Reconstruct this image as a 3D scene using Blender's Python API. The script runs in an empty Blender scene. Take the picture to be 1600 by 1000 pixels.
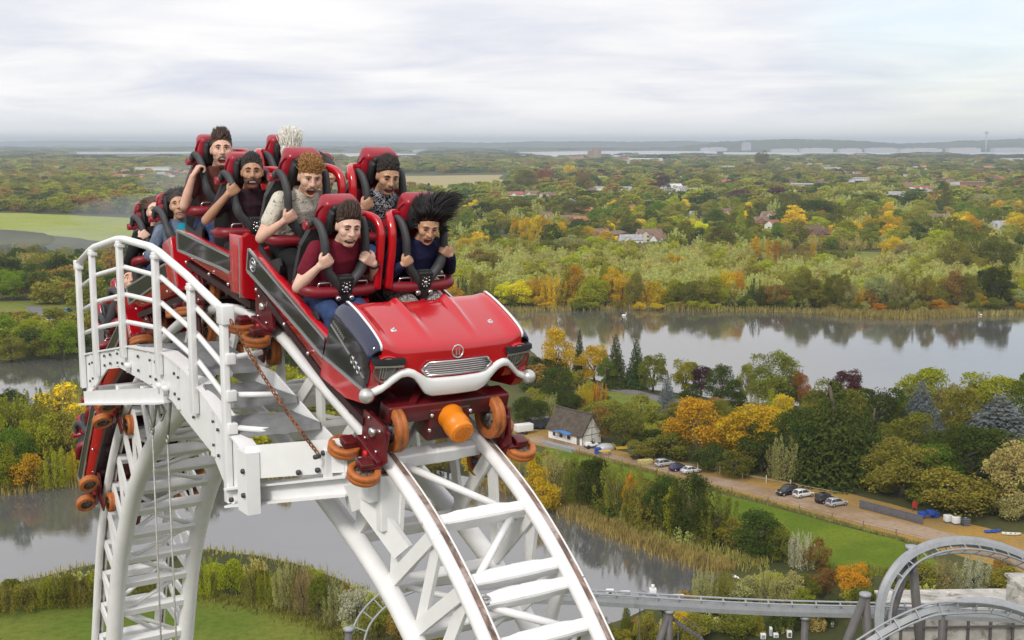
import bpy, bmesh, math, random
import numpy as np
from mathutils import Vector, Matrix, Euler, Quaternion

R = math.radians
S = bpy.context.scene
C = S.collection

# ---------------------------------------------------------------- camera
CAMH = 64.0
FPX = 2000.0                       # focal length in pixels of a 1600 px wide frame
PITCH = math.atan((500 - 222) / FPX)
cam = bpy.data.cameras.new('camera')
cam.sensor_width = 36.0
cam.lens = 36.0 * FPX / 1600.0
cam.clip_start = 0.1
cam.clip_end = 80000
camo = bpy.data.objects.new('camera', cam)
C.objects.link(camo)
camo.location = (0, 0, CAMH)
camo.rotation_euler = (R(90) - PITCH, 0, 0)
S.camera = camo

# ---------------------------------------------------------------- render / view
S.view_settings.view_transform = 'Standard'
S.view_settings.look = 'None'
S.view_settings.exposure = 0.10
S.view_settings.gamma = 1.0
S.cycles.max_bounces = 6
S.cycles.diffuse_bounces = 2
S.cycles.glossy_bounces = 3
S.cycles.transmission_bounces = 3
S.cycles.volume_bounces = 0
S.cycles.use_denoising = True
S.cycles.use_fast_gi = False
S.cycles.use_adaptive_sampling = True
S.cycles.adaptive_threshold = 0.01
S.render.use_persistent_data = False

# ---------------------------------------------------------------- sun and sky
SUN_EL, SUN_AZ = R(40), R(204)      # azimuth clockwise from +Y : behind the camera, a little to its side
sun = bpy.data.lights.new('sun', 'SUN')
sun.energy = 2.0
sun.angle = R(12)
sun.color = (1.0, 0.94, 0.85)
suno = bpy.data.objects.new('sun', sun)
C.objects.link(suno)
sd = Vector((math.sin(SUN_AZ) * math.cos(SUN_EL), math.cos(SUN_AZ) * math.cos(SUN_EL), math.sin(SUN_EL)))
suno.rotation_euler = sd.to_track_quat('Z', 'Y').to_euler()
suno.location = (-40, -60, 140)


class NT:
    """Small helper to write node trees."""
    def __init__(s, tree):
        s.t = tree

    def n(s, kind, **kw):
        nd = s.t.nodes.new(kind)
        for k, v in kw.items():
            if k == 'inp':
                for a, b in v.items():
                    nd.inputs[a].default_value = b
            else:
                setattr(nd, k, v)
        return nd

    def l(s, a, b):
        s.t.links.new(a, b)

    def math(s, op, a, b=None, c=None, clamp=False):
        nd = s.n('ShaderNodeMath', operation=op, use_clamp=clamp)
        for i, v in enumerate((a, b, c)):
            if v is None:
                continue
            if isinstance(v, (int, float)):
                nd.inputs[i].default_value = v
            else:
                s.l(v, nd.inputs[i])
        return nd.outputs[0]

    def mix(s, f, a, b, blend='MIX'):
        nd = s.n('ShaderNodeMix', data_type='RGBA', blend_type=blend)
        for sock, v in ((nd.inputs[0], f), (nd.inputs[6], a), (nd.inputs[7], b)):
            if isinstance(v, (int, float)):
                sock.default_value = v
            elif isinstance(v, tuple):
                sock.default_value = v if len(v) == 4 else (*v, 1)
            else:
                s.l(v, sock)
        return nd.outputs[2]

    def noise(s, vec, scale, detail=4, rough=0.55, dist=0.0):
        nd = s.n('ShaderNodeTexNoise')
        nd.inputs['Scale'].default_value = scale
        nd.inputs['Detail'].default_value = detail
        nd.inputs['Roughness'].default_value = rough
        nd.inputs['Distortion'].default_value = dist
        if vec is not None:
            s.l(vec, nd.inputs['Vector'])
        return nd.outputs['Fac']

    def ramp(s, f, stops):
        nd = s.n('ShaderNodeValToRGB')
        cr = nd.color_ramp
        while len(cr.elements) < len(stops):
            cr.elements.new(0.5)
        for e, (p, c) in zip(cr.elements, stops):
            e.position = p
            e.color = (*c, 1) if len(c) == 3 else c
        s.l(f, nd.inputs[0])
        return nd.outputs[0]

    def rng(s, f, a, b, c=0.0, d=1.0):
        nd = s.n('ShaderNodeMapRange', interpolation_type='SMOOTHSTEP')
        for i, v in enumerate((a, b, c, d)):
            nd.inputs[i + 1].default_value = v
        s.l(f, nd.inputs[0])
        return nd.outputs[0]


world = bpy.data.worlds.new('World')
S.world = world
world.use_nodes = True
w = NT(world.node_tree)
world.node_tree.nodes.clear()
wout = w.n('ShaderNodeOutputWorld')
tc = w.n('ShaderNodeTexCoord')
sky = w.n('ShaderNodeTexSky', sky_type='NISHITA')
sky.sun_disc = False
sky.sun_elevation = SUN_EL
sky.sun_rotation = SUN_AZ
sky.altitude = 60
bg1 = w.n('ShaderNodeBackground')
bg1.inputs[1].default_value = 0.15
w.l(sky.outputs[0], bg1.inputs[0])
sep = w.n('ShaderNodeSeparateXYZ')
w.l(tc.outputs['Generated'], sep.inputs[0])
X, Y, Z = sep.outputs
zz = w.math('ADD', w.math('MAXIMUM', Z, 0.0), 0.11)
cx = w.math('DIVIDE', X, zz)
cy = w.math('DIVIDE', Y, zz)
cv = w.n('ShaderNodeCombineXYZ')
w.l(cx, cv.inputs[0]); w.l(w.math('MULTIPLY', cy, 1.15), cv.inputs[1])
n1 = w.noise(cv.outputs[0], 0.95, 8, 0.56, 0.5)
n2 = w.noise(cv.outputs[0], 0.34, 4, 0.5, 0.3)
nn = w.math('ADD', w.math('MULTIPLY', n1, 0.5), w.math('MULTIPLY', n2, 0.5))
cl = w.ramp(nn, [(0.34, (0.64, 0.68, 0.80)), (0.43, (0.77, 0.79, 0.87)), (0.50, (0.90, 0.90, 0.93)), (0.56, (0.99, 0.98, 0.985)), (0.68, (1.08, 1.065, 1.04))])
# the cloud sheet is a little brighter overhead and pale along the horizon
hz = w.rng(Z, 0.0, 0.034)
cl = w.mix(hz, (0.93, 0.93, 0.93), cl)
up = w.rng(Z, 0.05, 0.16)
cl = w.mix(w.math('MULTIPLY', up, 0.5), cl, (1.0, 0.99, 1.0))
bg2 = w.n('ShaderNodeBackground')
w.l(cl, bg2.inputs[0])
bg2.inputs[1].default_value = 0.98
n3 = w.noise(cv.outputs[0], 0.33, 5, 0.5, 0.2)
vecr = w.n('ShaderNodeVectorMath', operation='DOT_PRODUCT')
w.l(tc.outputs['Generated'], vecr.inputs[0])
vecr.inputs[1].default_value = Vector((0.335, 0.93, 0.125)).normalized()
gap = w.rng(vecr.outputs['Value'], 0.985, 0.999)
thin = w.math('MULTIPLY', w.rng(n3, 0.40, 0.62, 1.0, 0.0), gap)
cover = w.math('SUBTRACT', 1.0, w.math('MULTIPLY', thin, 0.42))
mx = w.n('ShaderNodeMixShader')
w.l(cover, mx.inputs[0]); w.l(bg1.outputs[0], mx.inputs[1]); w.l(bg2.outputs[0], mx.inputs[2])
w.l(mx.outputs[0], wout.inputs[0])

# ---------------------------------------------------------------- materials
MATS = {}


def pm(name, col, rough=0.5, metal=0.0, var=0.0, vscale=3.0, bump=0.0, bscale=30.0, coat=0.0, dirt=None, dscale=2.0, damt=(0.58, 0.75), spec=0.5, obj=True):
    if name in MATS:
        return MATS[name]
    m = bpy.data.materials.new(name)
    m.use_nodes = True
    t = NT(m.node_tree)
    b = m.node_tree.nodes['Principled BSDF']
    b.inputs['Roughness'].default_value = rough
    b.inputs['Metallic'].default_value = metal
    b.inputs['Coat Weight'].default_value = coat
    b.inputs['Coat Roughness'].default_value = 0.06
    b.inputs['Specular IOR Level'].default_value = spec
    c = t.n('ShaderNodeTexCoord').outputs['Object']
    out = (*col, 1)
    if var:
        f = t.noise(c, vscale, 5, 0.6)
        out = t.mix(t.rng(f, 0.3, 0.7), tuple(x * (1 - var) for x in col), tuple(min(1, x * (1 + var)) for x in col))
    if dirt:
        f = t.noise(c, dscale, 6, 0.65, 0.4)
        out = t.mix(t.rng(f, *damt), out, dirt)
    if isinstance(out, tuple):
        b.inputs['Base Color'].default_value = out
    else:
        t.l(out, b.inputs['Base Color'])
    if name == 'white_steel_paint':
        f = t.noise(c, 3.1, 8, .72, .6)
        out = t.mix(t.rng(f, .665, .72), out, (.30, .17, .085))
        t.l(out, b.inputs['Base Color'])
    if bump:
        bn = t.n('ShaderNodeBump')
        bn.inputs['Strength'].default_value = bump
        bn.inputs['Distance'].default_value = 0.02
        t.l(t.noise(c, bscale, 4), bn.inputs['Height'])
        t.l(bn.outputs[0], b.inputs['Normal'])
    MATS[name] = m
    return m


def foliage_mat(name, trans=0.22, colour=None):
    if name in MATS:
        return MATS[name]
    m = bpy.data.materials.new(name)
    m.use_nodes = True
    t = NT(m.node_tree)
    m.node_tree.nodes.clear()
    out = t.n('ShaderNodeOutputMaterial')
    oi = t.n('ShaderNodeObjectInfo')
    geo = t.n('ShaderNodeNewGeometry')
    tcc = t.n('ShaderNodeTexCoord').outputs['Object']
    f = t.noise(tcc, 0.42, 3, 0.6)
    hs = t.n('ShaderNodeHueSaturation')
    if colour is None:
        t.l(oi.outputs['Color'], hs.inputs['Color'])
    else:
        hs.inputs['Color'].default_value = (*colour, 1)
    isl = geo.outputs['Random Per Island']
    t.l(t.math('ADD', 0.474, t.math('MULTIPLY', t.math('ADD', isl, oi.outputs['Random']), 0.030)), hs.inputs['Hue'])
    v = t.math('ADD', t.math('MULTIPLY', isl, 0.55), t.math('MULTIPLY', t.rng(f, 0.3, 0.7), 0.75))
    v = t.math('ADD', v, t.math('MULTIPLY', oi.outputs['Random'], 0.35))
    t.l(t.math('ADD', v, 0.66), hs.inputs['Value'])
    hs.inputs['Saturation'].default_value = 1.0
    d = t.n('ShaderNodeBsdfDiffuse')
    tr = t.n('ShaderNodeBsdfTranslucent')
    t.l(hs.outputs[0], d.inputs[0]); t.l(hs.outputs[0], tr.inputs[0])
    mx = t.n('ShaderNodeMixShader')
    mx.inputs[0].default_value = trans
    t.l(d.outputs[0], mx.inputs[1]); t.l(tr.outputs[0], mx.inputs[2])
    t.l(mx.outputs[0], out.inputs[0])
    MATS[name] = m
    return m


FOL = foliage_mat('foliage')
BARK = pm('bark', (0.10, 0.075, 0.055), 0.9, var=0.4, vscale=4)
WHITE = pm('white_steel_paint', (0.80, 0.80, 0.80), 0.38, var=0.035, vscale=6, bump=0.05, bscale=14, dirt=(0.60, 0.555, 0.49), dscale=1.6, damt=(0.60, 0.86))
WHITEB = pm('white_platform_paint', (0.81, 0.815, 0.82), 0.42, var=0.03, vscale=5, dirt=(0.58, 0.54, 0.48), dscale=2.4, damt=(0.62, 0.85))
WEAR = pm('worn_running_strip', (0.20, 0.125, 0.095), 0.6, var=0.5, vscale=7, dirt=(0.46, 0.38, 0.34), dscale=5, damt=(0.45, 0.6))
RUSTY = pm('rusty_iron', (0.22, 0.085, 0.035), 0.85, var=0.5, vscale=14, bump=0.3, bscale=50)
GRATE = None
RED = pm('red_gloss_paint', (0.50, 0.006, 0.014), 0.22, var=0.06, vscale=2, coat=0.8)
REDIN = pm('red_interior_paint', (0.46, 0.008, 0.012), 0.35, var=0.06, coat=0.3)
DRED = pm('dark_red_frame_paint', (0.115, 0.006, 0.010), 0.4, var=0.2, vscale=6, coat=0.25, dirt=(0.03, 0.015, 0.015), dscale=3, damt=(0.52, 0.72))
MAROON = pm('maroon_padding', (0.205, 0.010, 0.018), 0.42, var=0.12, vscale=6, bump=0.05, bscale=60)
HREST = pm('headrest_red_vinyl', (0.31, 0.008, 0.022), 0.33, var=0.08, vscale=5, coat=0.2)
BLK = pm('black_rubber', (0.016, 0.016, 0.018), 0.5, var=0.3, vscale=8)
BLKG = pm('black_gloss_panel', (0.012, 0.013, 0.018), 0.12, coat=0.6, dirt=(0.10, 0.09, 0.085), dscale=3.2, damt=(0.56, 0.85))
NAVYG = pm('navy_gloss_panel', (0.014, 0.018, 0.055), 0.12, coat=0.7)
DGREY = pm('dark_grey_foam', (0.045, 0.047, 0.052), 0.6, var=0.2, vscale=8)
SILV = pm('silver_trim', (0.66, 0.66, 0.67), 0.28, metal=0.85)
CHROME = pm('polished_steel', (0.70, 0.70, 0.70), 0.22, metal=0.9)
BUMPW = pm('white_bumper_paint', (0.84, 0.84, 0.84), 0.3, coat=0.3, var=0.03)
ORNG = pm('orange_urethane', (0.45, 0.135, 0.030), 0.5, var=0.2, vscale=9, dirt=(0.17, 0.062, 0.028), dscale=9, damt=(0.48, 0.74))
AMBER = pm('amber_urethane', (0.80, 0.24, 0.012), 0.35, var=0.08)
HUB = pm('wheel_hub_metal', (0.23, 0.19, 0.15), 0.5, metal=0.35, var=0.4, vscale=12)
STEEL = pm('bare_steel', (0.34, 0.33, 0.32), 0.4, metal=0.6, var=0.2)
BOLT = pm('dark_bolt', (0.05, 0.05, 0.055), 0.5)
STRAPR = pm('red_webbing', (0.60, 0.012, 0.02), 0.55)
GREYST = pm('grey_track_paint', (0.30, 0.315, 0.335), 0.45, var=0.08, vscale=1.2, dirt=(0.20, 0.20, 0.20), dscale=0.6, damt=(0.5, 0.8))
GREYDK = pm('dark_grey_support_paint', (0.105, 0.098, 0.095), 0.6, var=0.15, vscale=0.7)


# ---------------------------------------------------------------- mesh builder
def basis(d, up=Vector((0, 0, 1))):
    d = d.normalized()
    u = up - d * up.dot(d)
    if u.length < 1e-4:
        u = Vector((1, 0, 0)) - d * d.x
        if u.length < 1e-4:
            u = Vector((0, 1, 0)) - d * d.y
    u.normalize()
    return d, u.cross(d).normalized(), u       # forward, side, up


class MB:
    def __init__(s):
        s.v = []; s.f = []; s.m = []; s.sm = []

    def add(s, vs, fs, mat=0, smooth=False):
        o = len(s.v)
        s.v.extend([tuple(v) for v in vs])
        for f in fs:
            s.f.append(tuple(i + o for i in f)); s.m.append(mat); s.sm.append(smooth)
        return s

    def box(s, c, size, rot=None, mat=0, bev=0.0):
        hx, hy, hz = (x / 2 for x in size)
        c = Vector(c)
        if bev <= 0:
            vs = [Vector((x * hx, y * hy, z * hz)) for z in (-1, 1) for y in (-1, 1) for x in (-1, 1)]
            fs = [(0, 2, 3, 1), (4, 5, 7, 6), (0, 1, 5, 4), (2, 6, 7, 3), (0, 4, 6, 2), (1, 3, 7, 5)]
        else:
            bm = bmesh.new()
            bmesh.ops.create_cube(bm, size=1)
            for v in bm.verts:
                v.co = Vector((v.co.x * 2 * hx, v.co.y * 2 * hy, v.co.z * 2 * hz))
            bmesh.ops.bevel(bm, geom=list(bm.edges), offset=min(bev, hx * .95, hy * .95, hz * .95), segments=3, affect='EDGES', profile=0.5)
            bm.verts.index_update()
            vs = [v.co.copy() for v in bm.verts]
            fs = [tuple(v.index for v in f.verts) for f in bm.faces]
            bm.free()
        if rot is not None:
            vs = [rot @ v for v in vs]
        return s.add([c + v for v in vs], fs, mat, bev > 0)

    def bar(s, a, b, wd, ht, up=Vector((0, 0, 1)), mat=0, bev=0.0):
        a, b = Vector(a), Vector(b)
        d, sd_, u = basis(b - a, Vector(up))
        rot = Matrix((d, sd_, u)).transposed()
        return s.box((a + b) / 2, ((b - a).length, wd, ht), rot, mat, bev)

    def tube(s, pts, r, seg=10, mat=0, caps=True, flat=None, up=Vector((0, 0, 1)), closed=False):
        """pts swept with radius r (number or list); flat = (side, up) squash factors."""
        P = [Vector(p) for p in pts]
        n = len(P)
        rr = [r] * n if isinstance(r, (int, float)) else list(r)
        fa, fb = flat or (1, 1)
        vs = []
        pu = Vector(up)
        for i in range(n):
            if closed:
                d = P[(i + 1) % n] - P[i - 1]
            else:
                d = P[min(i + 1, n - 1)] - P[max(i - 1, 0)]
            d, sd_, u = basis(d, pu)
            if flat is None:
                pu = u
            for k in range(seg):
                a = 2 * math.pi * k / seg
                vs.append(P[i] + sd_ * (math.cos(a) * rr[i] * fa) + u * (math.sin(a) * rr[i] * fb))
        fs = []
        for i in range(n if closed else n - 1):
            j = (i + 1) % n
            for k in range(seg):
                k2 = (k + 1) % seg
                fs.append((i * seg + k, i * seg + k2, j * seg + k2, j * seg + k))
        s.add(vs, fs, mat, True)
        if caps and not closed:
            o = len(s.v) - len(vs)
            s.f.append(tuple(o + k for k in reversed(range(seg)))); s.m.append(mat); s.sm.append(False)
            s.f.append(tuple(o + (n - 1) * seg + k for k in range(seg))); s.m.append(mat); s.sm.append(False)
        return s

    def ball(s, c, r, seg=14, rings=8, mat=0, rot=None):
        r = Vector((r, r, r)) if isinstance(r, (int, float)) else Vector(r)
        c = Vector(c)
        vs = [Vector((0, 0, -r.z))]
        for i in range(1, rings):
            a = -math.pi / 2 + math.pi * i / rings
            for k in range(seg):
                b = 2 * math.pi * k / seg
                vs.append(Vector((r.x * math.cos(a) * math.cos(b), r.y * math.cos(a) * math.sin(b), r.z * math.sin(a))))
        vs.append(Vector((0, 0, r.z)))
        fs = [(0, 1 + (k + 1) % seg, 1 + k) for k in range(seg)]
        for i in range(rings - 2):
            for k in range(seg):
                a0 = 1 + i * seg; k2 = (k + 1) % seg
                fs.append((a0 + k, a0 + k2, a0 + seg + k2, a0 + seg + k))
        t = len(vs) - 1; a0 = 1 + (rings - 2) * seg
        fs += [(a0 + k, a0 + (k + 1) % seg, t) for k in range(seg)]
        if rot is not None:
            vs = [rot @ v for v in vs]
        return s.add([c + v for v in vs], fs, mat, True)

    def lathe(s, prof, c, axis, seg=24, mat=0, smooth=True):
        """prof = [(along axis, radius)], closed where radius is 0."""
        d, sd_, u = basis(Vector(axis), Vector((0.123, 0.2, 0.97)))
        c = Vector(c)
        vs, fs = [], []
        for (h, r) in prof:
            for k in range(seg):
                a = 2 * math.pi * k / seg
                vs.append(c + d * h + sd_ * (math.cos(a) * r) + u * (math.sin(a) * r))
        for i in range(len(prof) - 1):
            for k in range(seg):
                k2 = (k + 1) % seg
                fs.append((i * seg + k, i * seg + k2, (i + 1) * seg + k2, (i + 1) * seg + k))
        return s.add(vs, fs, mat, smooth)

    def prism(s, poly, t0, t1, to3, mat=0):
        """poly of 2D points swept from t0 to t1; to3(a, b, t) -> 3D."""
        n = len(poly)
        vs = [Vector(to3(a, b, t0)) for a, b in poly] + [Vector(to3(a, b, t1)) for a, b in poly]
        fs = [tuple(range(n)), tuple(reversed(range(n, 2 * n)))]
        fs += [(i, n + i, n + (i + 1) % n, (i + 1) % n) for i in range(n)]
        return s.add(vs, fs, mat)

    def loft(s, rings, closed=True, caps=True, mat=0, smooth=True):
        n = len(rings[0])
        vs = [p for r in rings for p in r]
        fs = []
        for i in range(len(rings) - 1):
            for k in range(n if closed else n - 1):
                k2 = (k + 1) % n
                fs.append((i * n + k, i * n + k2, (i + 1) * n + k2, (i + 1) * n + k))
        s.add(vs, fs, mat, smooth)
        if caps and closed:
            o = len(s.v) - len(vs)
            s.f.append(tuple(o + k for k in reversed(range(n)))); s.m.append(mat); s.sm.append(False)
            e = o + (len(rings) - 1) * n
            s.f.append(tuple(e + k for k in range(n))); s.m.append(mat); s.sm.append(False)
        return s

    def mesh(s, name, mats):
        me = bpy.data.meshes.new(name)
        me.from_pydata([tuple(v) for v in s.v], [], s.f)
        me.polygons.foreach_set('material_index', s.m)
        me.polygons.foreach_set('use_smooth', s.sm)
        for m in (mats if isinstance(mats, (list, tuple)) else [mats]):
            me.materials.append(m)
        bm = bmesh.new(); bm.from_mesh(me)
        bmesh.ops.recalc_face_normals(bm, faces=list(bm.faces))
        bm.to_mesh(me); bm.free()
        me.update()
        return me

    def build(s, name, mats, parent=None, loc=None):
        o = bpy.data.objects.new(name, s.mesh(name, mats))
        C.objects.link(o)
        if parent is not None:
            o.parent = parent
        if loc is not None:
            o.location = loc
        return o


def tag(o, label=None, cat=None, group=None, kind=None):
    if label: o['label'] = label
    if cat: o['category'] = cat
    if group: o['group'] = group
    if kind: o['kind'] = kind
    return o


def thing(name, label, cat, loc=(0, 0, 0), rz=0.0, group=None):
    o = bpy.data.objects.new(name, None)
    C.objects.link(o)
    o.empty_display_size = 0.3
    o.location = loc
    o.rotation_euler = (0, 0, rz)
    return tag(o, label, cat, group)


def copy_tree(o, parent=None):
    c = o.copy()
    C.objects.link(c)
    if parent is not None:
        c.parent = parent
    for ch in list(o.children):
        copy_tree(ch, c)
    return c


CP, SP = math.cos(PITCH), math.sin(PITCH)


def ray(px, py):
    x = (px - 800) / FPX; u = -(py - 500) / FPX
    return Vector((x, CP + u * SP, -SP + u * CP))


def gnd(px, py, z=0.0):
    """Ground point (height z) seen at this place of the survey photograph."""
    r = ray(px, py)
    k = (z - CAMH) / r.z
    return Vector((r.x * k, r.y * k, z))


def atd(px, py, d):
    r = ray(px, py)
    k = d / r.y
    return Vector((r.x * k, d, CAMH + r.z * k))


def interp_poly(pts, n):
    """Centripetal Catmull-Rom through pts, n samples per span."""
    P = [Vector(p) for p in pts]
    P = [P[0] * 2 - P[1]] + P + [P[-1] * 2 - P[-2]]
    out = []
    for i in range(1, len(P) - 2):
        p0, p1, p2, p3 = P[i - 1:i + 3]
        t0 = 0; t1 = t0 + max((p1 - p0).length, 1e-6) ** .5; t2 = t1 + max((p2 - p1).length, 1e-6) ** .5; t3 = t2 + max((p3 - p2).length, 1e-6) ** .5
        for k in range(n):
            t = t1 + (t2 - t1) * k / n
            a1 = p0 * ((t1 - t) / (t1 - t0)) + p1 * ((t - t0) / (t1 - t0))
            a2 = p1 * ((t2 - t) / (t2 - t1)) + p2 * ((t - t1) / (t2 - t1))
            a3 = p2 * ((t3 - t) / (t3 - t2)) + p3 * ((t - t2) / (t3 - t2))
            b1 = a1 * ((t2 - t) / (t2 - t0)) + a2 * ((t - t0) / (t2 - t0))
            b2 = a2 * ((t3 - t) / (t3 - t1)) + a3 * ((t - t1) / (t3 - t1))
            out.append(b1 * ((t2 - t) / (t2 - t1)) + b2 * ((t - t1) / (t2 - t1)))
    out.append(P[-2])
    return out

# ================================================================= SETTING: ground, water, paths
def pos_mat(name, build, rough=0.95):
    m = bpy.data.materials.new(name)
    m.use_nodes = True
    t = NT(m.node_tree)
    b = m.node_tree.nodes['Principled BSDF']
    b.inputs['Roughness'].default_value = rough
    b.inputs['Specular IOR Level'].default_value = 0.15
    p = t.n('ShaderNodeNewGeometry').outputs['Position']
    build(t, b, p)
    return m


def gmat(t, b, p):
    f1 = t.noise(p, 0.012, 5, 0.6); f2 = t.noise(p, 0.16, 5, 0.65); f3 = t.noise(p, 1.3, 3, 0.6)
    c = t.mix(t.rng(f1, 0.38, 0.62), (0.050, 0.062, 0.020), (0.105, 0.105, 0.034))
    c = t.mix(t.math('MULTIPLY', t.rng(f2, 0.45, 0.75), 0.55), c, (0.115, 0.085, 0.040))
    c = t.mix(t.math('MULTIPLY', t.rng(f3, 0.35, 0.7), 0.35), c, (0.030, 0.036, 0.012))
    vo = t.n('ShaderNodeTexVoronoi')
    vo.inputs['Scale'].default_value = 0.0021
    t.l(p, vo.inputs['Vector'])
    fld = t.ramp(t.n('ShaderNodeSeparateColor').outputs[0] if False else vo.outputs['Distance'], [(0.0, (0.09, 0.11, 0.03)), (0.5, (0.17, 0.155, 0.06)), (1.0, (0.07, 0.085, 0.03))])
    ln = t.n('ShaderNodeVectorMath', operation='LENGTH')
    t.l(p, ln.inputs[0])
    c = t.mix(t.math('MULTIPLY', t.rng(ln.outputs['Value'], 1800, 4200), 0.55), c, fld)
    t.l(c, b.inputs['Base Color'])


MG = pos_mat('ground_soil_and_scrub', gmat)
mb = MB()
N = 72
rings = []
for rad in (0.0, 200, 600, 1500, 4000, 10000, 27000):
    rings.append(rad)
vs = [(0, 60, 0)]; fs = []
for i, rad in enumerate(rings[1:]):
    for k in range(N):
        a = 2 * math.pi * k / N
        vs.append((math.cos(a) * rad, 60 + math.sin(a) * rad, 0))
for k in range(N):
    fs.append((0, 1 + k, 1 + (k + 1) % N))
for i in range(len(rings) - 2):
    for k in range(N):
        k2 = (k + 1) % N; o = 1 + i * N
        fs.append((o + k, o + N + k, o + N + k2, o + k2))
mb.add(vs, fs)
tag(mb.build('ground', MG), kind='structure')


def sheet(name, pts, mat, z, px=True, kind='structure', sub=3, jit=0.0, seed=1):
    """Flat sheet over a ground outline with a softly wandering edge."""
    rnd = random.Random(seed)
    P = [gnd(*p) if px else Vector((*p, 0)) for p in pts]
    Q = []
    for i in range(len(P)):
        a, b = P[i], P[(i + 1) % len(P)]
        for k in range(sub):
            q = a.lerp(b, k / sub)
            if jit:
                q += Vector((rnd.uniform(-1, 1), rnd.uniform(-1, 1), 0)) * jit * (q.length / 300)
            q.z = z
            Q.append(q)
    me = bpy.data.meshes.new(name)
    bm = bmesh.new()
    f = bm.faces.new([bm.verts.new(q) for q in Q])
    if f.normal.z < 0 or True:
        f.normal_update()
        if f.normal.z < 0:
            f.normal_flip()
    bmesh.ops.triangulate(bm, faces=[f])
    bm.to_mesh(me); bm.free()
    me.materials.append(mat)
    o = bpy.data.objects.new(name, me)
    C.objects.link(o)
    return tag(o, kind=kind)


def watermat(name, base, rip, ior=1.9, rough=0.04):
    def f(t, b, p):
        n1 = t.noise(p, rip, 3, 0.6)
        n2 = t.noise(p, rip * 0.06, 3, 0.5)
        bn = t.n('ShaderNodeBump')
        bn.inputs['Strength'].default_value = 0.22
        bn.inputs['Distance'].default_value = 0.05
        t.l(t.math('MULTIPLY', n1, t.rng(n2, 0.35, 0.65, 0.25, 1.0)), bn.inputs['Height'])
        t.l(bn.outputs[0], b.inputs['Normal'])
        c = t.mix(t.rng(t.noise(p, 0.01, 4), 0.35, 0.65), base, tuple(x * 1.3 for x in base))
        t.l(c, b.inputs['Base Color'])
        b.inputs['Roughness'].default_value = rough
        b.inputs['IOR'].default_value = ior
        b.inputs['Specular IOR Level'].default_value = 0.5
    return pos_mat(name, f)


WAT = watermat('lake_water', (0.075, 0.074, 0.068), 1.6, 2.5)
WATP = watermat('pond_water', (0.085, 0.084, 0.084), 2.2, 2.7)
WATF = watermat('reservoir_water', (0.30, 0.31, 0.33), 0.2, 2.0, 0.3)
sheet('lake_water', [(690, 482), (760, 480), (820, 486), (900, 484), (1000, 481), (1090, 485), (1150, 488), (1230, 486), (1290, 490), (1350, 496), (1440, 497), (1510, 492), (1560, 488), (1640, 490),
                     (1700, 520), (1760, 640), (1700, 655), (1500, 650), (1400, 645), (1300, 640), (1200, 632), (1090, 618), (960, 600), (870, 575), (820, 540), (760, 505)], WAT, 0.03, jit=1.2)
sheet('lake_water', [(-40, 566), (60, 562), (140, 558), (210, 562), (230, 580), (165, 596), (95, 622), (30, 640), (-40, 652)], WAT, 0.03, jit=0.5, seed=4)
POND = [(-60, 778), (0, 772), (100, 758), (200, 748), (330, 745), (450, 742), (560, 738), (680, 735), (760, 752), (800, 768), (870, 788), (915, 812), (955, 832), (1010, 853), (1060, 870), (1110, 884), (1130, 896), (1110, 916),
        (1060, 930), (1000, 955), (930, 985), (870, 1010), (780, 1040), (690, 1010), (640, 975), (590, 938), (540, 912), (480, 886), (400, 868), (330, 858), (260, 860), (200, 868), (120, 888), (40, 908), (-60, 925)]
sheet('pond_water', POND, WATP, 0.03, jit=0.5, seed=2)
# distant reservoirs
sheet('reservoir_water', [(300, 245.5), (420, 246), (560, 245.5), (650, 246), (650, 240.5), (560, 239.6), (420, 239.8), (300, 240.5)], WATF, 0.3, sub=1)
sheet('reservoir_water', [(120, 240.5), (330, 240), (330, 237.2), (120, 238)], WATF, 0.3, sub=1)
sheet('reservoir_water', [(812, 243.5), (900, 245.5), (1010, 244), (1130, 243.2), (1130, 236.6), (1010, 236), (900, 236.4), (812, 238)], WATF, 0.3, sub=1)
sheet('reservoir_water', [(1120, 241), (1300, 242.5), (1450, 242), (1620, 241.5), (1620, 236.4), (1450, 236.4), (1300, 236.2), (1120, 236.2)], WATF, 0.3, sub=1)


def grassmat(name, a, b2, sc=0.05, stripes=False):
    def f(t, b, p):
        f1 = t.noise(p, sc, 5, 0.6); f2 = t.noise(p, sc * 18, 5, 0.7)
        c = t.mix(t.rng(f1, 0.36, 0.64), a, b2)
        c = t.mix(t.math('MULTIPLY', t.rng(f2, 0.4, 0.7), 0.5), c, tuple(x * 0.45 for x in a))
        t.l(c, b.inputs['Base Color'])
        bn = t.n('ShaderNodeBump'); bn.inputs['Strength'].default_value = 0.5; bn.inputs['Distance'].default_value = 0.15
        t.l(t.noise(p, 2.2, 4, 0.7), bn.inputs['Height']); t.l(bn.outputs[0], b.inputs['Normal'])
    return pos_mat(name, f)


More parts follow.
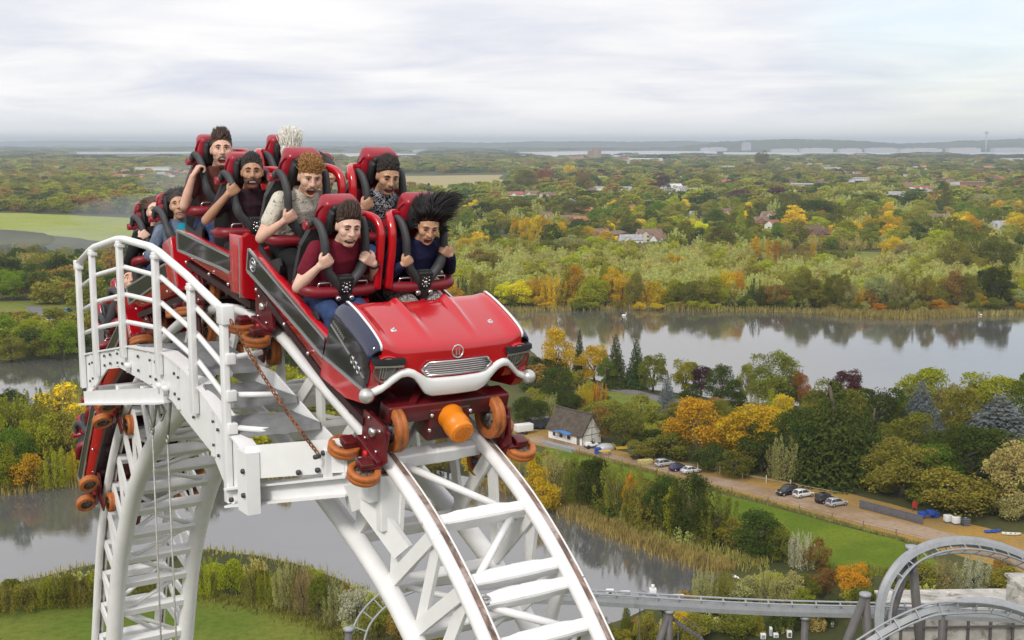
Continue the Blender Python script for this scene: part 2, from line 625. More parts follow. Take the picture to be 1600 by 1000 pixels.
LAWN = grassmat('lawn_grass', (0.105, 0.155, 0.018), (0.165, 0.185, 0.030))
FIELD = grassmat('field_grass', (0.095, 0.150, 0.008), (0.150, 0.195, 0.014), 0.09)
MEAD = grassmat('meadow_grass', (0.26, 0.32, 0.055), (0.33, 0.35, 0.085), 0.02)
STRAW = grassmat('straw_field', (0.36, 0.31, 0.15), (0.42, 0.35, 0.18), 0.02)
MIDG = grassmat('rough_meadow_grass', (0.15, 0.19, 0.03), (0.21, 0.21, 0.05), 0.03)
sheet('lawn', [(-80, 946), (0, 938), (90, 925), (170, 925), (300, 918), (400, 935), (470, 962), (530, 985), (560, 1020), (560, 1120), (-120, 1120)], LAWN, 0.02, jit=0.3)
sheet('field', [(850, 697), (930, 716), (1000, 735), (1100, 765), (1200, 790), (1300, 818), (1400, 843), (1440, 858), (1475, 888), (1380, 900), (1290, 893), (1230, 880), (1150, 850), (1080, 812), (980, 775), (880, 735)], FIELD, 0.02, jit=0.2)
sheet('meadow', [(-40, 332), (40, 333), (130, 337), (240, 343), (300, 346), (330, 352), (320, 384), (230, 383), (160, 378), (100, 370), (50, 362), (-40, 356)], MEAD, 0.05, jit=1.0)
sheet('straw_field', [(560, 276), (640, 275), (780, 273), (790, 284), (780, 293), (700, 298), (600, 297), (540, 292)], STRAW, 0.05, jit=2)
sheet('meadow', [(1195, 415), (1385, 412), (1378, 394), (1260, 392), (1195, 394)], MIDG, 0.05, jit=1.5)
sheet('meadow', [(1480, 345), (1640, 345), (1640, 330), (1500, 330)], MIDG, 0.05, jit=1.5)
sheet('meadow', [(930, 640), (1010, 648), (1120, 655), (1200, 670), (1420, 720), (1460, 712), (1400, 690), (1210, 648), (1120, 632), (1000, 616), (940, 610)], MIDG, 0.02, jit=0.3)
sheet('meadow', [(-20, 470), (120, 470), (300, 485), (330, 540), (140, 520), (-20, 505)], MIDG, 0.02, jit=0.3)


def dirt(t, b, p):
    f1 = t.noise(p, 0.09, 5, 0.6); f2 = t.noise(p, 1.2, 5, 0.65); f3 = t.noise(p, 0.03, 3)
    c = t.mix(t.rng(f1, 0.38, 0.62), (0.27, 0.18, 0.10), (0.36, 0.265, 0.19))
    c = t.mix(t.math('MULTIPLY', t.rng(f2, 0.45, 0.7), 0.5), c, (0.17, 0.115, 0.06))
    c = t.mix(t.math('MULTIPLY', t.rng(f3, 0.5, 0.7), 0.6), c, (0.31, 0.245, 0.20))
    t.l(c, b.inputs['Base Color'])


def yard(t, b, p):
    f1 = t.noise(p, 0.12, 5, 0.65); f2 = t.noise(p, 1.6, 5, 0.65)
    c = t.mix(t.rng(f1, 0.34, 0.66), (0.38, 0.225, 0.050), (0.27, 0.18, 0.070))
    c = t.mix(t.math('MULTIPLY', t.rng(f2, 0.45, 0.72), 0.55), c, (0.12, 0.105, 0.04))
    t.l(c, b.inputs['Base Color'])


def tarmac(t, b, p):
    f1 = t.noise(p, 0.2, 5, 0.65)
    t.l(t.mix(t.rng(f1, 0.34, 0.66), (0.15, 0.145, 0.15), (0.21, 0.20, 0.20)), b.inputs['Base Color'])


DIRT = pos_mat('dirt_track', dirt); YARD = pos_mat('leaf_strewn_gravel', yard); TARM = pos_mat('worn_tarmac', tarmac)
sheet('parking_ground', [(790, 668), (860, 672), (940, 698), (1000, 712), (1100, 728), (1200, 746), (1330, 772), (1420, 795), (1500, 815), (1560, 830), (1640, 838), (1640, 905), (1520, 875), (1440, 852), (1300, 815), (1130, 768), (1000, 733), (900, 708), (820, 692)], YARD, 0.024, jit=0.2)
sheet('path', [(815, 688), (900, 702), (1000, 728), (1130, 760), (1300, 806), (1420, 836), (1500, 858), (1640, 900), (1640, 870), (1560, 848), (1480, 832), (1400, 812), (1290, 784), (1180, 758), (1060, 734), (980, 716), (900, 694), (840, 680)], DIRT, 0.030, jit=0.12)
sheet('path', [(935, 606), (1000, 620), (1090, 640), (1160, 655), (1160, 648), (1080, 631), (1000, 611), (940, 600)], TARM, 0.035)
sheet('path', [(1360, 690), (1440, 700), (1440, 692), (1370, 680)], TARM, 0.035)
sheet('road', [(40, 478), (64, 478), (70, 500), (140, 508), (330, 515), (330, 525), (120, 520), (58, 508)], TARM, 0.03)

# low wooded hills along the horizon
HILL = pos_mat('distant_wooded_hill', lambda t, b, p: t.l(t.mix(t.rng(t.noise(p, 0.0012, 5, 0.7), 0.4, 0.6), (0.035, 0.05, 0.025), (0.075, 0.085, 0.045)), b.inputs['Base Color']))


def hills(az0, az1, dist, hs, depth, seed):
    """A ridge with rounded section following a list of heights between two bearings (px columns)."""
    rnd = random.Random(seed)
    n = 90
    rings = []
    for i in range(n + 1):
        f = i / n
        px = az0 + (az1 - az0) * f
        g = f * (len(hs) - 1); k = min(int(g), len(hs) - 2); q = g - k; q = q * q * (3 - 2 * q)
        h = hs[k] * (1 - q) + hs[k + 1] * q + rnd.uniform(-1, 1) * 4
        h = max(h, 1.0)
        x = (px - 800) / FPX
        row = []
        for j in range(9):
            y = dist + depth * (j / 8 - 0.2)
            row.append((x * y, y, -2 + h * math.sin(math.pi * min(1, j / 8)) ** 0.8))
        rings.append(row)
    mb = MB(); mb.loft(rings, closed=False, caps=False)
    return tag(mb.build('hills', HILL), kind='structure')


hills(-200, 700, 20000, [60, 62, 76, 90, 82, 70, 78, 82, 70, 60], 3500, 3)
hills(560, 1200, 13500, [30, 58, 66, 60, 74, 78, 70, 80, 66, 46], 2000, 5)
hills(1040, 1420, 9800, [20, 50, 74, 84, 90, 86, 78, 66, 50], 1500, 7)
hills(1380, 1900, 10400, [50, 62, 80, 92, 102, 106, 106, 108, 104], 1500, 9)
hills(1120, 1900, 8300, [6, 16, 20, 20, 24, 20, 26, 30, 28, 30], 900, 11)

# ================================================================= TREES
def leaf_quads(P, Nn, size, rnd, flat=0.55, aspect=0.62):
    """P positions, Nn outward normals -> leaf quads (verts, faces)."""
    n = len(P)
    r = rnd.normal(size=(n, 3))
    nn = Nn * flat + r * (1 - flat)
    nn /= np.linalg.norm(nn, axis=1, keepdims=True) + 1e-9
    a = np.cross(nn, rnd.normal(size=(n, 3)))
    a /= np.linalg.norm(a, axis=1, keepdims=True) + 1e-9
    b = np.cross(nn, a)
    s = (size * rnd.uniform(0.6, 1.35, n))[:, None]
    a *= s; b *= s * aspect
    V = np.stack([P - a, P - b * .9 + a * .1, P + a, P + b], 1).reshape(-1, 3)
    return V


def crown_points(kind, n, rnd):
    """Unit crown: height 1 (z 0..1), width 1."""
    P = []; Nn = []
    def blob(c, r, k, shell=0.42):
        d = rnd.normal(size=(k, 3)); d /= np.linalg.norm(d, axis=1, keepdims=True)
        d[:, 2] = np.where(d[:, 2] < -0.45, -d[:, 2], d[:, 2])
        q = 1 - shell * rnd.random(k) ** 1.5
        bump = 1 + 0.16 * np.sin(d[:, 0] * 7 + c[0] * 40) * np.sin(d[:, 1] * 6 + c[1] * 30) + 0.1 * np.sin(d[:, 2] * 11 + c[2] * 17)
        P.append(np.array(c) + d * np.array(r) * (q * bump)[:, None]); Nn.append(d)
    if kind in ('round', 'bush', 'oak'):
        m = {'round': 17, 'bush': 13, 'oak': 24}[kind]
        cz, hz = {'round': (.50, .46), 'bush': (.42, .42), 'oak': (.51, .45)}[kind]
        per = n // m
        for i in range(m):
            if i == 0:
                blob((0, 0, cz), (.36, .36, hz * .86), per * 3)
                continue
            az = i * 2.399 + rnd.uniform(-.4, .4); el = math.asin(rnd.uniform(-.92, .95))
            rr = rnd.uniform(.60, .80)
            c = (.5 * rr * math.cos(az) * math.cos(el), .5 * rr * math.sin(az) * math.cos(el), cz + hz * .80 * math.sin(el))
            q = rnd.uniform(.13, .215)
            blob(c, (q, q, q * rnd.uniform(.7, 1.0) * (1.0 if kind != 'bush' else 1.15)), per)
    elif kind == 'willow':
        m = 26; per = n // m
        for i in range(m):
            az = rnd.uniform(0, 6.283); rr = .40 * math.sqrt(rnd.random())
            top = (1 - .42 * (rr / .4) ** 2) * rnd.uniform(.78, 1.0)
            q = rnd.uniform(.055, .11)
            c = (rr * math.cos(az), rr * math.sin(az), top * .56)
            d = rnd.normal(size=(per, 3)); d /= np.linalg.norm(d, axis=1, keepdims=True)
            z = rnd.random(per) ** .8
            tap = np.sqrt(np.clip(1 - z ** 2.2, 0, 1)) * (0.8 + .3 * np.sin(z * 14 + i))
            pts = np.stack([c[0] * (1 + .25 * z) + d[:, 0] * q * tap * 1.25, c[1] * (1 + .25 * z) + d[:, 1] * q * tap * 1.25, .03 + z * top * .97], 1)
            d[:, 2] = np.abs(d[:, 2]) * .6
            P.append(pts); Nn.append(d)
    elif kind == 'column':
        m = 16; per = n // m
        for i in range(m):
            t = (i + .5) / m
            rr = .5 * math.sin(math.pi * min(1, .10 + t * .88)) ** .7
            az = i * 2.4
            blob((.45 * rr * math.cos(az), .45 * rr * math.sin(az), .05 + t * .9), (rr * .75, rr * .75, .085), per)
    elif kind in ('cone', 'spruce', 'cedar'):
        lay = {'cone': 24, 'spruce': 22, 'cedar': 15}[kind]
        br = []
        for i in range(lay):
            t = i / lay
            if kind == 'cedar':
                R_ = .5 * (1 - t ** 1.6) * rnd.uniform(.8, 1.0) + .04
            else:
                R_ = .5 * (1 - t) ** .85 + .025
            nb = max(5, int(15 * (1 - t) + 4))
            for k in range(nb):
                br.append((t, R_ * rnd.uniform(.72, 1.05), k / nb * 6.283 + i * 1.1 + rnd.uniform(-.2, .2)))
        tot = sum(b[1] for b in br)
        for t, R_, az in br:
            k = max(6, int(n * R_ / tot))
            u = rnd.random(k) ** .6
            z = .06 + .93 * t + u * R_ * {'cone': -.10, 'spruce': -.05, 'cedar': .10}[kind] + rnd.normal(size=k) * .012
            sw = rnd.normal(size=k) * (.20 * R_ + .012) * (0.35 + .65 * np.sin(np.pi * np.clip(u, .1, .95)))
            x = u * R_ * math.cos(az) - sw * math.sin(az); y = u * R_ * math.sin(az) + sw * math.cos(az)
            P.append(np.stack([x, y, np.clip(z, 0.015, 1)], 1))
            nv = np.tile(np.array([math.cos(az) * .5, math.sin(az) * .5, .8]), (k, 1)); Nn.append(nv)
    P = np.concatenate(P); Nn = np.concatenate(Nn)
    return P, Nn


def crown_mesh(name, kind, n, leaf, seed):
    rnd = np.random.default_rng(seed)
    P, Nn = crown_points(kind, n, rnd)
    flat = {'cone': .6, 'spruce': .6, 'cedar': .8}.get(kind, .45)
    V = leaf_quads(P, Nn, leaf, rnd, flat, .55 if kind in ('willow', 'cone', 'spruce') else .7)
    k = len(P)
    me = bpy.data.meshes.new(name)
    me.vertices.add(4 * k); me.vertices.foreach_set('co', V.astype(np.float32).ravel())
    me.loops.add(4 * k); me.loops.foreach_set('vertex_index', np.arange(4 * k, dtype=np.int32))
    me.polygons.add(k)
    me.polygons.foreach_set('loop_start', np.arange(0, 4 * k, 4, dtype=np.int32))
    me.materials.append(FOL)
    me.update(calc_edges=True)
    return me


def trunk_mesh(name, kind, seed):
    rnd = random.Random(seed)
    mb = MB()
    top = {'column': .9, 'cone': .95, 'spruce': .95, 'cedar': .85}.get(kind, .62)
    pts = [(rnd.uniform(-.02, .02) * i, rnd.uniform(-.02, .02) * i, -0.01 + top * i / 5) for i in range(6)]
    mb.tube(pts, [.040 - .005 * i for i in range(6)] if kind not in ('bush', 'willow') else [.022 - .002 * i for i in range(6)], 7)
    if kind not in ('cone', 'spruce'):
        for i in range(6):
            a = i * 2.4 + rnd.uniform(-.3, .3); z0 = rnd.uniform(.10, .42); r1 = rnd.uniform(.22, .36)
            mb.tube([(0, 0, z0), (r1 * .5 * math.cos(a), r1 * .5 * math.sin(a), z0 + .13), (r1 * math.cos(a), r1 * math.sin(a), z0 + rnd.uniform(.24, .4))], [.018, .011, .004], 5)
    return mb.mesh(name, BARK)


KINDS = {'round': 8000, 'oak': 10500, 'bush': 5000, 'willow': 7000, 'column': 5000, 'cone': 8000, 'spruce': 7000, 'cedar': 8000}
LEAF = {'round': .0165, 'oak': .0145, 'bush': .0205, 'willow': .0145, 'column': .021, 'cone': .021, 'spruce': .020, 'cedar': .021}
PROTO = {}
for i, (k, n) in enumerate(KINDS.items()):
    nv = 2 if k in ('column', 'cone', 'spruce', 'cedar') else 3
    PROTO[k] = [(crown_mesh('crown_' + k, k, n, LEAF[k], 100 + i * 10 + j), trunk_mesh('trunk_' + k, k, 50 + i * 10 + j)) for j in range(nv)]

COL = {'dark green': (.046, .062, .011), 'green': (.085, .120, .013), 'bright green': (.15, .215, .014), 'olive': (.175, .160, .026), 'grey green': (.27, .26, .095),
       'golden': (.42, .27, .016), 'yellow': (.52, .43, .020), 'lime yellow': (.225, .225, .016), 'orange': (.40, .19, .018), 'purple': (.070, .028, .030),
       'blue grey': (.12, .145, .14), 'brown': (.20, .125, .032), 'pale willow': (.33, .325, .21), 'russet': (.22, .09, .022), 'tan': (.26, .205, .080), 'mid olive': (.120, .122, .018)}
SHAPE = {'round': 'round tree', 'oak': 'broad tree', 'bush': 'bush', 'willow': 'willow', 'column': 'poplar', 'cone': 'conifer', 'spruce': 'spruce', 'cedar': 'cedar'}
NAME = {'round': 'broadleaf_tree', 'oak': 'spreading_tree', 'bush': 'shrub', 'willow': 'willow_tree', 'column': 'poplar_tree', 'cone': 'conifer_tree', 'spruce': 'spruce_tree', 'cedar': 'cedar_tree'}
TREES = []
trnd = random.Random(77)


def tree(px, py, top, wpx, kind, colour, zone):
    """A tree standing where (px, py) meets the ground, reaching up to row top, wpx wide."""
    g = gnd(px, py)
    d = g.y
    sc = d / FPX * 1.0
    slant = (g - Vector((0, 0, CAMH))).length
    el = math.atan2(CAMH, math.hypot(g.x, g.y))
    h = max((py - top) * slant / FPX / math.cos(el), 1.2)
    wd = wpx * slant / FPX * 1.08
    cm, tm = trnd.choice(PROTO[kind])
    t = bpy.data.objects.new(NAME[kind], None)
    C.objects.link(t)
    t.location = g
    t.rotation_euler = (0, 0, trnd.uniform(0, 6.28))
    c = bpy.data.objects.new('crown', cm); tr = bpy.data.objects.new('trunk', tm)
    for o in (c, tr):
        C.objects.link(o); o.parent = t; o.scale = (wd, wd, h)
    k = trnd.uniform(.88, 1.12)
    c.color = tuple(min(1, x * k * trnd.uniform(.95, 1.05)) for x in COL[colour]) + (1,)
    t['category'] = 'shrub' if kind == 'bush' else 'tree'
    TREES.append((t, px, py, h, kind, colour, zone))
    return t


# zone -> (where it stands, what the count starts from)
ZONES = {
    'shore': ('on the near lake shore', 'the barn'),
    'yard': ('behind the car park', 'the barn'),
    'bank': ('between pond and green field', 'the barn'),
    'pondend': ('beside the grey loop', 'the pond'),
    'far': ('along the far lake shore', 'the train'),
    'wood': ('in woods beyond the lake', 'the train'),
    'farm': ('near the park lane', 'the frame edge'),
    'leftbank': ('on the bank behind the tower', 'the frame edge'),
    'hedge': ('in the lawn hedge', 'the frame edge'),
}
E = """
shore
872 598 512 52 round golden|842 600 556 60 oak dark_green|868 640 575 60 round dark_green|905 588 514 26 cone dark_green|928 600 536 48 round golden
962 606 521 42 cone dark_green|994 606 529 42 cone dark_green|1020 612 552 46 round mid_olive|948 607 556 30 round green|1070 616 558 42 round lime_yellow
1095 618 570 40 round purple|1127 632 571 54 oak dark_green|1165 630 570 34 round olive|1208 640 551 80 oak mid_olive|1250 642 583 34 round russet
1232 640 592 42 round dark_green|1322 640 578 50 round purple|1303 700 597 92 oak mid_olive|1374 684 604 74 round dark_green|1440 662 579 88 round lime_yellow
1437 684 597 74 spruce blue_grey|1548 660 584 100 round lime_yellow|1500 685 608 66 round olive|1562 706 621 122 cedar blue_grey|1600 672 588 46 column green
1042 652 584 40 spruce blue_grey|996 664 612 68 bush olive|912 645 586 28 willow golden|936 642 584 26 willow orange|872 652 606 44 willow grey_green
1205 656 606 34 cone lime_yellow|1224 668 618 40 round golden|1272 655 612 44 round mid_olive|1408 668 618 50 round green|1340 650 606 44 round green|1480 672 600 50 round tan
1530 655 596 44 round olive|1080 634 596 34 bush dark_green|1150 645 608 36 bush dark_green|1180 655 612 34 willow grey_green
yard
1090 716 624 94 round golden|1172 726 630 108 round golden|1130 690 628 70 oak mid_olive|1300 752 600 140 cone dark_green|1246 740 640 86 oak dark_green|1356 750 636 84 cone dark_green
1422 722 648 80 round mid_olive|1408 776 690 112 oak olive|1492 802 728 112 bush olive|1450 775 700 90 round green|1586 800 694 92 round tan|1520 765 668 130 oak dark_green
1478 742 676 90 round dark_green|1226 750 664 50 willow grey_green|1190 738 664 70 oak dark_green|1050 716 668 70 bush mid_olive|1022 708 668 50 bush dark_green|975 696 640 66 round mid_olive
940 690 632 46 round brown|985 680 624 40 willow olive|1000 715 684 52 bush olive|1108 735 688 56 bush dark_green|1150 745 700 56 bush mid_olive|960 668 618 50 bush olive
912 655 628 34 willow mid_olive|1205 705 640 50 round mid_olive|1262 700 632 46 round olive|1390 720 662 60 round mid_olive|1540 800 752 60 bush mid_olive|1585 812 770 56 bush grey_green
1565 740 690 70 round mid_olive|826 668 620 60 oak dark_green|890 655 612 48 round dark_green|1120 655 622 40 round brown|1060 670 628 44 round olive
bank
812 770 694 46 willow grey_green|838 788 708 40 bush golden|795 756 690 36 bush golden|868 786 694 56 willow grey_green|850 800 740 50 bush golden|902 792 706 54 willow mid_olive
930 800 716 58 round dark_green|962 812 712 66 willow olive|984 818 740 24 column orange|1012 826 722 78 willow olive|1034 832 742 60 round dark_green|1050 842 756 26 column lime_yellow
1080 846 744 74 oak dark_green|1118 850 752 70 willow mid_olive|1182 870 803 76 round dark_green|1222 878 818 46 bush mid_olive|1253 888 818 42 willow pale_willow|1276 892 838 40 bush brown
1150 856 806 44 bush olive|1066 836 736 34 willow grey_green|890 772 718 40 bush dark_green|1205 862 812 44 round olive|946 792 724 30 willow olive|776 742 694 40 bush green|995 822 758 40 bush mid_olive
pondend
1100 945 884 44 willow grey_green|1132 942 878 34 willow olive|1160 945 896 50 bush grey_green|1196 945 882 42 willow grey_green|1232 944 892 50 bush grey_green|1330 938 882 54 round orange
1290 930 888 44 bush brown|1262 940 896 40 bush mid_olive|1438 925 872 60 bush olive|1478 925 868 54 willow tan|1520 928 866 56 willow pale_willow|1562 930 882 56 bush olive|1404 940 882 50 bush mid_olive|1590 935 900 40 bush golden
978 1000 940 26 cone mid_olive|1010 1010 950 40 bush olive|905 1015 968 46 bush mid_olive|1080 1005 958 54 bush olive|1150 995 948 56 bush mid_olive|1184 990 946 26 cone olive|1130 975 930 60 bush dark_green|1230 985 940 60 bush dark_green|1290 975 930 60 bush dark_green|1060 990 955 40 bush golden
1350 960 915 50 bush mid_olive|940 1012 962 40 willow mid_olive
farm
20 470 420 42 round bright_green|58 468 426 28 round orange|34 430 392 60 willow grey_green|70 432 390 54 willow olive|100 446 398 50 round dark_green|105 455 424 36 round mid_olive|8 440 400 46 oak dark_green
14 540 494 50 round bright_green|48 548 500 56 round lime_yellow|100 562 502 52 round bright_green|76 560 520 46 round mid_olive|18 565 530 50 round olive|120 540 508 36 bush green|30 500 486 36 bush russet
150 450 420 40 round dark_green|180 470 430 40 round dark_green|90 500 478 28 bush brown|300 450 405 40 round olive|270 440 398 44 round brown|210 445 404 50 round dark_green
leftbank
16 700 604 66 willow lime_yellow|52 690 600 70 willow olive|96 676 590 70 willow grey_green|130 660 588 50 willow lime_yellow|20 650 610 46 round dark_green|66 745 650 70 round lime_yellow|22 760 668 64 round green
108 740 642 66 round olive|128 752 690 46 willow golden|86 762 694 54 willow lime_yellow|44 766 708 50 bush golden|2 768 700 50 round lime_yellow|400 740 676 60 willow lime_yellow|440 740 684 50 bush golden
160 750 690 60 round olive|230 745 690 60 round olive|290 742 690 60 willow olive|350 742 690 60 round mid_olive|500 738 690 60 willow olive|-10 700 620 60 round olive|700 742 668 50 round olive|740 748 700 40 bush golden
640 738 690 60 willow mid_olive|680 738 690 50 bush olive
hedge
8 958 904 48 willow olive|40 956 912 44 bush olive|66 950 896 42 willow lime_yellow|100 948 894 46 bush mid_olive|130 946 888 44 willow olive|160 944 884 44 bush lime_yellow|190 944 886 40 willow grey_green
225 938 880 40 bush olive|262 936 880 42 willow olive|300 928 868 42 willow olive|330 930 866 40 willow lime_yellow|362 932 872 44 bush lime_yellow|395 940 876 42 willow olive|420 944 882 36 willow lime_yellow|448 950 872 42 willow grey_green
474 958 880 40 willow tan|500 968 896 40 bush mid_olive|526 974 906 46 willow grey_green|556 984 908 52 bush pale_willow|590 996 930 50 bush olive|622 1006 956 48 bush brown|650 1012 968 40 bush mid_olive|690 1030 985 50 bush olive|410 932 884 40 bush mid_olive|462 946 890 36 bush olive|540 960 914 36 bush brown
18 940 906 40 bush mid_olive|84 938 902 40 bush mid_olive|145 936 896 40 bush mid_olive
"""
zone = None
for line in E.strip().split('\n'):
    if '|' not in line:
        zone = line.strip(); continue
    for it in line.split('|'):
        a, b, c, d, k, co = it.split()
        tree(float(a), float(b), float(c), float(d), k, co.replace('_', ' '), zone)

# the far shore and the individual trees that stand out of the woods behind it
frnd = random.Random(5)
x = 706
while x < 1610:
    w_ = frnd.uniform(24, 46)
    if x < 780: cols = ['mid olive', 'dark green', 'olive', 'golden', 'grey green']
    elif x < 860: cols = ['yellow', 'golden', 'lime yellow']
    elif x < 1010: cols = ['olive', 'mid olive', 'golden', 'lime yellow', 'olive']
    elif x < 1170: cols = ['olive', 'mid olive', 'golden', 'green', 'lime yellow', 'brown']
    elif x < 1300: cols = ['mid olive', 'brown', 'dark green', 'olive', 'lime yellow']
    elif x < 1500: cols = ['mid olive', 'grey green', 'orange', 'olive', 'golden', 'brown']
    else: cols = ['mid olive', 'grey green', 'olive', 'dark green', 'golden']
    base = 478 + frnd.uniform(-3, 3) + (6 if 1290 < x < 1520 else 0)
    kind = frnd.choice(['round', 'round', 'willow', 'bush', 'oak'])
    tall = frnd.uniform(38, 66) * (.7 if kind == 'bush' else 1)
    tree(x, base, base - tall, w_, kind, frnd.choice(cols), 'far')
    if frnd.random() < .7:
        tree(x + frnd.uniform(-8, 12), base + 4, base - frnd.uniform(6, 20), w_ * .7, 'bush', frnd.choice(cols), 'far')
    x += w_ * frnd.uniform(.34, .52)
E2 = """808 385 338 22 round golden|822 386 335 24 round golden|838 387 336 26 round golden|853 387 338 22 round golden|872 386 345 26 round golden|916 380 352 28 round golden|975 362 342 26 round golden
948 386 360 26 round golden|1076 374 340 24 round yellow|1094 376 344 26 round yellow|1358 374 338 22 round golden|1376 376 336 26 round golden|1396 376 335 28 round golden|1392 406 370 34 round golden|1412 408 380 30 round tan
1500 372 330 30 round yellow|1518 376 336 26 round golden|1592 380 334 40 round golden|1520 424 352 90 willow mid_olive|1560 428 372 60 oak mid_olive|1492 428 376 50 oak olive|1157 378 322 14 column lime_yellow
1171 378 324 14 column mid_olive|1310 378 320 22 column mid_olive|1322 382 344 30 round lime_yellow|1476 336 290 20 column mid_olive|1180 406 370 20 column golden|1200 408 372 12 column golden|1212 410 376 12 column orange|1232 410 374 30 willow brown
1255 410 378 26 willow brown|1270 408 378 10 column golden|1290 410 380 26 willow mid_olive|1310 410 384 26 willow mid_olive|1332 410 384 26 willow olive|1540 330 305 60 oak grey_green|760 398 366 40 willow olive|730 400 372 36 round golden
790 400 370 40 round lime_yellow|745 420 388 34 round brown|765 425 392 40 round olive|1046 420 392 20 bush golden|1060 424 398 24 round golden|900 338 310 44 oak mid_olive|945 352 326 46 oak mid_olive|985 368 338 44 oak mid_olive
800 348 306 60 oak mid_olive|760 352 316 50 oak dark_green|1100 352 326 40 oak mid_olive|1270 348 312 70 oak dark_green|1230 340 300 50 oak mid_olive|1130 392 352 44 oak mid_olive|1010 402 372 40 willow grey_green|890 400 366 50 round grey_green
860 402 374 44 round mid_olive|1440 366 340 50 oak green|820 300 264 34 oak mid_olive|850 290 262 30 round russet|912 300 264 26 round brown|1035 300 276 26 round purple|1100 300 272 30 round mid_olive|890 278 256 22 round golden|1190 262 236 22 oak mid_olive"""
for line in E2.split('\n'):
    for it in line.split('|'):
        a, b, c, d, k, co = it.split()
        tree(float(a), float(b), float(c), float(d), k, co.replace('_', ' '), 'wood')

ORD = ['first', 'second', 'third', 'fourth', 'fifth', 'sixth', 'seventh', 'eighth', 'ninth', 'tenth', 'eleventh', 'twelfth', 'thirteenth', 'fourteenth', 'fifteenth', 'sixteenth', 'seventeenth', 'eighteenth', 'nineteenth', 'twentieth']
gr = {}
for rec in TREES:
    gr.setdefault((rec[4], rec[5], rec[6]), []).append(rec)
for (kind, colour, zone), rs in gr.items():
    where, frm = ZONES[zone]
    rs.sort(key=lambda r: r[1])
    rep = {'farm': -1, 'leftbank': -1, 'hedge': -1}.get(zone)
    for i, r in enumerate(rs):
        lab = f'{colour} {SHAPE[kind]} {where}'
        if len(rs) > 1:
            lab += f', {ORD[min(i, 19)]} from {frm}'
        r[0]['label'] = lab
        r[0]['group'] = f'{SHAPE[kind]}s {where}'


# ------------------------------------------------ woods nobody would count: one scattered object per stretch
def proto_collection(name, specs, n=520, leaf=.062):
    col = bpy.data.collections.new(name)
    meshes = {}
    for i, (k, co) in enumerate(specs):
        if (k, i % 2) not in meshes:
            meshes[(k, i % 2)] = crown_mesh('wood_crown', k, n, leaf, 900 + len(meshes))
        me = meshes[(k, i % 2)].copy()
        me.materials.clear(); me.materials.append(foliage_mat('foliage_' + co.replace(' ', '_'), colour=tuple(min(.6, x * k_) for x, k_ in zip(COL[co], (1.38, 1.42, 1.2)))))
        o = bpy.data.objects.new('wood_tree', me)
        col.objects.link(o)
    return col


def scatter(name, pts, col):
    """pts: (x, y, width, height, pick) -> one stuff object that plants a tree of the collection on every point."""
    me = bpy.data.meshes.new(name)
    n = len(pts)
    me.vertices.add(n)
    A = np.array([(p[0], p[1], 0.0) for p in pts], np.float32)
    me.vertices.foreach_set('co', A.ravel())
    a = me.attributes.new('tree_scale', 'FLOAT_VECTOR', 'POINT'); a.data.foreach_set('vector', np.array([(p[2], p[2], p[3]) for p in pts], np.float32).ravel())
    a = me.attributes.new('tree_turn', 'FLOAT', 'POINT'); a.data.foreach_set('value', np.array([(i * 2.399) % 6.283 for i in range(n)], np.float32))
    a = me.attributes.new('tree_pick', 'INT', 'POINT'); a.data.foreach_set('value', np.array([p[4] for p in pts], np.int32))
    o = bpy.data.objects.new(name, me)
    C.objects.link(o)
    ng = bpy.data.node_groups.new(name, 'GeometryNodeTree')
    ng.interface.new_socket('Geometry', in_out='INPUT', socket_type='NodeSocketGeometry')
    ng.interface.new_socket('Geometry', in_out='OUTPUT', socket_type='NodeSocketGeometry')
    gi = ng.nodes.new('NodeGroupInput'); go = ng.nodes.new('NodeGroupOutput')
    ci = ng.nodes.new('GeometryNodeCollectionInfo')
    ci.inputs['Collection'].default_value = col
    ci.inputs['Separate Children'].default_value = True
    ci.inputs['Reset Children'].default_value = True
    iop = ng.nodes.new('GeometryNodeInstanceOnPoints')
    iop.inputs['Pick Instance'].default_value = True
    def at(nm, ty):
        nd = ng.nodes.new('GeometryNodeInputNamedAttribute'); nd.data_type = ty
        nd.inputs['Name'].default_value = nm
        return nd.outputs['Attribute']
    L = ng.links.new
    L(gi.outputs[0], iop.inputs['Points']); L(ci.outputs[0], iop.inputs['Instance'])
    L(at('tree_pick', 'INT'), iop.inputs['Instance Index']); L(at('tree_scale', 'FLOAT_VECTOR'), iop.inputs['Scale'])
    cx_ = ng.nodes.new('ShaderNodeCombineXYZ'); L(at('tree_turn', 'FLOAT'), cx_.inputs[2])
    L(cx_.outputs[0], iop.inputs['Rotation'])
    L(iop.outputs[0], go.inputs[0])
    md = o.modifiers.new('planting', 'NODES'); md.node_group = ng
    return tag(o, kind='stuff')


def inpoly(x, y, P):
    c = False; j = len(P) - 1
    for i in range(len(P)):
        if (P[i][1] > y) != (P[j][1] > y) and x < (P[j][0] - P[i][0]) * (y - P[i][1]) / (P[j][1] - P[i][1]) + P[i][0]:
            c = not c
        j = i
    return c


KEEP = []       # image-space outlines (on the ground) kept clear of scattered trees
KEEP += [[(-40, 330), (330, 340), (345, 386), (160, 382), (100, 373), (-40, 360)], [(540, 272), (800, 270), (800, 296), (700, 301), (540, 299)], [(1190, 420), (1390, 418), (1380, 391), (1190, 391)],
         [(100, 247), (660, 248), (660, 238), (100, 236)], [(800, 246), (1640, 244), (1640, 235), (800, 235)], [(-20, 470), (60, 470), (120, 500), (330, 505), (330, 545), (-20, 505)]]


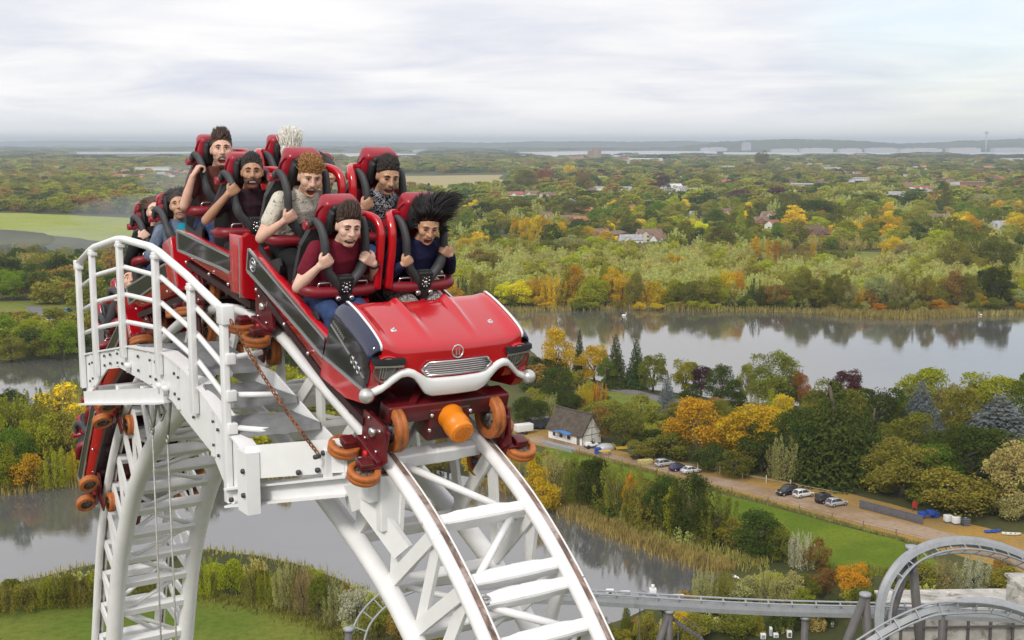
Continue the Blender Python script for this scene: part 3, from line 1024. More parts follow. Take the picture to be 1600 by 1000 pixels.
def region(poly, spacing, picks, hgt, wid, seed, thin=1.0, clear=()):
    rnd = random.Random(seed)
    P = [gnd(*p) for p in poly]
    x0, x1 = min(p.x for p in P), max(p.x for p in P); y0, y1 = min(p.y for p in P), max(p.y for p in P)
    out = []
    G = [[tuple(gnd(*q).xy) for q in k] for k in KEEP] + list(clear)
    Pq = [tuple(p.xy) for p in P]
    y = y0
    while y < y1:
        x = x0
        while x < x1:
            X_, Y_ = x + rnd.uniform(-.5, .5) * spacing, y + rnd.uniform(-.5, .5) * spacing
            x += spacing
            if rnd.random() > thin or not inpoly(X_, Y_, Pq) or any(inpoly(X_, Y_, g) for g in G):
                continue
            cl_ = math.sin(X_ * .011 + seed) + math.sin(Y_ * .008 + X_ * .004)
            k = rnd.random() * .75 + (.125 + cl_ * .06)
            pk = picks[min(len(picks) - 1, max(0, int(k * len(picks))))]
            s = rnd.uniform(.7, 1.25)
            h_ = cap_height(X_, Y_, rnd.uniform(*hgt) * s)
            if h_ < 2: continue
            out.append((X_, Y_, rnd.uniform(*wid) * s, h_, pk))
        y += spacing
    return out

# ================================================================= TOWN (positions first, so that the trees leave the roofs in view)
# px, py of the base, width px, eaves-to-ground px, wall, roof, turn, label
HOUSES = []
for ln in """806 309 26 7 white red .3|white house with red roof beyond the straw field
832 307 24 6 cream brown -.2|cream house with brown roof beside the red roofed one
856 312 26 9 cream brown .6|cream gabled house beyond the woods behind the lake
852 345 22 10 cream brown .5|pale cottage with steep gable among the dark trees
897 322 18 10 white grey 1.1|tall narrow white house amid the town trees
906 336 46 8 brick orange .05|long orange tiled roof between dark trees
890 350 34 10 brick brown .3|brick house with brown gabled roof
905 352 26 10 brick orange .9|small gabled house with an orange facing
933 374 40 12 brick brown .35|red brick house with white window bays above the golden trees
958 372 26 10 brick brown 1.2|red brick house half hidden by the orange tree
985 382 40 10 white grey .2|white walled house with grey roof near the willow scrub
1014 378 44 16 cream brown .15|large cream house with broad brown roof and bay windows
1030 382 22 10 white brown .6|small white house against the large cream one
1040 300 22 8 white white .8|white gabled chalet, first of the bright cluster
1054 298 24 9 white white .6|white gabled chalet, second of the bright cluster
1068 302 24 9 white grey .7|white chalet with grey roof in the bright cluster
1082 304 22 8 white grey .9|white chalet with grey roof at the end of the bright cluster
1046 308 18 7 white white 1.2|low white chalet in front of the bright cluster
942 300 34 6 white grey .1|flat white house beside the purple tree
975 300 26 6 white grey .2|low white house by a tall hedge
1090 342 30 8 white grey .2|white bungalow with grey roof, near the lone poplars
1122 342 24 8 white brown .9|white gabled house by the two poplars
1136 337 22 7 cream brown .4|cream house behind the two poplars
1205 343 36 9 cream brown .2|long brown roof behind the poplars
1208 360 22 12 white red 1.0|white gable with red roof beyond the scrub
1192 352 34 9 brick brown .2|low brick house with dark brown roof beside the poplars
1262 368 46 11 brick darkbrown .12|broad dark brown hipped roof behind the slender trees
1284 372 34 9 brick darkbrown .4|smaller dark brown roof beside the broad hipped one
1466 350 40 12 white brown .06|long white house with brown roof above the golden trees
1574 366 36 12 white grey .05|flat white building by the edge of the woods
1560 360 26 10 white grey .4|grey roofed white building beside the flat one
1430 300 22 9 white red .9|white gable with red roof in the middle of town
1446 302 22 9 white red .7|second white gable with red roof in the middle of town
1400 310 30 8 white grey .2|white house with long grey roof in town
1252 294 40 8 pink grey .1|long pinkish terrace catching the light
1345 284 30 7 white grey .1|white terrace amid the brown roofs
1512 292 56 9 brick brown .08|long brown brick terrace
1540 300 36 9 brick brown .3|brown brick block beside the long terrace
1132 266 34 8 white grey .05|white flat block beyond the dark conifer
1172 272 26 6 white grey .1|low white shed roofs on the rise
1009 252 60 7 white white .04|wide white warehouse near the reservoir
1590 252 56 7 white grey .03|wide pale warehouse at the edge of town
1300 266 30 5 white grey .1|thin white roof line amid the distant trees
240 268 60 9 white grey .04|large white building beyond the meadow woods
205 277 50 5 brick orange .05|long terracotta roof beyond the meadow woods
300 276 30 9 orangewall orange .7|orange gabled hall beyond the woods
312 282 26 8 bluewall bluegrey .2|blue sided hall beside the orange one""".split('\n'):
    nums, lab = ln.split('|')
    a = nums.split()
    HOUSES.append((float(a[0]), float(a[1]), float(a[2]), float(a[3]), a[4], a[5], float(a[6]), lab))
FARH = []
hr_ = random.Random(31)
for (x0, x1, y0, y1, n) in ((1190, 1600, 258, 296, 78), (690, 1150, 247, 262, 26), (820, 1150, 268, 330, 20), (0, 330, 264, 282, 34), (340, 640, 246, 262, 10), (1400, 1600, 296, 340, 14)):
    for k in range(n):
        FARH.append((hr_.uniform(x0, x1), hr_.uniform(y0, y1), hr_.uniform(7, 15), hr_.choice(['white', 'white', 'cream', 'brick', 'pink']), hr_.choice(['red', 'brown', 'brown', 'grey', 'orange', 'darkbrown']), hr_.uniform(-.6, 1.2)))
_VIEW = []
for h in HOUSES:
    g = gnd(h[0], h[1]); _VIEW.append((g.x / g.y, g.y, (h[2] * .62) / FPX, 2.0))
for h in FARH:
    g = gnd(h[0], h[1]); _VIEW.append((g.x / g.y, g.y, (h[2] * .55) / FPX, 3.0))


def cap_height(x, y, h):
    """Trees close in front of a house are kept low enough to leave it in view; none grow through it."""
    for t_, d, w_, z0 in _VIEW:
        if abs(x / y - t_) < w_ + 3.0 / d and y < d + 9:
            dl = d - y
            if dl < 9: return 0
            if dl < .10 * d: h = min(h, z0 + dl * CAMH / d)
    return h

SPECS = [('round', 'olive'), ('round', 'mid olive'), ('oak', 'dark green'), ('willow', 'grey green'), ('round', 'brown'), ('round', 'golden'), ('bush', 'olive'), ('oak', 'green'), ('round', 'lime yellow'), ('willow', 'tan'), ('round', 'purple'), ('cone', 'dark green')]
WC = proto_collection('woods', SPECS, 900, .048)
WN = proto_collection('thicket', SPECS, 2600, .028)
# willow scrub between the far shore and the town
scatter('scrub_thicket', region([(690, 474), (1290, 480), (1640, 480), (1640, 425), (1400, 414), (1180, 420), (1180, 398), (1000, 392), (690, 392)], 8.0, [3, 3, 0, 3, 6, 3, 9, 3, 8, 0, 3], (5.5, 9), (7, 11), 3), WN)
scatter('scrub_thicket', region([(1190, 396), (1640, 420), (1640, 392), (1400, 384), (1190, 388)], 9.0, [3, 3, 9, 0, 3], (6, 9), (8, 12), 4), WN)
# town woods
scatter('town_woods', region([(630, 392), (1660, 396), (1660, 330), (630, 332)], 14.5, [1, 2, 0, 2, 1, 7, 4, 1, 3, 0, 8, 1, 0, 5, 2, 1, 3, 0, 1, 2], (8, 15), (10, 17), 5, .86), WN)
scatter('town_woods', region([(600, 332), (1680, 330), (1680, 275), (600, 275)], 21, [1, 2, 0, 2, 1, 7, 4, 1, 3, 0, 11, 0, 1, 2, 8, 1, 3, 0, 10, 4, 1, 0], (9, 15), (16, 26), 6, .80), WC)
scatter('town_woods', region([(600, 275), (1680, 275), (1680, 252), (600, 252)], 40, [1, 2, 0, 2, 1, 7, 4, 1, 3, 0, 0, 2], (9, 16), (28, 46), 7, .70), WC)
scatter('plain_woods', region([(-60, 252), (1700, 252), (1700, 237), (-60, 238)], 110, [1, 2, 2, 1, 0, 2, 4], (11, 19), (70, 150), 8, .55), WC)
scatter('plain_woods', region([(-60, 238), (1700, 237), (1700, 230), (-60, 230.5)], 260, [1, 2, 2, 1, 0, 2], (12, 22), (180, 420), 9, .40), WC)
# woods on the other side of the tower
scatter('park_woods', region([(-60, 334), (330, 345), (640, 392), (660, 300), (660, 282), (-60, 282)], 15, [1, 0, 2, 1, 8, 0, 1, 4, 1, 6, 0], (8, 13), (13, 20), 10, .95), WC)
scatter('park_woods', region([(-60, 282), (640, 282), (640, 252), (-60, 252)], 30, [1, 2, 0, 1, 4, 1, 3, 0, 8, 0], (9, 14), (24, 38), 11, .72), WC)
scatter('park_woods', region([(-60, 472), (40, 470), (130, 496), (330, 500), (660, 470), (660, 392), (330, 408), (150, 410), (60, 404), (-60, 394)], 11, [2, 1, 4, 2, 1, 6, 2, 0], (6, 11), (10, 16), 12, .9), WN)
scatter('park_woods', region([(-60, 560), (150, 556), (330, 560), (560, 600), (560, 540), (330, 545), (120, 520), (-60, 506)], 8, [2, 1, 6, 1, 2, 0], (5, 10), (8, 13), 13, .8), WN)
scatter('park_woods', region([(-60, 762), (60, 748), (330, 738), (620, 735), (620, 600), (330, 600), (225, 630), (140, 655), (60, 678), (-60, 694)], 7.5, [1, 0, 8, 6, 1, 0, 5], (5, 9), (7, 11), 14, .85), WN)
# undergrowth between the lake shore and the car park, and along the pond bank
scatter('undergrowth', region([(815, 655), (900, 664), (1000, 700), (1120, 722), (1250, 742), (1350, 762), (1440, 790), (1540, 806), (1640, 818), (1640, 700), (1480, 690), (1440, 722), (1380, 712), (1250, 668), (1120, 662), (960, 650), (930, 600), (820, 575)], 6.5, [2, 1, 6, 2, 6, 1, 4], (2.5, 5.5), (4, 8), 15, .8), WN)
scatter('undergrowth', region([(770, 752), (860, 778), (950, 815), (1080, 855), (1150, 876), (1260, 893), (1290, 885), (1180, 845), (1080, 800), (960, 765), (880, 735), (800, 700), (770, 700)], 4.2, [6, 1, 3, 6, 0, 6, 2], (2.0, 4.5), (3, 6), 16, .8), WN)
scatter('undergrowth', region([(1100, 925), (1300, 905), (1380, 910), (1460, 900), (1640, 905), (1640, 945), (1380, 960), (1300, 990), (1150, 1010), (900, 1030), (1000, 985)], 4.0, [6, 1, 3, 6, 0, 4, 9], (1.2, 3.4), (2.5, 5), 17, .75), WN)
scatter('undergrowth', region([(-60, 940), (120, 905), (200, 882), (330, 872), (400, 882), (480, 900), (540, 925), (600, 955), (680, 1010), (740, 1050), (640, 1070), (560, 1000), (480, 962), (400, 938), (300, 922), (170, 928), (90, 930), (-60, 962)], 3.4, [6, 3, 8, 3, 0, 9, 6, 3], (1.0, 2.6), (2.2, 4.4), 18, .55), WN)


# reed fringe round the pond and along the far shore: one stuff object of blades
def reeds(name, lines, dens, hgt, width, colr, seed):
    rnd = np.random.default_rng(seed)
    V = []
    for ln in lines:
        P = [gnd(*p) for p in ln]
        for a, b in zip(P, P[1:]):
            L_ = (b - a).length; n = int(L_ * dens)
            if n < 1: continue
            t = rnd.random(n)[:, None]
            base = np.array(a) * (1 - t) + np.array(b) * t
            dirv = np.array((b - a).normalized()); side = np.array([-dirv[1], dirv[0], 0])
            base = base + side * (rnd.normal(size=n) * width)[:, None]
            base[:, 2] = 0
            h = hgt * rnd.uniform(.55, 1.25, n)
            az = rnd.uniform(0, 6.28, n); wd = rnd.uniform(.05, .12, n) * max(1, hgt / 1.4)
            dx = np.stack([np.cos(az) * wd, np.sin(az) * wd, np.zeros(n)], 1)
            lean = np.stack([rnd.normal(size=n) * .18 * h, rnd.normal(size=n) * .18 * h, h], 1)
            V.append(np.stack([base - dx, base + dx, base + lean + dx * .25, base + lean - dx * .25], 1).reshape(-1, 3))
    V = np.concatenate(V); k = len(V) // 4
    me = bpy.data.meshes.new(name)
    me.vertices.add(4 * k); me.vertices.foreach_set('co', V.astype(np.float32).ravel())
    me.loops.add(4 * k); me.loops.foreach_set('vertex_index', np.arange(4 * k, dtype=np.int32))
    me.polygons.add(k); me.polygons.foreach_set('loop_start', np.arange(0, 4 * k, 4, dtype=np.int32))
    me.materials.append(FOL); me.update(calc_edges=True)
    o = bpy.data.objects.new(name, me); C.objects.link(o)
    o.color = (*colr, 1)
    return tag(o, kind='stuff')


reeds('reeds', [[(760, 752), (800, 766), (870, 786), (915, 810), (955, 830), (1010, 851), (1060, 868), (1110, 882), (1132, 895)]], 110, 1.15, 1.5, (.25, .20, .065), 21)
reeds('reeds', [[(830, 768), (900, 790), (960, 815), (1040, 848), (1120, 868), (1200, 884)]], 70, .9, 2.2, (.22, .19, .055), 22)
reeds('reeds', [[(-60, 776), (0, 770), (100, 757), (200, 748), (330, 744), (560, 738), (680, 735)]], 60, 1.3, 1.5, (.23, .18, .055), 23)
reeds('reeds', [[(-60, 927), (40, 910), (120, 890), (200, 870), (330, 860), (400, 870), (480, 888), (540, 914), (590, 940), (640, 977)]], 16, .6, 1.0, (.24, .21, .06), 24)
reeds('reeds', [[(700, 483), (820, 487), (1000, 482), (1090, 486), (1230, 487), (1290, 491), (1350, 497), (1440, 498), (1510, 493), (1640, 491)]], 14, 2.0, 1.5, (.23, .19, .06), 25)
reeds('reeds', [[(1290, 489), (1350, 495), (1440, 496), (1510, 491)]], 60, 2.4, 2.5, (.22, .19, .06), 26)
reeds('grass_tufts', [[(-60, 958), (90, 934), (300, 926), (480, 964), (560, 1015)]], 70, .45, 1.3, (.15, .14, .03), 27)
reeds('grass_tufts', [[(870, 700), (1000, 733), (1130, 768), (1300, 814), (1440, 852)]], 40, .5, .35, (.20, .19, .06), 28)
reeds('grass_tufts', [[(880, 738), (1080, 812), (1180, 856), (1290, 892), (1420, 896)]], 60, .7, .8, (.16, .16, .035), 29)

# thin mist of the far distance
hz_m = bpy.data.materials.new('haze_air')
hz_m.use_nodes = True
hz_m.node_tree.nodes.clear()
t = NT(hz_m.node_tree)
ho = t.n('ShaderNodeOutputMaterial')
pv = t.n('ShaderNodeVolumePrincipled')
pv.inputs['Color'].default_value = (0.80, 0.90, 1.0, 1)
pv.inputs['Density'].default_value = 0.000095
pv.inputs['Anisotropy'].default_value = 0.2
t.l(pv.outputs[0], ho.inputs['Volume'])
mb = MB(); mb.box((0, 0, 71), (64000, 64000, 144), mat=0)
tag(mb.build('haze', hz_m), kind='stuff')

# ================================================================= THE WHITE COASTER: local axes s (along), y (across), z (up from camera level)
PSI = R(33)
PCX, PCY = -0.56304, 9.22603
HV = Vector((math.sin(PSI), -math.cos(PSI), 0)); TV = Vector((math.cos(PSI), math.sin(PSI), 0))
RZ = PSI - R(90)


def lw(s, y, z):
    return Vector((PCX, PCY, CAMH + z)) + HV * s + TV * y


def un(px, py, y):
    """(s, z) where the sight line meets the plane at offset y."""
    r = ray(px, py)
    k = ((Vector((PCX, PCY, 0)) + TV * y).dot(TV)) / r.dot(TV)
    X = r * k
    return (X - Vector((PCX, PCY, 0))).dot(HV), X.z


PROF = [(-13.2, -64), (-12.4, -45), (-11.2, -25), (-9.9, -14), (-8.75, -8.6), (-7.99, -6.2), (-7.51, -4.8), (-7.04, -3.97), (-6.47, -3.24), (-5.6, -2.5), (-4.76, -2.0), (-3.9, -1.66), (-2.96, -1.485), (-2.4, -1.465),
        (-1.69, -1.58), (-1.15, -1.77), (-.55, -1.975), (0, -2.17), (.61, -2.45), (.96, -2.675), (1.31, -2.955), (1.75, -3.40), (2.2, -4.0), (3.2, -5.9), (5.0, -11.5), (7.6, -24), (9.8, -44), (11.0, -64)]
_c = np.array([(p[0], p[1]) for p in interp_poly([(a, b, 0) for a, b in PROF], 24)])
_d = np.r_[0, np.cumsum(np.hypot(*np.diff(_c, axis=0).T))]
_n = int(_d[-1] / 0.04)
_u = np.linspace(0, _d[-1], _n)
_c = np.stack([np.interp(_u, _d, _c[:, 0]), np.interp(_u, _d, _c[:, 1])], 1)
for _ in range(12):
    _c[1:-1] = (_c[:-2] + 2 * _c[1:-1] + _c[2:]) / 4
CUR = _c
TAN = np.gradient(CUR, axis=0); TAN /= np.linalg.norm(TAN, axis=1, keepdims=True)
NOR = np.stack([-TAN[:, 1], TAN[:, 0]], 1)            # up-side normal


def at_s(s):
    i = int(np.argmin(np.abs(CUR[:, 0] - s))); return i


def pt(i, y, n, z0=CAMH):
    p = CUR[i] + NOR[i] * n
    return (p[0], y, p[1] + z0)


ARC = _u
I_TOP = int(np.argmax(CUR[:, 1]))
def step_list(a, b, d):
    out = []; i = a
    last = ARC[a]
    for k in range(a, b):
        if ARC[k] - last >= d or k == a:
            out.append(k); last = ARC[k]
    return out


track = thing('coaster_track', 'tall white steel roller coaster hill that carries the red train over its crest', 'coaster track', (PCX, PCY, 0), RZ)
GY = {-1: -.490, 1: .318}       # tube centres of the two rails
YM = (GY[-1] + GY[1]) / 2 + .03
DEP = .82
near = [i for i in range(len(CUR)) if CUR[i, 1] > -9.5]
lowA = list(range(0, near[0], 14)); lowB = list(range(near[-1] + 1, len(CUR), 14))
idx = lowA + near[::2] + lowB
for sy in (-1, 1):
    mb = MB()
    mb.tube([pt(i, GY[sy], 0) for i in idx], .046, 14, up=Vector((0, 1, 0)))
    mb.tube([pt(i, GY[sy] + .086, .010) for i in idx], .014, 8, up=Vector((0, 1, 0)))
    rail = mb.build('rail', WHITE, track)
    mb = MB()
    w0 = [pt(i, GY[sy] + .027, .038) for i in idx]; w1 = [pt(i, GY[sy] + .079, .022) for i in idx]
    w2 = [pt(i, GY[sy] + .079, .004) for i in idx]; w3 = [pt(i, GY[sy] + .024, .014) for i in idx]
    mb.loft([[a, b, c, d] for a, b, c, d in zip(w0, w1, w2, w3)], smooth=False)
    mb.build('wear_strip', WEAR, rail)
# rear chords
for sy in (-1, 1):
    mb = MB()
    rad = []
    for i in idx:
        q = min(1, max(0, (CUR[i, 0] + 4.5) / 3.0)); rad.append(.098 * (1 - q) + .074 * q)
    mb.tube([pt(i, YM + sy * .45, -DEP) for i in idx], rad, 14, up=Vector((0, 1, 0)))
    mb.build('rear_chord', WHITE, track)
# ties between the rails; each one a welded box with a thicker waist
TIE = [at_s(v) for v in (.09, .72, 1.17, 1.27)] + [at_s(v) for v in (-.55, -1.2, -1.9, -2.6, -3.3)]
i0 = at_s(-3.95)
TIE += [k for k in step_list(near[0], i0, .45)] + [k for k in step_list(at_s(1.5), near[-1], .62)]


def frame_i(i, y, n):
    return Vector(pt(i, y, n))


def rot_i(i):
    t = Vector((TAN[i, 0], 0, TAN[i, 1])); n = Vector((NOR[i, 0], 0, NOR[i, 1])); y = Vector((0, 1, 0))
    return Matrix((t, y, n)).transposed()


def oct_ring(i, y, n, a, b, ch=.3):
    """Chamfered box ring across the tie at offset y (a along the track, b normal)."""
    P = [(-a, -b * (1 - ch)), (-a * (1 - ch), -b), (a * (1 - ch), -b), (a, -b * (1 - ch)), (a, b * (1 - ch)), (a * (1 - ch), b), (-a * (1 - ch), b), (-a, b * (1 - ch))]
    o = frame_i(i, y, n); t = Vector((TAN[i, 0], 0, TAN[i, 1])); nn = Vector((NOR[i, 0], 0, NOR[i, 1]))
    return [o + t * u + nn * v for u, v in P]


for k, i in enumerate(TIE):
    mb = MB()
    prof = [(-.43, .046, .047), (-.27, .046, .047), (-.19, .054, .056), (.0, .054, .056), (.004, .056, .058), (.19, .054, .056), (.27, .046, .047), (.43, .046, .047)]
    mb.loft([oct_ring(i, YM + y * .92, -.055, a, b, .22) for y, a, b in prof], smooth=False)
    mb.build('cross_tie', WHITE, track)
RT = [k for k in step_list(near[0], at_s(-4.6), .45)] + [at_s(v) for v in (-4.1, -3.2, -2.3, -1.5, -.75, -.05, .55, 1.02, 1.35, 1.7)]
for k, i in enumerate(RT):
    mb = MB()
    mb.loft([oct_ring(i, YM + y, -DEP, .048, .056, .2) for y in (-.41, .41)], smooth=False)
    mb.build('rear_tie', WHITE, track)
# lattice plates between rails and rear chords
for sy in (-1, 1):
    mb = MB()
    L_ = [t_ for t_ in sorted(set(RT)) if True]
    for a, b in zip(L_[:-1], L_[1:]):
        if ARC[b] - ARC[a] > 1.6: continue
        up_ = Vector((TAN[a, 0], 0, TAN[a, 1])); steep = CUR[a, 0] < -4.5
        yc, yr = YM + sy * .43, GY[sy] + (.05 if sy < 0 else 0)
        if steep:
            mb.bar(pt(a, yc, -DEP + .05), pt(a, yr, -.05), .030, .10, up=up_)
            if L_.index(a) % 2 == 0:
                mb.bar(pt(a, yc + .002, -DEP + .05), pt(b, yr + .002, -.05), .024, .07, up=up_)
        else:
            m = (a + b) // 2
            mb.bar(pt(a, yc, -DEP + .05), pt(m, yr, -.04), .030, .105, up=up_)
            mb.bar(pt(m, yr + .034, -.04), pt(b, yc + .03, -DEP + .05), .030, .105, up=up_)
    mb.build('lattice', WHITE, track)
# zig-zag tubes in the rail plane and in the rear plane
mb = MB()
ST = sorted(TIE)
sgn = 1
for a, b in zip(ST[:-1], ST[1:]):
    if ARC[b] - ARC[a] < .2 or ARC[b] - ARC[a] > 1.4: continue
    mb.tube([pt(a, YM - .29 * sgn, -.085), pt(b, YM + .29 * sgn, -.085)], .028, 9)
    sgn = -sgn
mb.build('diagonal_brace', WHITE, track)
mb = MB()
for k, (a, b) in enumerate(zip(L_[:-1], L_[1:])):
    if ARC[b] - ARC[a] > 1.2: continue
    q = 1 if k % 2 else -1
    mb.tube([pt(a, YM - .36 * q, -DEP), pt(b, YM + .36 * q, -DEP)], .024, 8)
mb.build('rear_brace', WHITE, track)
# lower legs, wide of the frame: simple ladders down to the ground and concrete footings
mb = MB()
for part in (lowA, lowB):
    for i in part[::3]:
        mb.bar(pt(i, -.40, -DEP), pt(i, .40, -DEP), .1, .1)
        mb.bar(pt(i, -.38, -.05), pt(i, .38, -.05), .1, .1)
        for sy in (-1, 1):
            mb.bar(pt(i, sy * .43, -DEP + .05), pt(i, sy * .43, -.05), .09, .05)
mb.build('lower_bracing', WHITE, track)
mb = MB()
for s in (-12.9, 10.7):
    mb.box((s, 0, .3), (3, 3, .6), bev=.05)
mb.build('footing', pm('concrete', (.40, .39, .36), .9, var=.2, vscale=1), track)
# ---------------------------------------------------------------- maintenance platform
plat = thing('maintenance_platform', 'white steel maintenance platform with curved handrail and grated steps beside the crest', 'platform', (PCX, PCY, CAMH), RZ)
PY = -1.2
HR = [(-5.19, -1.22), (-4.72, -1.055), (-4.55, -1.01), (-3.78, -.885), (-3.55, -.87), (-2.78, -.885), (-2.55, -.915), (-1.86, -1.055), (-1.64, -1.11), (-1.04, -1.255)]
hr = [Vector((a, PY, b)) for a, b in HR]
mb = MB(); mb.tube(hr, .034, 12)
mb.box((-5.19, PY, -1.235), (.07, .085, .10), bev=.012); mb.box((-1.035, PY, -1.27), (.13, .10, .15), bev=.012)
mb.build('handrail', WHITEB, plat)


def hz_at(s):
    return float(np.interp(s, [p.x for p in hr], [p.z for p in hr]))


TOPB = [(-5.15, -2.14), (-4.43, -2.0), (-3.55, -1.84), (-2.56, -1.765), (-2.1, -1.82), (-1.67, -1.93), (-1.01, -2.17), (-.66, -2.29)]
BOTB = [(-.66, -2.6), (-1.05, -2.72), (-1.44, -2.42), (-2.03, -2.27), (-2.40, -2.16), (-2.99, -2.12), (-3.9, -2.10), (-4.35, -2.18), (-4.95, -2.5), (-5.15, -2.56)]
POSTS = [(-5.13, -2.50), (-4.60, -2.30), (-3.66, -1.98), (-2.62, -1.98), (-1.74, -2.16), (-1.03, -2.72)]
for s, zb in POSTS:
    mb = MB(); zt = hz_at(s)
    mb.box((s, PY - .018, (zt + zb) / 2), (.078, .05, zt - zb - .03), bev=.006)
    mb.box((s, PY - .012, zt - .055), (.115, .066, .03), bev=.004)
    mb.build('post', WHITEB, plat)
for f in (.28, .56, .84):
    mb = MB()
    pts = []
    for s, zb in POSTS:
        zt = hz_at(s); foot = float(np.interp(s, [a for a, b in TOPB], [b for a, b in TOPB]))
        pts.append((s, PY + .024, zt + (foot - zt) * f * .92))
    mb.tube(pts, .0225, 8)
    mb.build('guard_rail', WHITEB, plat)
# outer stringer, with flanges and stiffeners
mb = MB()
mb.prism(TOPB + BOTB, PY + .012, PY + .030, lambda a, b, t: (a, t, b))
tb = [Vector((a, 0, b)) for a, b in TOPB]
for a, b in zip(TOPB[:-1], TOPB[1:]):
    mb.bar((a[0], PY + .06, a[1] - .008), (b[0], PY + .06, b[1] - .008), .14, .016)
for s in (-4.85, -3.95, -2.95, -2.2, -1.4, -.8):
    zt = float(np.interp(s, [a for a, b in TOPB], [b for a, b in TOPB]))
    zb = float(np.interp(s, [a for a, b in reversed(BOTB)], [b for a, b in reversed(BOTB)]))
    mb.box((s, PY + .002, (zt + zb) / 2), (.055, .018, zt - zb - .05))
st = mb.build('stringer', WHITEB, plat)
mb = MB()
rb = random.Random(4)
for s in (-4.95, -4.85, -4.4, -4.2, -3.95, -3.8, -3.3, -2.95, -2.8, -2.3, -2.2, -1.85, -1.4, -1.3, -.8):
    zt = float(np.interp(s, [a for a, b in TOPB], [b for a, b in TOPB]))
    zb = float(np.interp(s, [a for a, b in reversed(BOTB)], [b for a, b in reversed(BOTB)]))
    for f in (.28, .72):
        mb.lathe([(0, .0), (0, .014), (.012, .014), (.014, .0)], (s + .02, PY - .008 + .012, zb + (zt - zb) * f), (0, -1, 0), 8)
mb.build('bolt', BOLT, st)
# lower beam under the far end and cross joists
mb = MB()
mb.bar((-5.13, PY + .02, -2.59), (-2.52, PY + .02, -2.13), .08, .13)
mb.bar((-5.13, PY - .022, -2.655), (-2.52, PY - .022, -2.195), .11, .016)
for s, z in ((-4.9, -2.5), (-4.2, -2.38), (-3.4, -2.26), (-2.7, -2.16)):
    mb.bar((s, PY + .06, z), (s, -.72, z), .09, .11)
for s, z in ((-3.55, -2.06), (-2.63, -2.10), (-2.48, -2.10)):
    mb.lathe([(0, 0), (0, .035), (.04, .035), (.05, .02), (.09, .02), (.09, 0)], (s, PY - .01, z + .06), (0, 0, -1), 10)
mb.build('support_beam', WHITEB, plat)
# inner stringer beside the rail
mb = MB()
INN = [(-4.4, -2.0), (-3.2, -1.86), (-2.18, -1.755), (-1.27, -1.79), (-.56, -2.01), (-.02, -2.15), (-.02, -2.4), (-.62, -2.22), (-1.3, -2.0), (-2.2, -1.96), (-3.2, -2.06), (-4.4, -2.2)]
mb.prism(INN, -.735, -.718, lambda a, b, t: (a, t, b))
mb.build('stringer', WHITEB, plat)
GR = pm('galvanised_grating', (.27, .275, .285), .5, metal=.4, var=.12, vscale=9)


def grating(px4, n):
    """Mesh panel between four surveyed corners: outer-back, outer-front, inner-front, inner-back."""
    P = []
    for (x_, y_), off in zip(px4, (-1.16, -1.16, -.75, -.75)):
        s_, z_ = un(x_, y_, off); P.append(Vector((s_, off, z_)))
    ob, of, if_, ib = P
    mb = MB()
    for i in range(n + 1):
        f = i / n
        mb.bar(ob.lerp(of, f), ib.lerp(if_, f), .008, .035)
    for f in (0, .2, .4, .6, .8, 1):
        mb.bar(ob.lerp(ib, f), of.lerp(if_, f), .008, .030)
    mb.bar(ob, of, .012, .045); mb.bar(ib, if_, .012, .045); mb.bar(of, if_, .012, .05)
    return mb.build('grating', GR, plat)


grating([(215, 541), (300, 584), (404, 576), (346, 536)], 40)
grating([(318, 604), (330, 636), (465, 624), (398, 600)], 26)
grating([(352, 654), (366, 680), (501, 665), (454, 646)], 22)
# end gate: three bars across, brackets, kick plate and end beam
mb = MB()
for z, ex in ((-1.60, -.80), (-1.88, -.5), (-2.13, -.3)):
    mb.tube([(-1.03, PY + .02, z), (ex - .35, -.88, z - .0)], .022, 8)
    mb.box((-1.0, PY + .01, z), (.07, .075, .085), bev=.008)
mb.build('gate_bar', WHITEB, plat)
mb = MB()
a, b = Vector((-.66, PY, -2.32)), Vector((-.02, -.72, -2.195))
mb.bar(a, b, .012, .245)
mb.box((-.66, PY, -2.46), (.19, .10, .46)); 
mb.bar((-.13, -.81, -2.17), (-.13, -.81, -2.38), .05, .05)
mb.build('kick_plate', WHITEB, plat)
mb = MB()
for z, wd, h in ((-2.57, .14, .016), (-2.64, .014, .12), (-2.705, .14, .016)):
    mb.bar((-1.02, PY - .01, z - .02), (.02, -.70, z + .235), wd, h)
mb.bar((-.02, -.72, -2.5), (.02, -.5, -2.45), .12, .2)
mb.build('end_beam', WHITEB, plat)
for q in ((-.87, PY - .02, -2.63), (-.05, -.77, -2.40), (-.16, -.845, -2.36)):
    pass
for q in ((-.93, PY - .03, -2.66), (-.62, PY - .05, -2.37), (-.62, PY - .05, -2.55), (-.30, -.955, -2.35), (-.18, -.86, -2.32), (-.14, -.83, -2.19)):
    mb = MB(); mb.lathe([(0, 0), (0, .020), (.018, .020), (.02, 0)], q, (.35, -.9, 0.1), 8)
    mb.build('bolt', BOLT, plat)
# bracket box that ties the end beam to the track
mb = MB()
mb.box((.10, -.60, -2.36), (.20, .10, .30), bev=.01); mb.box((.20, -.50, -2.52), (.08, .16, .40), bev=.008)
mb.bar((.05, -.62, -2.5), (.32, -.45, -2.86), .05, .16)
mb.build('bracket', WHITEB, plat)

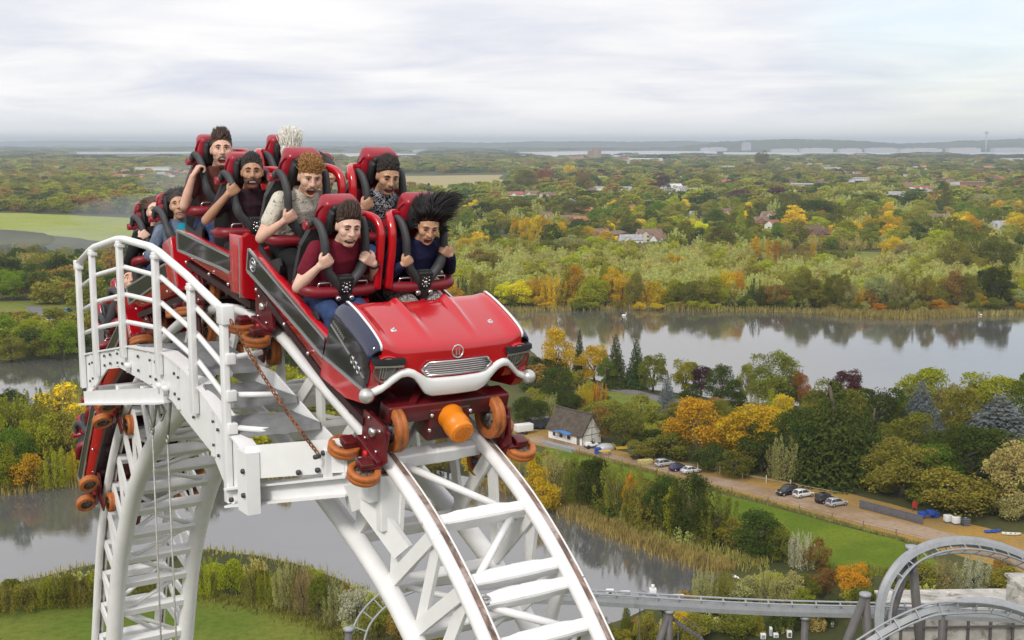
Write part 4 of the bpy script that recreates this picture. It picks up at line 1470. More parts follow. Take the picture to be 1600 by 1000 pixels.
# rusty safety chain and hanging rope slings
def link_chain(mb, pts, r, link):
    P = [Vector(p) for p in pts]
    seg = [0]
    for a, b in zip(P[:-1], P[1:]): seg.append(seg[-1] + (b - a).length)
    n = int(seg[-1] / link)
    for i in range(n):
        def f(d):
            for k in range(len(P) - 1):
                if d <= seg[k + 1]: return P[k].lerp(P[k + 1], (d - seg[k]) / (seg[k + 1] - seg[k]))
            return P[-1]
        c, c2 = f(i * link), f((i + 1.35) * link)
        d, sd_, u = basis(c2 - c)
        ax = sd_ if i % 2 else u
        m = (c + c2) / 2; L = (c2 - c).length / 2; w_ = link * .34
        ring = []
        for k in range(10):
            t_ = 2 * math.pi * k / 10
            ring.append(m + d * (math.cos(t_) * L) + ax * (math.sin(t_) * w_))
        mb.tube(ring, r, 5, closed=True)


ch = thing('safety_chain', 'rusty safety chain slung from the handrail end across the platform steps', 'chain', lw(-.97, -1.19, -1.30), RZ)
mb = MB()
A, B = Vector((0, 0, 0)), Vector((.86, .31, -.90))
link_chain(mb, [A.lerp(B, f) + Vector((0, 0, -.05 * math.sin(math.pi * f))) for f in np.linspace(0, 1, 9)], .0055, .036)
mb.build('chain_links', RUSTY, ch)
mb = MB(); mb.lathe([(0, 0), (0, .018), (.05, .018), (.05, 0)], B, (.3, -.9, 0), 8); mb.build('anchor_bolt', BOLT, ch)
ROPE = pm('galvanised_wire_rope', (.42, .41, .38), .55, metal=.3, var=.2, vscale=40)
for k, (s, y, z, s2) in enumerate(((-3.30, -1.12, -2.26, -3.02), (-2.62, -1.12, -2.18, -2.52))):
    rp = thing('rope_sling', ('wire rope sling with a looped tail hanging from the platform beam', 'single wire rope sling hanging beside the curved white pipe')[k], 'rope', lw(s, y, z), RZ, 'rope slings under the platform')
    mb = MB()
    dx = s2 - s
    if k == 0:
        mb.tube([(-.12, 0, 0), (.13, -.01, -.30)], .014, 6); mb.tube([(.30, 0, .02), (.15, -.01, -.30)], .014, 6)
        mb.tube(interp_poly([(.30, 0, .02), (.33, 0, -.12), (.44, -.02, -.16), (.50, -.01, -.07), (.38, 0, -.02)], 5), .011, 6)
        mb.tube([(.14, -.01, -.30), (.15, -.01, -3.6)], .0085, 6)
    else:
        mb.tube([(0, 0, .02), (-.12, -.01, -.38)], .014, 6)
        mb.tube([(-.12, -.01, -.38), (-.06, -.01, -3.8)], .0085, 6)
    mb.build('wire_rope', ROPE, rp)
    mb = MB()
    tip = (.14, -.01, -.30) if k == 0 else (-.12, -.01, -.38)
    mb.tube([(tip[0] + .03 * math.cos(a), tip[1], tip[2] + .04 * math.sin(a)) for a in np.linspace(0, 6.283, 12, endpoint=False)], .011, 6, closed=True)
    mb.build('shackle', STEEL, rp)
# cable clamps on a lower tie
for k, y in enumerate((-.36, .40)):
    i = at_s(1.24)
    mb = MB()
    for dz in (0, .035):
        mb.tube([Vector(pt(i, y, .0, 0)) + Vector((.02 * math.cos(a) + .03, 0.02 * math.sin(a), -dz - .02)) for a in np.linspace(0, 6.283, 10, endpoint=False)], .009, 6, closed=True)
    mb.tube([Vector(pt(i, y, -.02, 0)) + Vector((.03, 0, .02)), Vector(pt(i, y, -.1, 0)) + Vector((.03, 0, -.06))], .011, 6)
    o = mb.build('wire_clamp', STEEL, track, loc=(0, 0, CAMH))

# ================================================================= THE GREY COASTER LOWER DOWN
def grey_track(label, pts, ups, spine=(.9, 1.3), gauge=.62, rail_up=.95, tie=1.9, with_spine=True):
    """pts world points of the spine centre; ups: direction from spine to rails."""
    P = interp_poly(pts, 8)
    U = interp_poly([Vector(u).normalized() for u in ups], 8)
    base = P[0].copy(); base.z = 0
    t = thing('grey_coaster_track', label, 'coaster track', base, 0, 'grey coaster track sections')
    L = [p - base for p in P]
    rg = []; ra = []; rb_ = []; ti = []; acc = 0; last = -9
    for i in range(len(L)):
        d = (L[min(i + 1, len(L) - 1)] - L[max(i - 1, 0)]).normalized()
        u = (U[i] - d * U[i].dot(d)).normalized(); sd_ = d.cross(u)
        rg.append([L[i] + sd_ * a * spine[0] / 2 + u * b * spine[1] / 2 for a, b in ((-.8, -1), (.8, -1), (1, .0), (.8, 1), (-.8, 1), (-1, 0))])
        ra.append(L[i] + u * rail_up + sd_ * gauge); rb_.append(L[i] + u * rail_up - sd_ * gauge)
        if i: acc += (L[i] - L[i - 1]).length
        if acc - last > tie: ti.append((L[i], u, sd_)); last = acc
    if with_spine:
        mb = MB(); mb.loft(rg, smooth=False); mb.build('spine', GREYST, t)
    for q in (ra, rb_):
        mb = MB(); mb.tube(q, .12, 8); mb.build('rail', GREYST, t)
    mb = MB()
    for c, u, sd_ in ti:
        mb.bar(c + u * rail_up - sd_ * gauge, c + u * rail_up + sd_ * gauge, .12, .12, up=u)
        if with_spine:
            mb.bar(c + u * spine[1] * .4 - sd_ * .3, c + u * rail_up - sd_ * gauge, .10, .10, up=d)
            mb.bar(c + u * spine[1] * .4 + sd_ * .3, c + u * rail_up + sd_ * gauge, .10, .10, up=d)
    mb.build('track_ties', GREYST, t)
    return t


upz = Vector((0, 0, 1)); tocam = Vector((0, -1, .25))
grey_track('long level run of grey box track passing in front of the pond bushes', [atd(820, 934, 138), atd(930, 938, 140), atd(1060, 946, 141), atd(1200, 953, 141), atd(1350, 957, 140), atd(1480, 960, 139), atd(1660, 968, 138)], [upz] * 7, spine=(.9, 1.1), rail_up=.95)
ctr = atd(1500, 1000, 136)
ap = [atd(x_, y_, d_) for x_, y_, d_ in ((1384, 1060, 133), (1376, 1005, 133), (1374, 955, 133.5), (1385, 912, 134), (1410, 876, 135), (1445, 855, 137), (1490, 846, 139), (1535, 849, 141), (1580, 862, 143), (1625, 885, 145), (1670, 925, 147))]
grey_track('grey steel loop arching high over the bushes, rails on its inner side', ap, [(ctr - p).normalized() * .8 + tocam * .35 for p in ap], spine=(.9, 1.0), rail_up=1.15, gauge=.6)
bp = [atd(x_, y_, d_) for x_, y_, d_ in ((1290, 1050, 127), (1345, 1012, 127), (1400, 978, 127.5), (1450, 955, 128), (1500, 943, 129), (1545, 941, 130), (1590, 952, 131), (1640, 975, 132), (1700, 1010, 133))]
grey_track('low grey curve of track twisting under the tall loop', bp, [Vector((-.5, -.8, .4)), Vector((-.5, -.8, .4)), Vector((-.4, -.8, .4)), Vector((-.3, -.8, .3)), Vector((0, -.8, -.1)), Vector((.1, -.8, -.4)), Vector((.1, -.8, -.5)), Vector((.1, -.8, -.5)), Vector((.1, -.8, -.5))], spine=(.8, .9), rail_up=.95)
lp = [atd(x_, y_, d_) for x_, y_, d_ in ((551, 1060, 130), (556, 1010, 131), (566, 975, 132), (590, 945, 134), (620, 925, 136), (660, 910, 139), (710, 902, 143), (770, 900, 147), (830, 910, 146))]
grey_track('narrow grey ladder-like track curving behind the white legs', lp, [Vector((.35, -.75, .6))] * 9, gauge=.75, rail_up=.2, with_spine=False, tie=1.6)


def support(label, top, feet, r=.42):
    t = thing('track_support', label, 'support column', Vector((top.x, top.y, 0)), 0, 'dark supports of the grey coaster')
    o = Vector((top.x, top.y, 0))
    for f in feet:
        mb = MB(); mb.tube([top - o, f - o], r, 12); mb.build('leg', GREYDK, t)
    mb = MB(); mb.lathe([(0, 0), (0, r * 1.35), (.35, r * 1.35), (.35, 0)], top - o + Vector((0, 0, -.1)), (0, 0, 1), 14)
    mb.build('cap_plate', GREYST, t)
    return t


def foot(px, py, d):
    p = atd(px, py, d); p.z = -.1
    return p


def below(p, dx=0, dy=0):
    return Vector((p.x + dx, p.y + dy, -.1))


p = atd(1046, 956, 141); support('dark column with a slanting brace under the level grey track by the stairs', p, [below(p), below(p, -3.6, -1)], .42)
p = atd(1258, 966, 141); support('single dark column under the middle of the level grey track', p, [below(p)], .42)
p = atd(1352, 930, 133.5); support('dark two-legged support holding the foot of the grey loop', p, [below(p, 1.2, -1), below(p, -6.5, -3)], .48)
p = atd(1424, 856, 136.5); support('tall dark two-legged support rising to the top of the grey loop', p, [below(p, -6.0, -3), below(p, 2.8, 1)], .5)
p = atd(1473, 958, 139); support('dark column standing against the stained concrete wall', p, [below(p)], .42)
p = atd(545, 984, 131); support('short dark post beside the narrow curving track', p, [below(p, -.8, 0)], .42)

# stained concrete remains at the corner
CONC = pm('stained_concrete', (.46, .44, .40), .9, var=.25, vscale=.35, dirt=(.16, .145, .12), dscale=.55, damt=(.5, .68), bump=.2, bscale=3)
wl = thing('concrete_wall', 'stained pale concrete wall with dark posts below the grey loop', 'wall', gnd(1390, 1012), math.atan2(1.0, 24))
mb = MB(); mb.box((9.5, .0, 2.6), (19, .5, 5.2)); mb.box((9.5, 3.5, 5.05), (19, 6.5, .3)); mb.build('wall_panel', CONC, wl)
for k in range(7):
    mb = MB(); mb.box((1.2 + k * 2.9, -.45, 2.2), (.3, .3, 4.4)); mb.build('post', GREYDK, wl)
mb = MB(); mb.box((9.5, -.75, 2.9), (18, .2, .25)); mb.build('beam', GREYDK, wl)
pl = thing('concrete_pillar', 'tall weathered white concrete pillar behind the twisting grey track', 'pillar', gnd(1576, 1006), .05)
mb = MB(); mb.box((0, 0, 3.9), (1.0, .9, 7.8)); mb.box((.1, 0, 8.1), (.5, .6, .7)); mb.build('shaft', CONC, pl)
bl = thing('concrete_building', 'low pale concrete building with dark openings at the corner of the park', 'building', gnd(1625, 1008), .06)
mb = MB(); mb.box((3, 4, 3.2), (8, 8, 6.4)); mb.box((3, 4, 6.6), (8.6, 8.6, .4)); mb.build('wall', CONC, bl)
for x_ in (.8, 3.4, 5.6):
    mb = MB(); mb.box((x_, -.02, 2.6), (1.5, .12, 2.6)); mb.build('opening', GREYDK, bl)
# stair and equipment by the level run
sa = thing('steel_stair', 'dark zigzag steel stair descending beside the level grey track', 'stair', gnd(1085, 1010), 0)
o = sa.location
A = [atd(1000, 936, 142) - o, atd(1035, 953, 142) - o, atd(1060, 974, 142) - o, atd(1098, 998, 142) - o]
for i_, (a, b) in enumerate(zip(A[:-1], A[1:])):
    mb = MB()
    for dy in (-.45, .45):
        mb.bar(a + Vector((0, dy, 0)), b + Vector((0, dy, 0)), .08, .25)
        mb.bar(a + Vector((0, dy, 1)), b + Vector((0, dy, 1)), .05, .05)
    n = 7
    for k in range(n):
        q = a.lerp(b, (k + .5) / n); mb.box(q, (.32, .9, .05))
    mb.build('flight', GREYDK, sa)
mb = MB()
for a in A:
    mb.tube([a, Vector((a.x, a.y, 0))], .07, 6)
mb.build('stair_post', GREYDK, sa)
BOXW = pm('white_cabinet_paint', (.72, .72, .72), .5)
for k, (x_, y_, w_, h_, lab) in enumerate(((953, 926, .9, .8, 'square white cabinet with a dark lens on the grey track'), (977, 927, 1.1, .5, 'flat white box on the grey track beside the square cabinet'), (992, 929, 1.6, .3, 'long thin white box lying on the grey track'), (1020, 926, .8, 1.1, 'tall white cabinet with a small beacon on the grey track'), (1058, 931, 1.6, .25, 'thin white bar on the grey track rail'))):
    q = atd(x_, y_, 142)
    t = thing('equipment_box', lab, 'box', q - Vector((0, 0, h_ / 2)), 0, 'white equipment boxes on the grey track')
    mb = MB(); mb.box((0, 0, h_ / 2), (w_, .6, h_), bev=.06); mb.build('casing', BOXW, t)
    if k in (0, 3):
        mb = MB()
        if k == 0: mb.lathe([(0, 0), (0, .2), (.06, .2), (.06, 0)], (0, -.31, h_ / 2), (0, -1, 0), 12)
        else: mb.lathe([(0, 0), (0, .2), (.4, .2), (.45, 0)], (0, 0, h_), (0, 0, 1), 12)
        mb.build('beacon', GREYDK if k == 0 else BOXW, t)
for k, (x_, y_, w_, h_, lab) in enumerate(((1192, 991, 1.0, 1.0, 'white square cabinet standing on the ground below the track'), (1204, 986, .5, 1.6, 'narrow white cabinet standing taller than its neighbours'), (1212, 989, .9, .8, 'small white cabinet beside the narrow tall one'), (1233, 989, .9, 1.3, 'white cabinet with a dark door by the single column'), (1096, 999, .7, .8, 'white box by the bottom of the steel stair'), (1300, 972, .5, .9, 'small white box among the rubble by the loop'))):
    q = gnd(x_, y_ + 8); w_ *= .7; h_ *= .7
    t = thing('control_cabinet', lab, 'cabinet', q, 0, 'white cabinets on the ground')
    mb = MB(); mb.box((0, 0, h_ / 2 + .1), (w_, .6, h_), bev=.05); mb.build('casing', BOXW, t)
    mb = MB(); mb.box((0, -.31, h_ / 2 + .1), (w_ * .6, .03, h_ * .6)); mb.build('panel', GREYDK if k == 3 else GREYST, t)

# ================================================================= THE TRAIN
CARS = [(-.885, -1.83, 17.5), (-2.45, -1.475, 2.0), (-4.0, -1.69, -19.0), (-5.46, -2.40, -38.0), (-6.58, -3.40, -56.0)]


def wheel_mesh(r, wd, orange=0, hub=1):
    """Axis along y, centred."""
    mb = MB()
    h = wd / 2
    mb.lathe([(-h, r * .62), (-h, r * .93), (-h * .72, r), (-h * .12, r * 1.0), (0, r * .965), (h * .12, r), (h * .72, r), (h, r * .93), (h, r * .62), (h * .55, r * .60), (-h * .55, r * .60), (-h, r * .62)], (0, 0, 0), (0, 1, 0), 30, orange)
    mb.lathe([(-h * .5, 0), (-h * .5, r * .61), (h * .5, r * .61), (h * .5, 0)], (0, 0, 0), (0, 1, 0), 24, hub)
    mb.lathe([(-h * 1.05, 0), (-h * 1.05, r * .20), (h * 1.05, r * .20), (h * 1.05, 0)], (0, 0, 0), (0, 1, 0), 14, 2)
    for k in range(6):
        a = k * math.pi / 3
        for q in (-1, 1):
            mb.lathe([(0, 0), (0, r * .05), (.012, r * .05), (.012, 0)], (r * .40 * math.cos(a), q * h * .5, r * .40 * math.sin(a)), (0, q, 0), 6, 2)
    return mb.mesh('wheel', [ORNG, HUB, BOLT])


WH_BIG = wheel_mesh(.168, .085)
WH_SIDE = wheel_mesh(.118, .075)


def put(name, me, parent, loc=(0, 0, 0), rot=None, scale=None):
    o = bpy.data.objects.new(name, me)
    C.objects.link(o)
    o.parent = parent
    o.location = loc
    if rot: o.rotation_euler = rot
    if scale: o.scale = scale
    return o


def bogie_mesh(side):
    """Wheel carrier of one side, in rail axes: x along, y outwards (side), z up; rail centre at the origin."""
    mb = MB(); q = side
    mb.box((0, q * .085, .20), (.30, .022, .19), bev=.006)           # cheek plate beside the running wheel
    mb.box((0, q * .135, .02), (.34, .05, .13), bev=.008)            # outer arm
    mb.prism([(-.20, .28), (.10, .33), (.22, .10), (.10, -.04), (-.14, -.02)], q * .098, q * .118, lambda a, b, t: (a, t, b))
    mb.box((-.13, q * .20, .045), (.10, .16, .022), bev=.004); mb.box((.15, q * .20, .045), (.10, .16, .022), bev=.004)
    mb.box((.15, q * .235, .072), (.10, .10, .035), bev=.006); mb.box((-.13, q * .235, .072), (.10, .10, .035), bev=.006)
    mb.box((0, q * .115, -.15), (.12, .02, .22), bev=.005)
    for z in (-.02, .05):
        mb.lathe([(0, 0), (0, .026), (.02, .026), (.02, 0)], (.02, q * .16, z), (0, q, 0), 10, 1)
    mb.lathe([(0, 0), (0, .034), (.05, .034), (.055, .02), (.055, 0)], (0.0, q * .10, .215), (0, q, 0), 12, 2)
    for z in (.10, .27):
        for x_ in (-.1, .08):
            mb.lathe([(0, 0), (0, .014), (.012, .014), (.012, 0)], (x_, q * .118, z), (0, q, 0), 6, 2)
    return mb.mesh('bogie_frame', [DRED, STRAPR, CHROME])


BOG = {s: bogie_mesh(s) for s in (-1, 1)}


def add_bogies(car, carM, i):
    """Both wheel carriers that ride the rails at curve index i."""
    t = Vector((TAN[i, 0], 0, TAN[i, 1])); n = Vector((NOR[i, 0], 0, NOR[i, 1]))
    for sd_ in (-1, 1):
        M = Matrix.Identity(4)
        for k, v in enumerate((t, Vector((0, 1, 0)), n)):
            for r_ in range(3): M[r_][k] = v[r_]
        p = Vector((CUR[i, 0], GY[sd_] + .020, CUR[i, 1]))
        M.translation = p
        b = put('bogie_frame', BOG[sd_], car)
        b.matrix_local = carM.inverted() @ M
        put('running_wheel', WH_BIG, b, (0, .030, .218))
        for x_ in (-.155, .175):
            put('side_wheel', WH_SIDE, b, (x_, sd_ * .245, 0), (R(90), 0, 0))
        put('upstop_wheel', WH_SIDE, b, (0, sd_ * .02, -.185))


UNDER = pm('dark_underbody', (.035, .012, .013), .55, var=.4, vscale=5)  # near-black red plate that makes the underside of the tub dark
SEATS = {}


def seat_meshes(inner):
    """Seat for one rider, hip point at the origin; inner = +1 when the neighbour seat is on +y."""
    out = []
    mb = MB()      # shell: back and squab
    mb.loft([[Vector((x_, y_ * w_, z_)) for x_, y_, z_ in ((-.20 + l_, -1, z), (-.13 + l_, -1.05, z), (-.08 + l_, -.6, z), (-.08 + l_, .6, z), (-.13 + l_, 1.05, z), (-.20 + l_, 1, z))] for z, w_, l_ in ((-.12, .20, .0), (.15, .225, .01), (.42, .22, .05), (.62, .15, .09), (.80, .12, .11))], smooth=False)
    mb.loft([[Vector((x_, y_ * .24, z_)) for y_, z_ in ((-1, -.16), (1, -.16), (1.02, -.04), (.8, -.085), (-.8, -.085), (-1.02, -.04))] for x_ in (-.14, .10, .34)], smooth=False)
    mb.prism([(-.10, -.20), (.36, -.20), (.40, .02), (.34, .06), (.20, -.02), (-.05, .02)], -.262, -.242, lambda a, b, t: (a, t, b))
    mb.prism([(-.10, -.20), (.36, -.20), (.40, .02), (.34, .06), (.20, -.02), (-.05, .02)], .242, .262, lambda a, b, t: (a, t, b))
    out.append(('seat', mb.mesh('seat', BLK), None))
    mb = MB()      # red headrest shell with ribs
    mb.box((-.01, 0, .70), (.17, .30, .30), Matrix.Rotation(R(12), 3, 'Y'), bev=.05)
    mb.box((-.07, 0, .50), (.13, .24, .28), Matrix.Rotation(R(12), 3, 'Y'), bev=.04)
    for y_ in (-.153, .153):
        mb.tube([(-.06, y_, .60), (-.03, y_, .72), (.05, y_, .80)], .012, 6)
    mb.tube([(-.05, -.24, .60), (-.05, .24, .60)], .034, 10)
    out.append(('headrest', mb.mesh('headrest', HREST), 'seat'))
    mb = MB(); mb.box((.075, 0, .69), (.06, .20, .25), Matrix.Rotation(R(12), 3, 'Y'), bev=.028)
    for y_ in (-.105, .105):
        mb.box((.095, y_, .68), (.10, .035, .20), Matrix.Rotation(R(12), 3, 'Y'), bev=.016)
    out.append(('headrest_pad', mb.mesh('headrest_pad', BLK), 'seat'))
    mb = MB()      # over-the-shoulder arms and yoke
    for q in (-1, 1):
        path = interp_poly([(-.05, q * .20, .60), (.03, q * .195, .665), (.11, q * .18, .645), (.185, q * .168, .55), (.215, q * .162, .44), (.228, q * .135, .33), (.245, q * .075, .255), (.25, q * .04, .20)], 4)
        n = len(path)
        mb.tube(path, [.027 + .010 * math.sin(math.pi * k / (n - 1)) + (.010 if k > n * .6 else 0) for k in range(n)], 9, flat=(.85, 1.15), up=Vector((1, 0, .3)))
    mb.prism([(-.085, .27), (-.06, .19), (.06, .19), (.085, .27), (.05, .30), (-.05, .30)], .225, .262, lambda a, b, t: (t, a, b))
    out.append(('shoulder_restraint', mb.mesh('shoulder_restraint', DGREY), 'seat'))
    mb = MB()      # buckle housing with a silver latch mark
    mb.box((.268, 0, .225), (.05, .125, .155), bev=.016)
    mb.box((.292, 0, .215), (.012, .085, .105), bev=.01)
    for y_, z_, r_ in ((0, .215, .019), (-.028, .235, .008), (.028, .235, .008), (-.03, .205, .007), (.03, .205, .007), (-.012, .185, .008), (.012, .185, .008), (0, .25, .008), (.02, .262, .005), (-.02, .258, .005)):
        mb.lathe([(0, 0), (0, r_), (.006, r_ * .8), (.008, 0)], (.297, y_, z_), (1, 0, 0), 8, 1)
    for y_ in (-.055, .055):
        mb.lathe([(0, 0), (0, .021), (.03, .021), (.034, .012), (.034, 0)], (.275, y_, .13), (1, 0, 0), 10, 1)
    mb.box((.268, 0, .115), (.045, .075, .09), bev=.01)
    out.append(('buckle', mb.mesh('buckle', [BLK, CHROME]), 'seat'))
    mb = MB()      # padded lap bar
    mb.tube(interp_poly([(.00, -.285, .155), (.10, -.285, .16), (.20, -.27, .165), (.24, -.20, .165), (.245, 0, .165), (.24, .20, .165), (.20, .27, .165), (.10, .285, .16), (.0, .285, .155)], 4), [.03] * 4 + [.046] * 25 + [.03] * 4, 12)
    out.append(('lap_bar', mb.mesh('lap_bar', MAROON), 'seat'))
    mb = MB()
    for y_ in (-.15, .15):
        mb = MB()
        mb.tube(interp_poly([(.23, y_ - .055, .205), (.235, y_ - .05, .235), (.235, y_, .24), (.235, y_ + .05, .235), (.23, y_ + .055, .205)], 3), .008, 6)
        mb.box((.235, y_, .243), (.03, .09, .012), bev=.004)
        out.append(('grab_handle', mb.mesh('grab_handle', [CHROME]), 'seat'))
    mb = MB(); mb.loft([[Vector((x_, -.022, z_)), Vector((x_, .022, z_)), Vector((x_ + .006, .022, z_ - .004)), Vector((x_ + .006, -.022, z_ - .004))] for x_, z_ in ((.270, .11), (.300, .02), (.315, -.10), (.30, -.2))], smooth=False)
    out.append(('crotch_strap', mb.mesh('crotch_strap', STRAPR), 'seat'))
    mb = MB()      # hoop between the seats
    y_ = inner * .295
    mb.tube(interp_poly([(.235, y_, .165), (.225, y_, .30), (.205, y_, .52), (.17, y_, .63), (.10, y_ * .96, .685), (.0, y_ * .80, .69), (-.03, y_ * .5, .68)], 5), .034, 12)
    out.append(('guard_hoop', mb.mesh('guard_hoop', RED), 'seat'))
    return out


def add_seat(car, loc, inner):
    if inner not in SEATS:
        SEATS[inner] = seat_meshes(inner)
    root = None
    for nm, me, par in SEATS[inner]:
        o = put(nm, me, car if par is None else root, loc if par is None else (0, 0, 0))
        if par is None: root = o
    return root


ROWS = [(-.385, .525), (-1.135, .655)]
SY = .345


def tub(x0, x1):
    mb = MB()
    rings = []
    n = 8
    for k in range(n + 1):
        f = k / n; x = x0 + (x1 - x0) * f
        bot = .36 - .16 * min(1, (x + 1.2) / 1.5); top = .615 - .10 * min(1, max(0, (x + 1.2) / 1.35)); 
        half = [(.0, bot - .06), (.40, bot - .06), (.57, bot - .02), (.648, bot + .05), (.658, top - .03), (.640, top + .005), (.60, top + .012), (.53, top - .03), (.48, top - .13), (.46, .30), (0, .30)]
        rings.append([Vector((x, y, z)) for y, z in half] + [Vector((x, -y, z)) for y, z in reversed(half[1:-1])])
    mb.loft(rings)
    return mb


def flank(car, sd_, lead):
    yo = lambda d: sd_ * (.659 + d)
    mb = MB()
    x1 = .30 if lead else .10
    mb.prism([(-1.24, .605), (-.53, .555), (.06, .515), (x1, .51), (x1 - .01, .385), (-.14, .405), (-1.215, .44)], yo(0), yo(.010), lambda a, b, t: (a, t, b))
    p = mb.build('side_panel', BLKG, car)
    mb = MB()
    mb.bar((-1.225, yo(.012), .432), (-.14, yo(.012), .397), .012, .022); mb.bar((-.14, yo(.012), .397), (x1, yo(.012), .377), .012, .022)
    mb.bar((-1.245, yo(.008), .615), (-.53, yo(.008), .566), .016, .02); mb.bar((-.53, yo(.008), .566), (x1, yo(.008), .520), .016, .02)
    mb.bar((-1.235, yo(.012), .43), (-1.25, yo(.012), .62), .012, .016)
    mb.build('trim', SILV, p)
    if lead and True:
        mb = MB()
        mb.tube([(-1.13 + .055 * math.cos(a), yo(.012), .525 + .055 * math.sin(a)) for a in np.linspace(0, 6.283, 22, endpoint=False)], .006, 6, closed=True)
        for q in range(3):
            mb.tube([(-1.155 + .02 * q + .012 * math.cos(a), yo(.012), .525 + .022 * math.sin(a)) for a in np.linspace(0, 5.0, 10)], .004, 5)
        mb.build('emblem', SILV, p)
    mb = MB()
    for x_, z_ in ((-1.05, .34), (-.45, .30), (0.02, .27)):
        mb.ball((x_, yo(-.006), z_), .016, 8, 6)
    mb.build('stud', CHROME, car)


def chassis(car, lead):
    mb = MB()
    mb.box((-.45 if not lead else -.1, 0, .21), (1.5 if not lead else 2.2, .62, .12), bev=.02)
    mb.box((-1.02, 0, .22), (.16, 1.0, .12), bev=.02)
    if lead:
        mb.box((1.0, 0, .26), (.16, 1.0, .14), bev=.02)
        mb.box((.98, 0, .15), (.22, .34, .26), bev=.02)
        for q in (-1, 1):
            mb.bar((.85, q * .12, .38), (1.04, q * .30, .30), .05, .10)
    mb.tube([(-1.3, 0, .16), (-1.75, 0, .16)], .05, 8)
    for x_ in (-.9, -.5, -.1, .3):
        mb.box((x_, 0, .135), (.06, .8, .05))
    mb.build('chassis', DRED, car)
    mb = MB()
    xs_ = np.linspace(-1.22, .37 if not lead else .9, 8)
    mb.loft([[Vector((x, y, .30 - .16 * min(1, (x + 1.2) / 1.5) - dz)) for y, dz in ((-.60, -.03), (.60, -.03), (.60, .03), (-.60, .03))] for x in xs_], smooth=False)
    for x in xs_[::2]:
        mb.box((x, 0, .25 - .16 * min(1, (x + 1.2) / 1.5)), (.05, 1.1, .08))
    mb.build('underbody', UNDER, car)


def make_car(k):
    s, z, a = CARS[k]
    lead = k == 0
    labs = ['leading red car with chrome grille and white bumper, nose down over the crest', 'second red car just behind the leading car at the top of the hill', 'third red car tilting up behind the white railing posts', 'fourth red car climbing steeply behind the platform railing', 'last red car hanging almost vertical below the platform beam']
    car = bpy.data.objects.new('coaster_car', None); C.objects.link(car)
    tag(car, labs[k], 'coaster car', 'cars of the red coaster train')
    car.location = lw(s, 0, z)
    car.rotation_euler = (0, R(a), RZ)
    carM = Matrix.Translation(Vector((s, 0, z))) @ Matrix.Rotation(R(a), 4, 'Y')
    tub(-1.22, .38 if not lead else .5).build('body', RED if lead else RED, car)
    for sd_ in (-1, 1):
        flank(car, sd_, lead)
    chassis(car, lead)
    if not lead:
        mb = MB()      # red front wall with a notch over the coupling
        half = [(.0, .62), (.40, .64), (.60, .74), (.655, .70), (.665, .55), (.655, .20), (.46, .16), (.42, .30), (.30, .40), (.0, .42)]
        poly = half + [(-y, z_) for y, z_ in reversed(half[1:-1])]
        mb.prism(poly, .30, .385, lambda y, z_, t: (t, y, z_))
        mb.box((.24, -.655, .47), (.28, .03, .50), bev=.01); mb.box((.24, .655, .47), (.28, .03, .50), bev=.01)
        f = mb.build('front_wall', RED, car)
        for q in (-1, 1):
            mb = MB(); mb.bar((.345, q * .672, .20), (.345, q * .672, .70), .012, .02)
            mb.build('edge_trim', SILV, f)
    else:
        nose(car)
    # rear wall
    mb = MB()
    mb.prism([(-.62, .40), (.62, .40), (.62, .60), (.30, .72), (-.30, .72), (-.62, .60)], -1.235, -1.20, lambda y, z_, t: (t, y, z_))
    mb.build('rear_wall', REDIN, car)
    for ri, (hx, hz_) in enumerate(ROWS):
        for q in (-1, 1):
            add_seat(car, (hx, q * SY, hz_), -q)
    # riser under the second row
    mb = MB(); mb.box((-1.0, 0, .40), (.40, .92, .16), bev=.02); mb.build('seat_riser', REDIN, car)
    i = at_s(s)
    ar = ARC[i] - 1.02
    add_bogies(car, carM, int(np.argmin(np.abs(ARC - ar))))
    if lead:
        add_bogies(car, carM, int(np.argmin(np.abs(ARC - (ARC[i] + 1.04)))))
    return car, carM


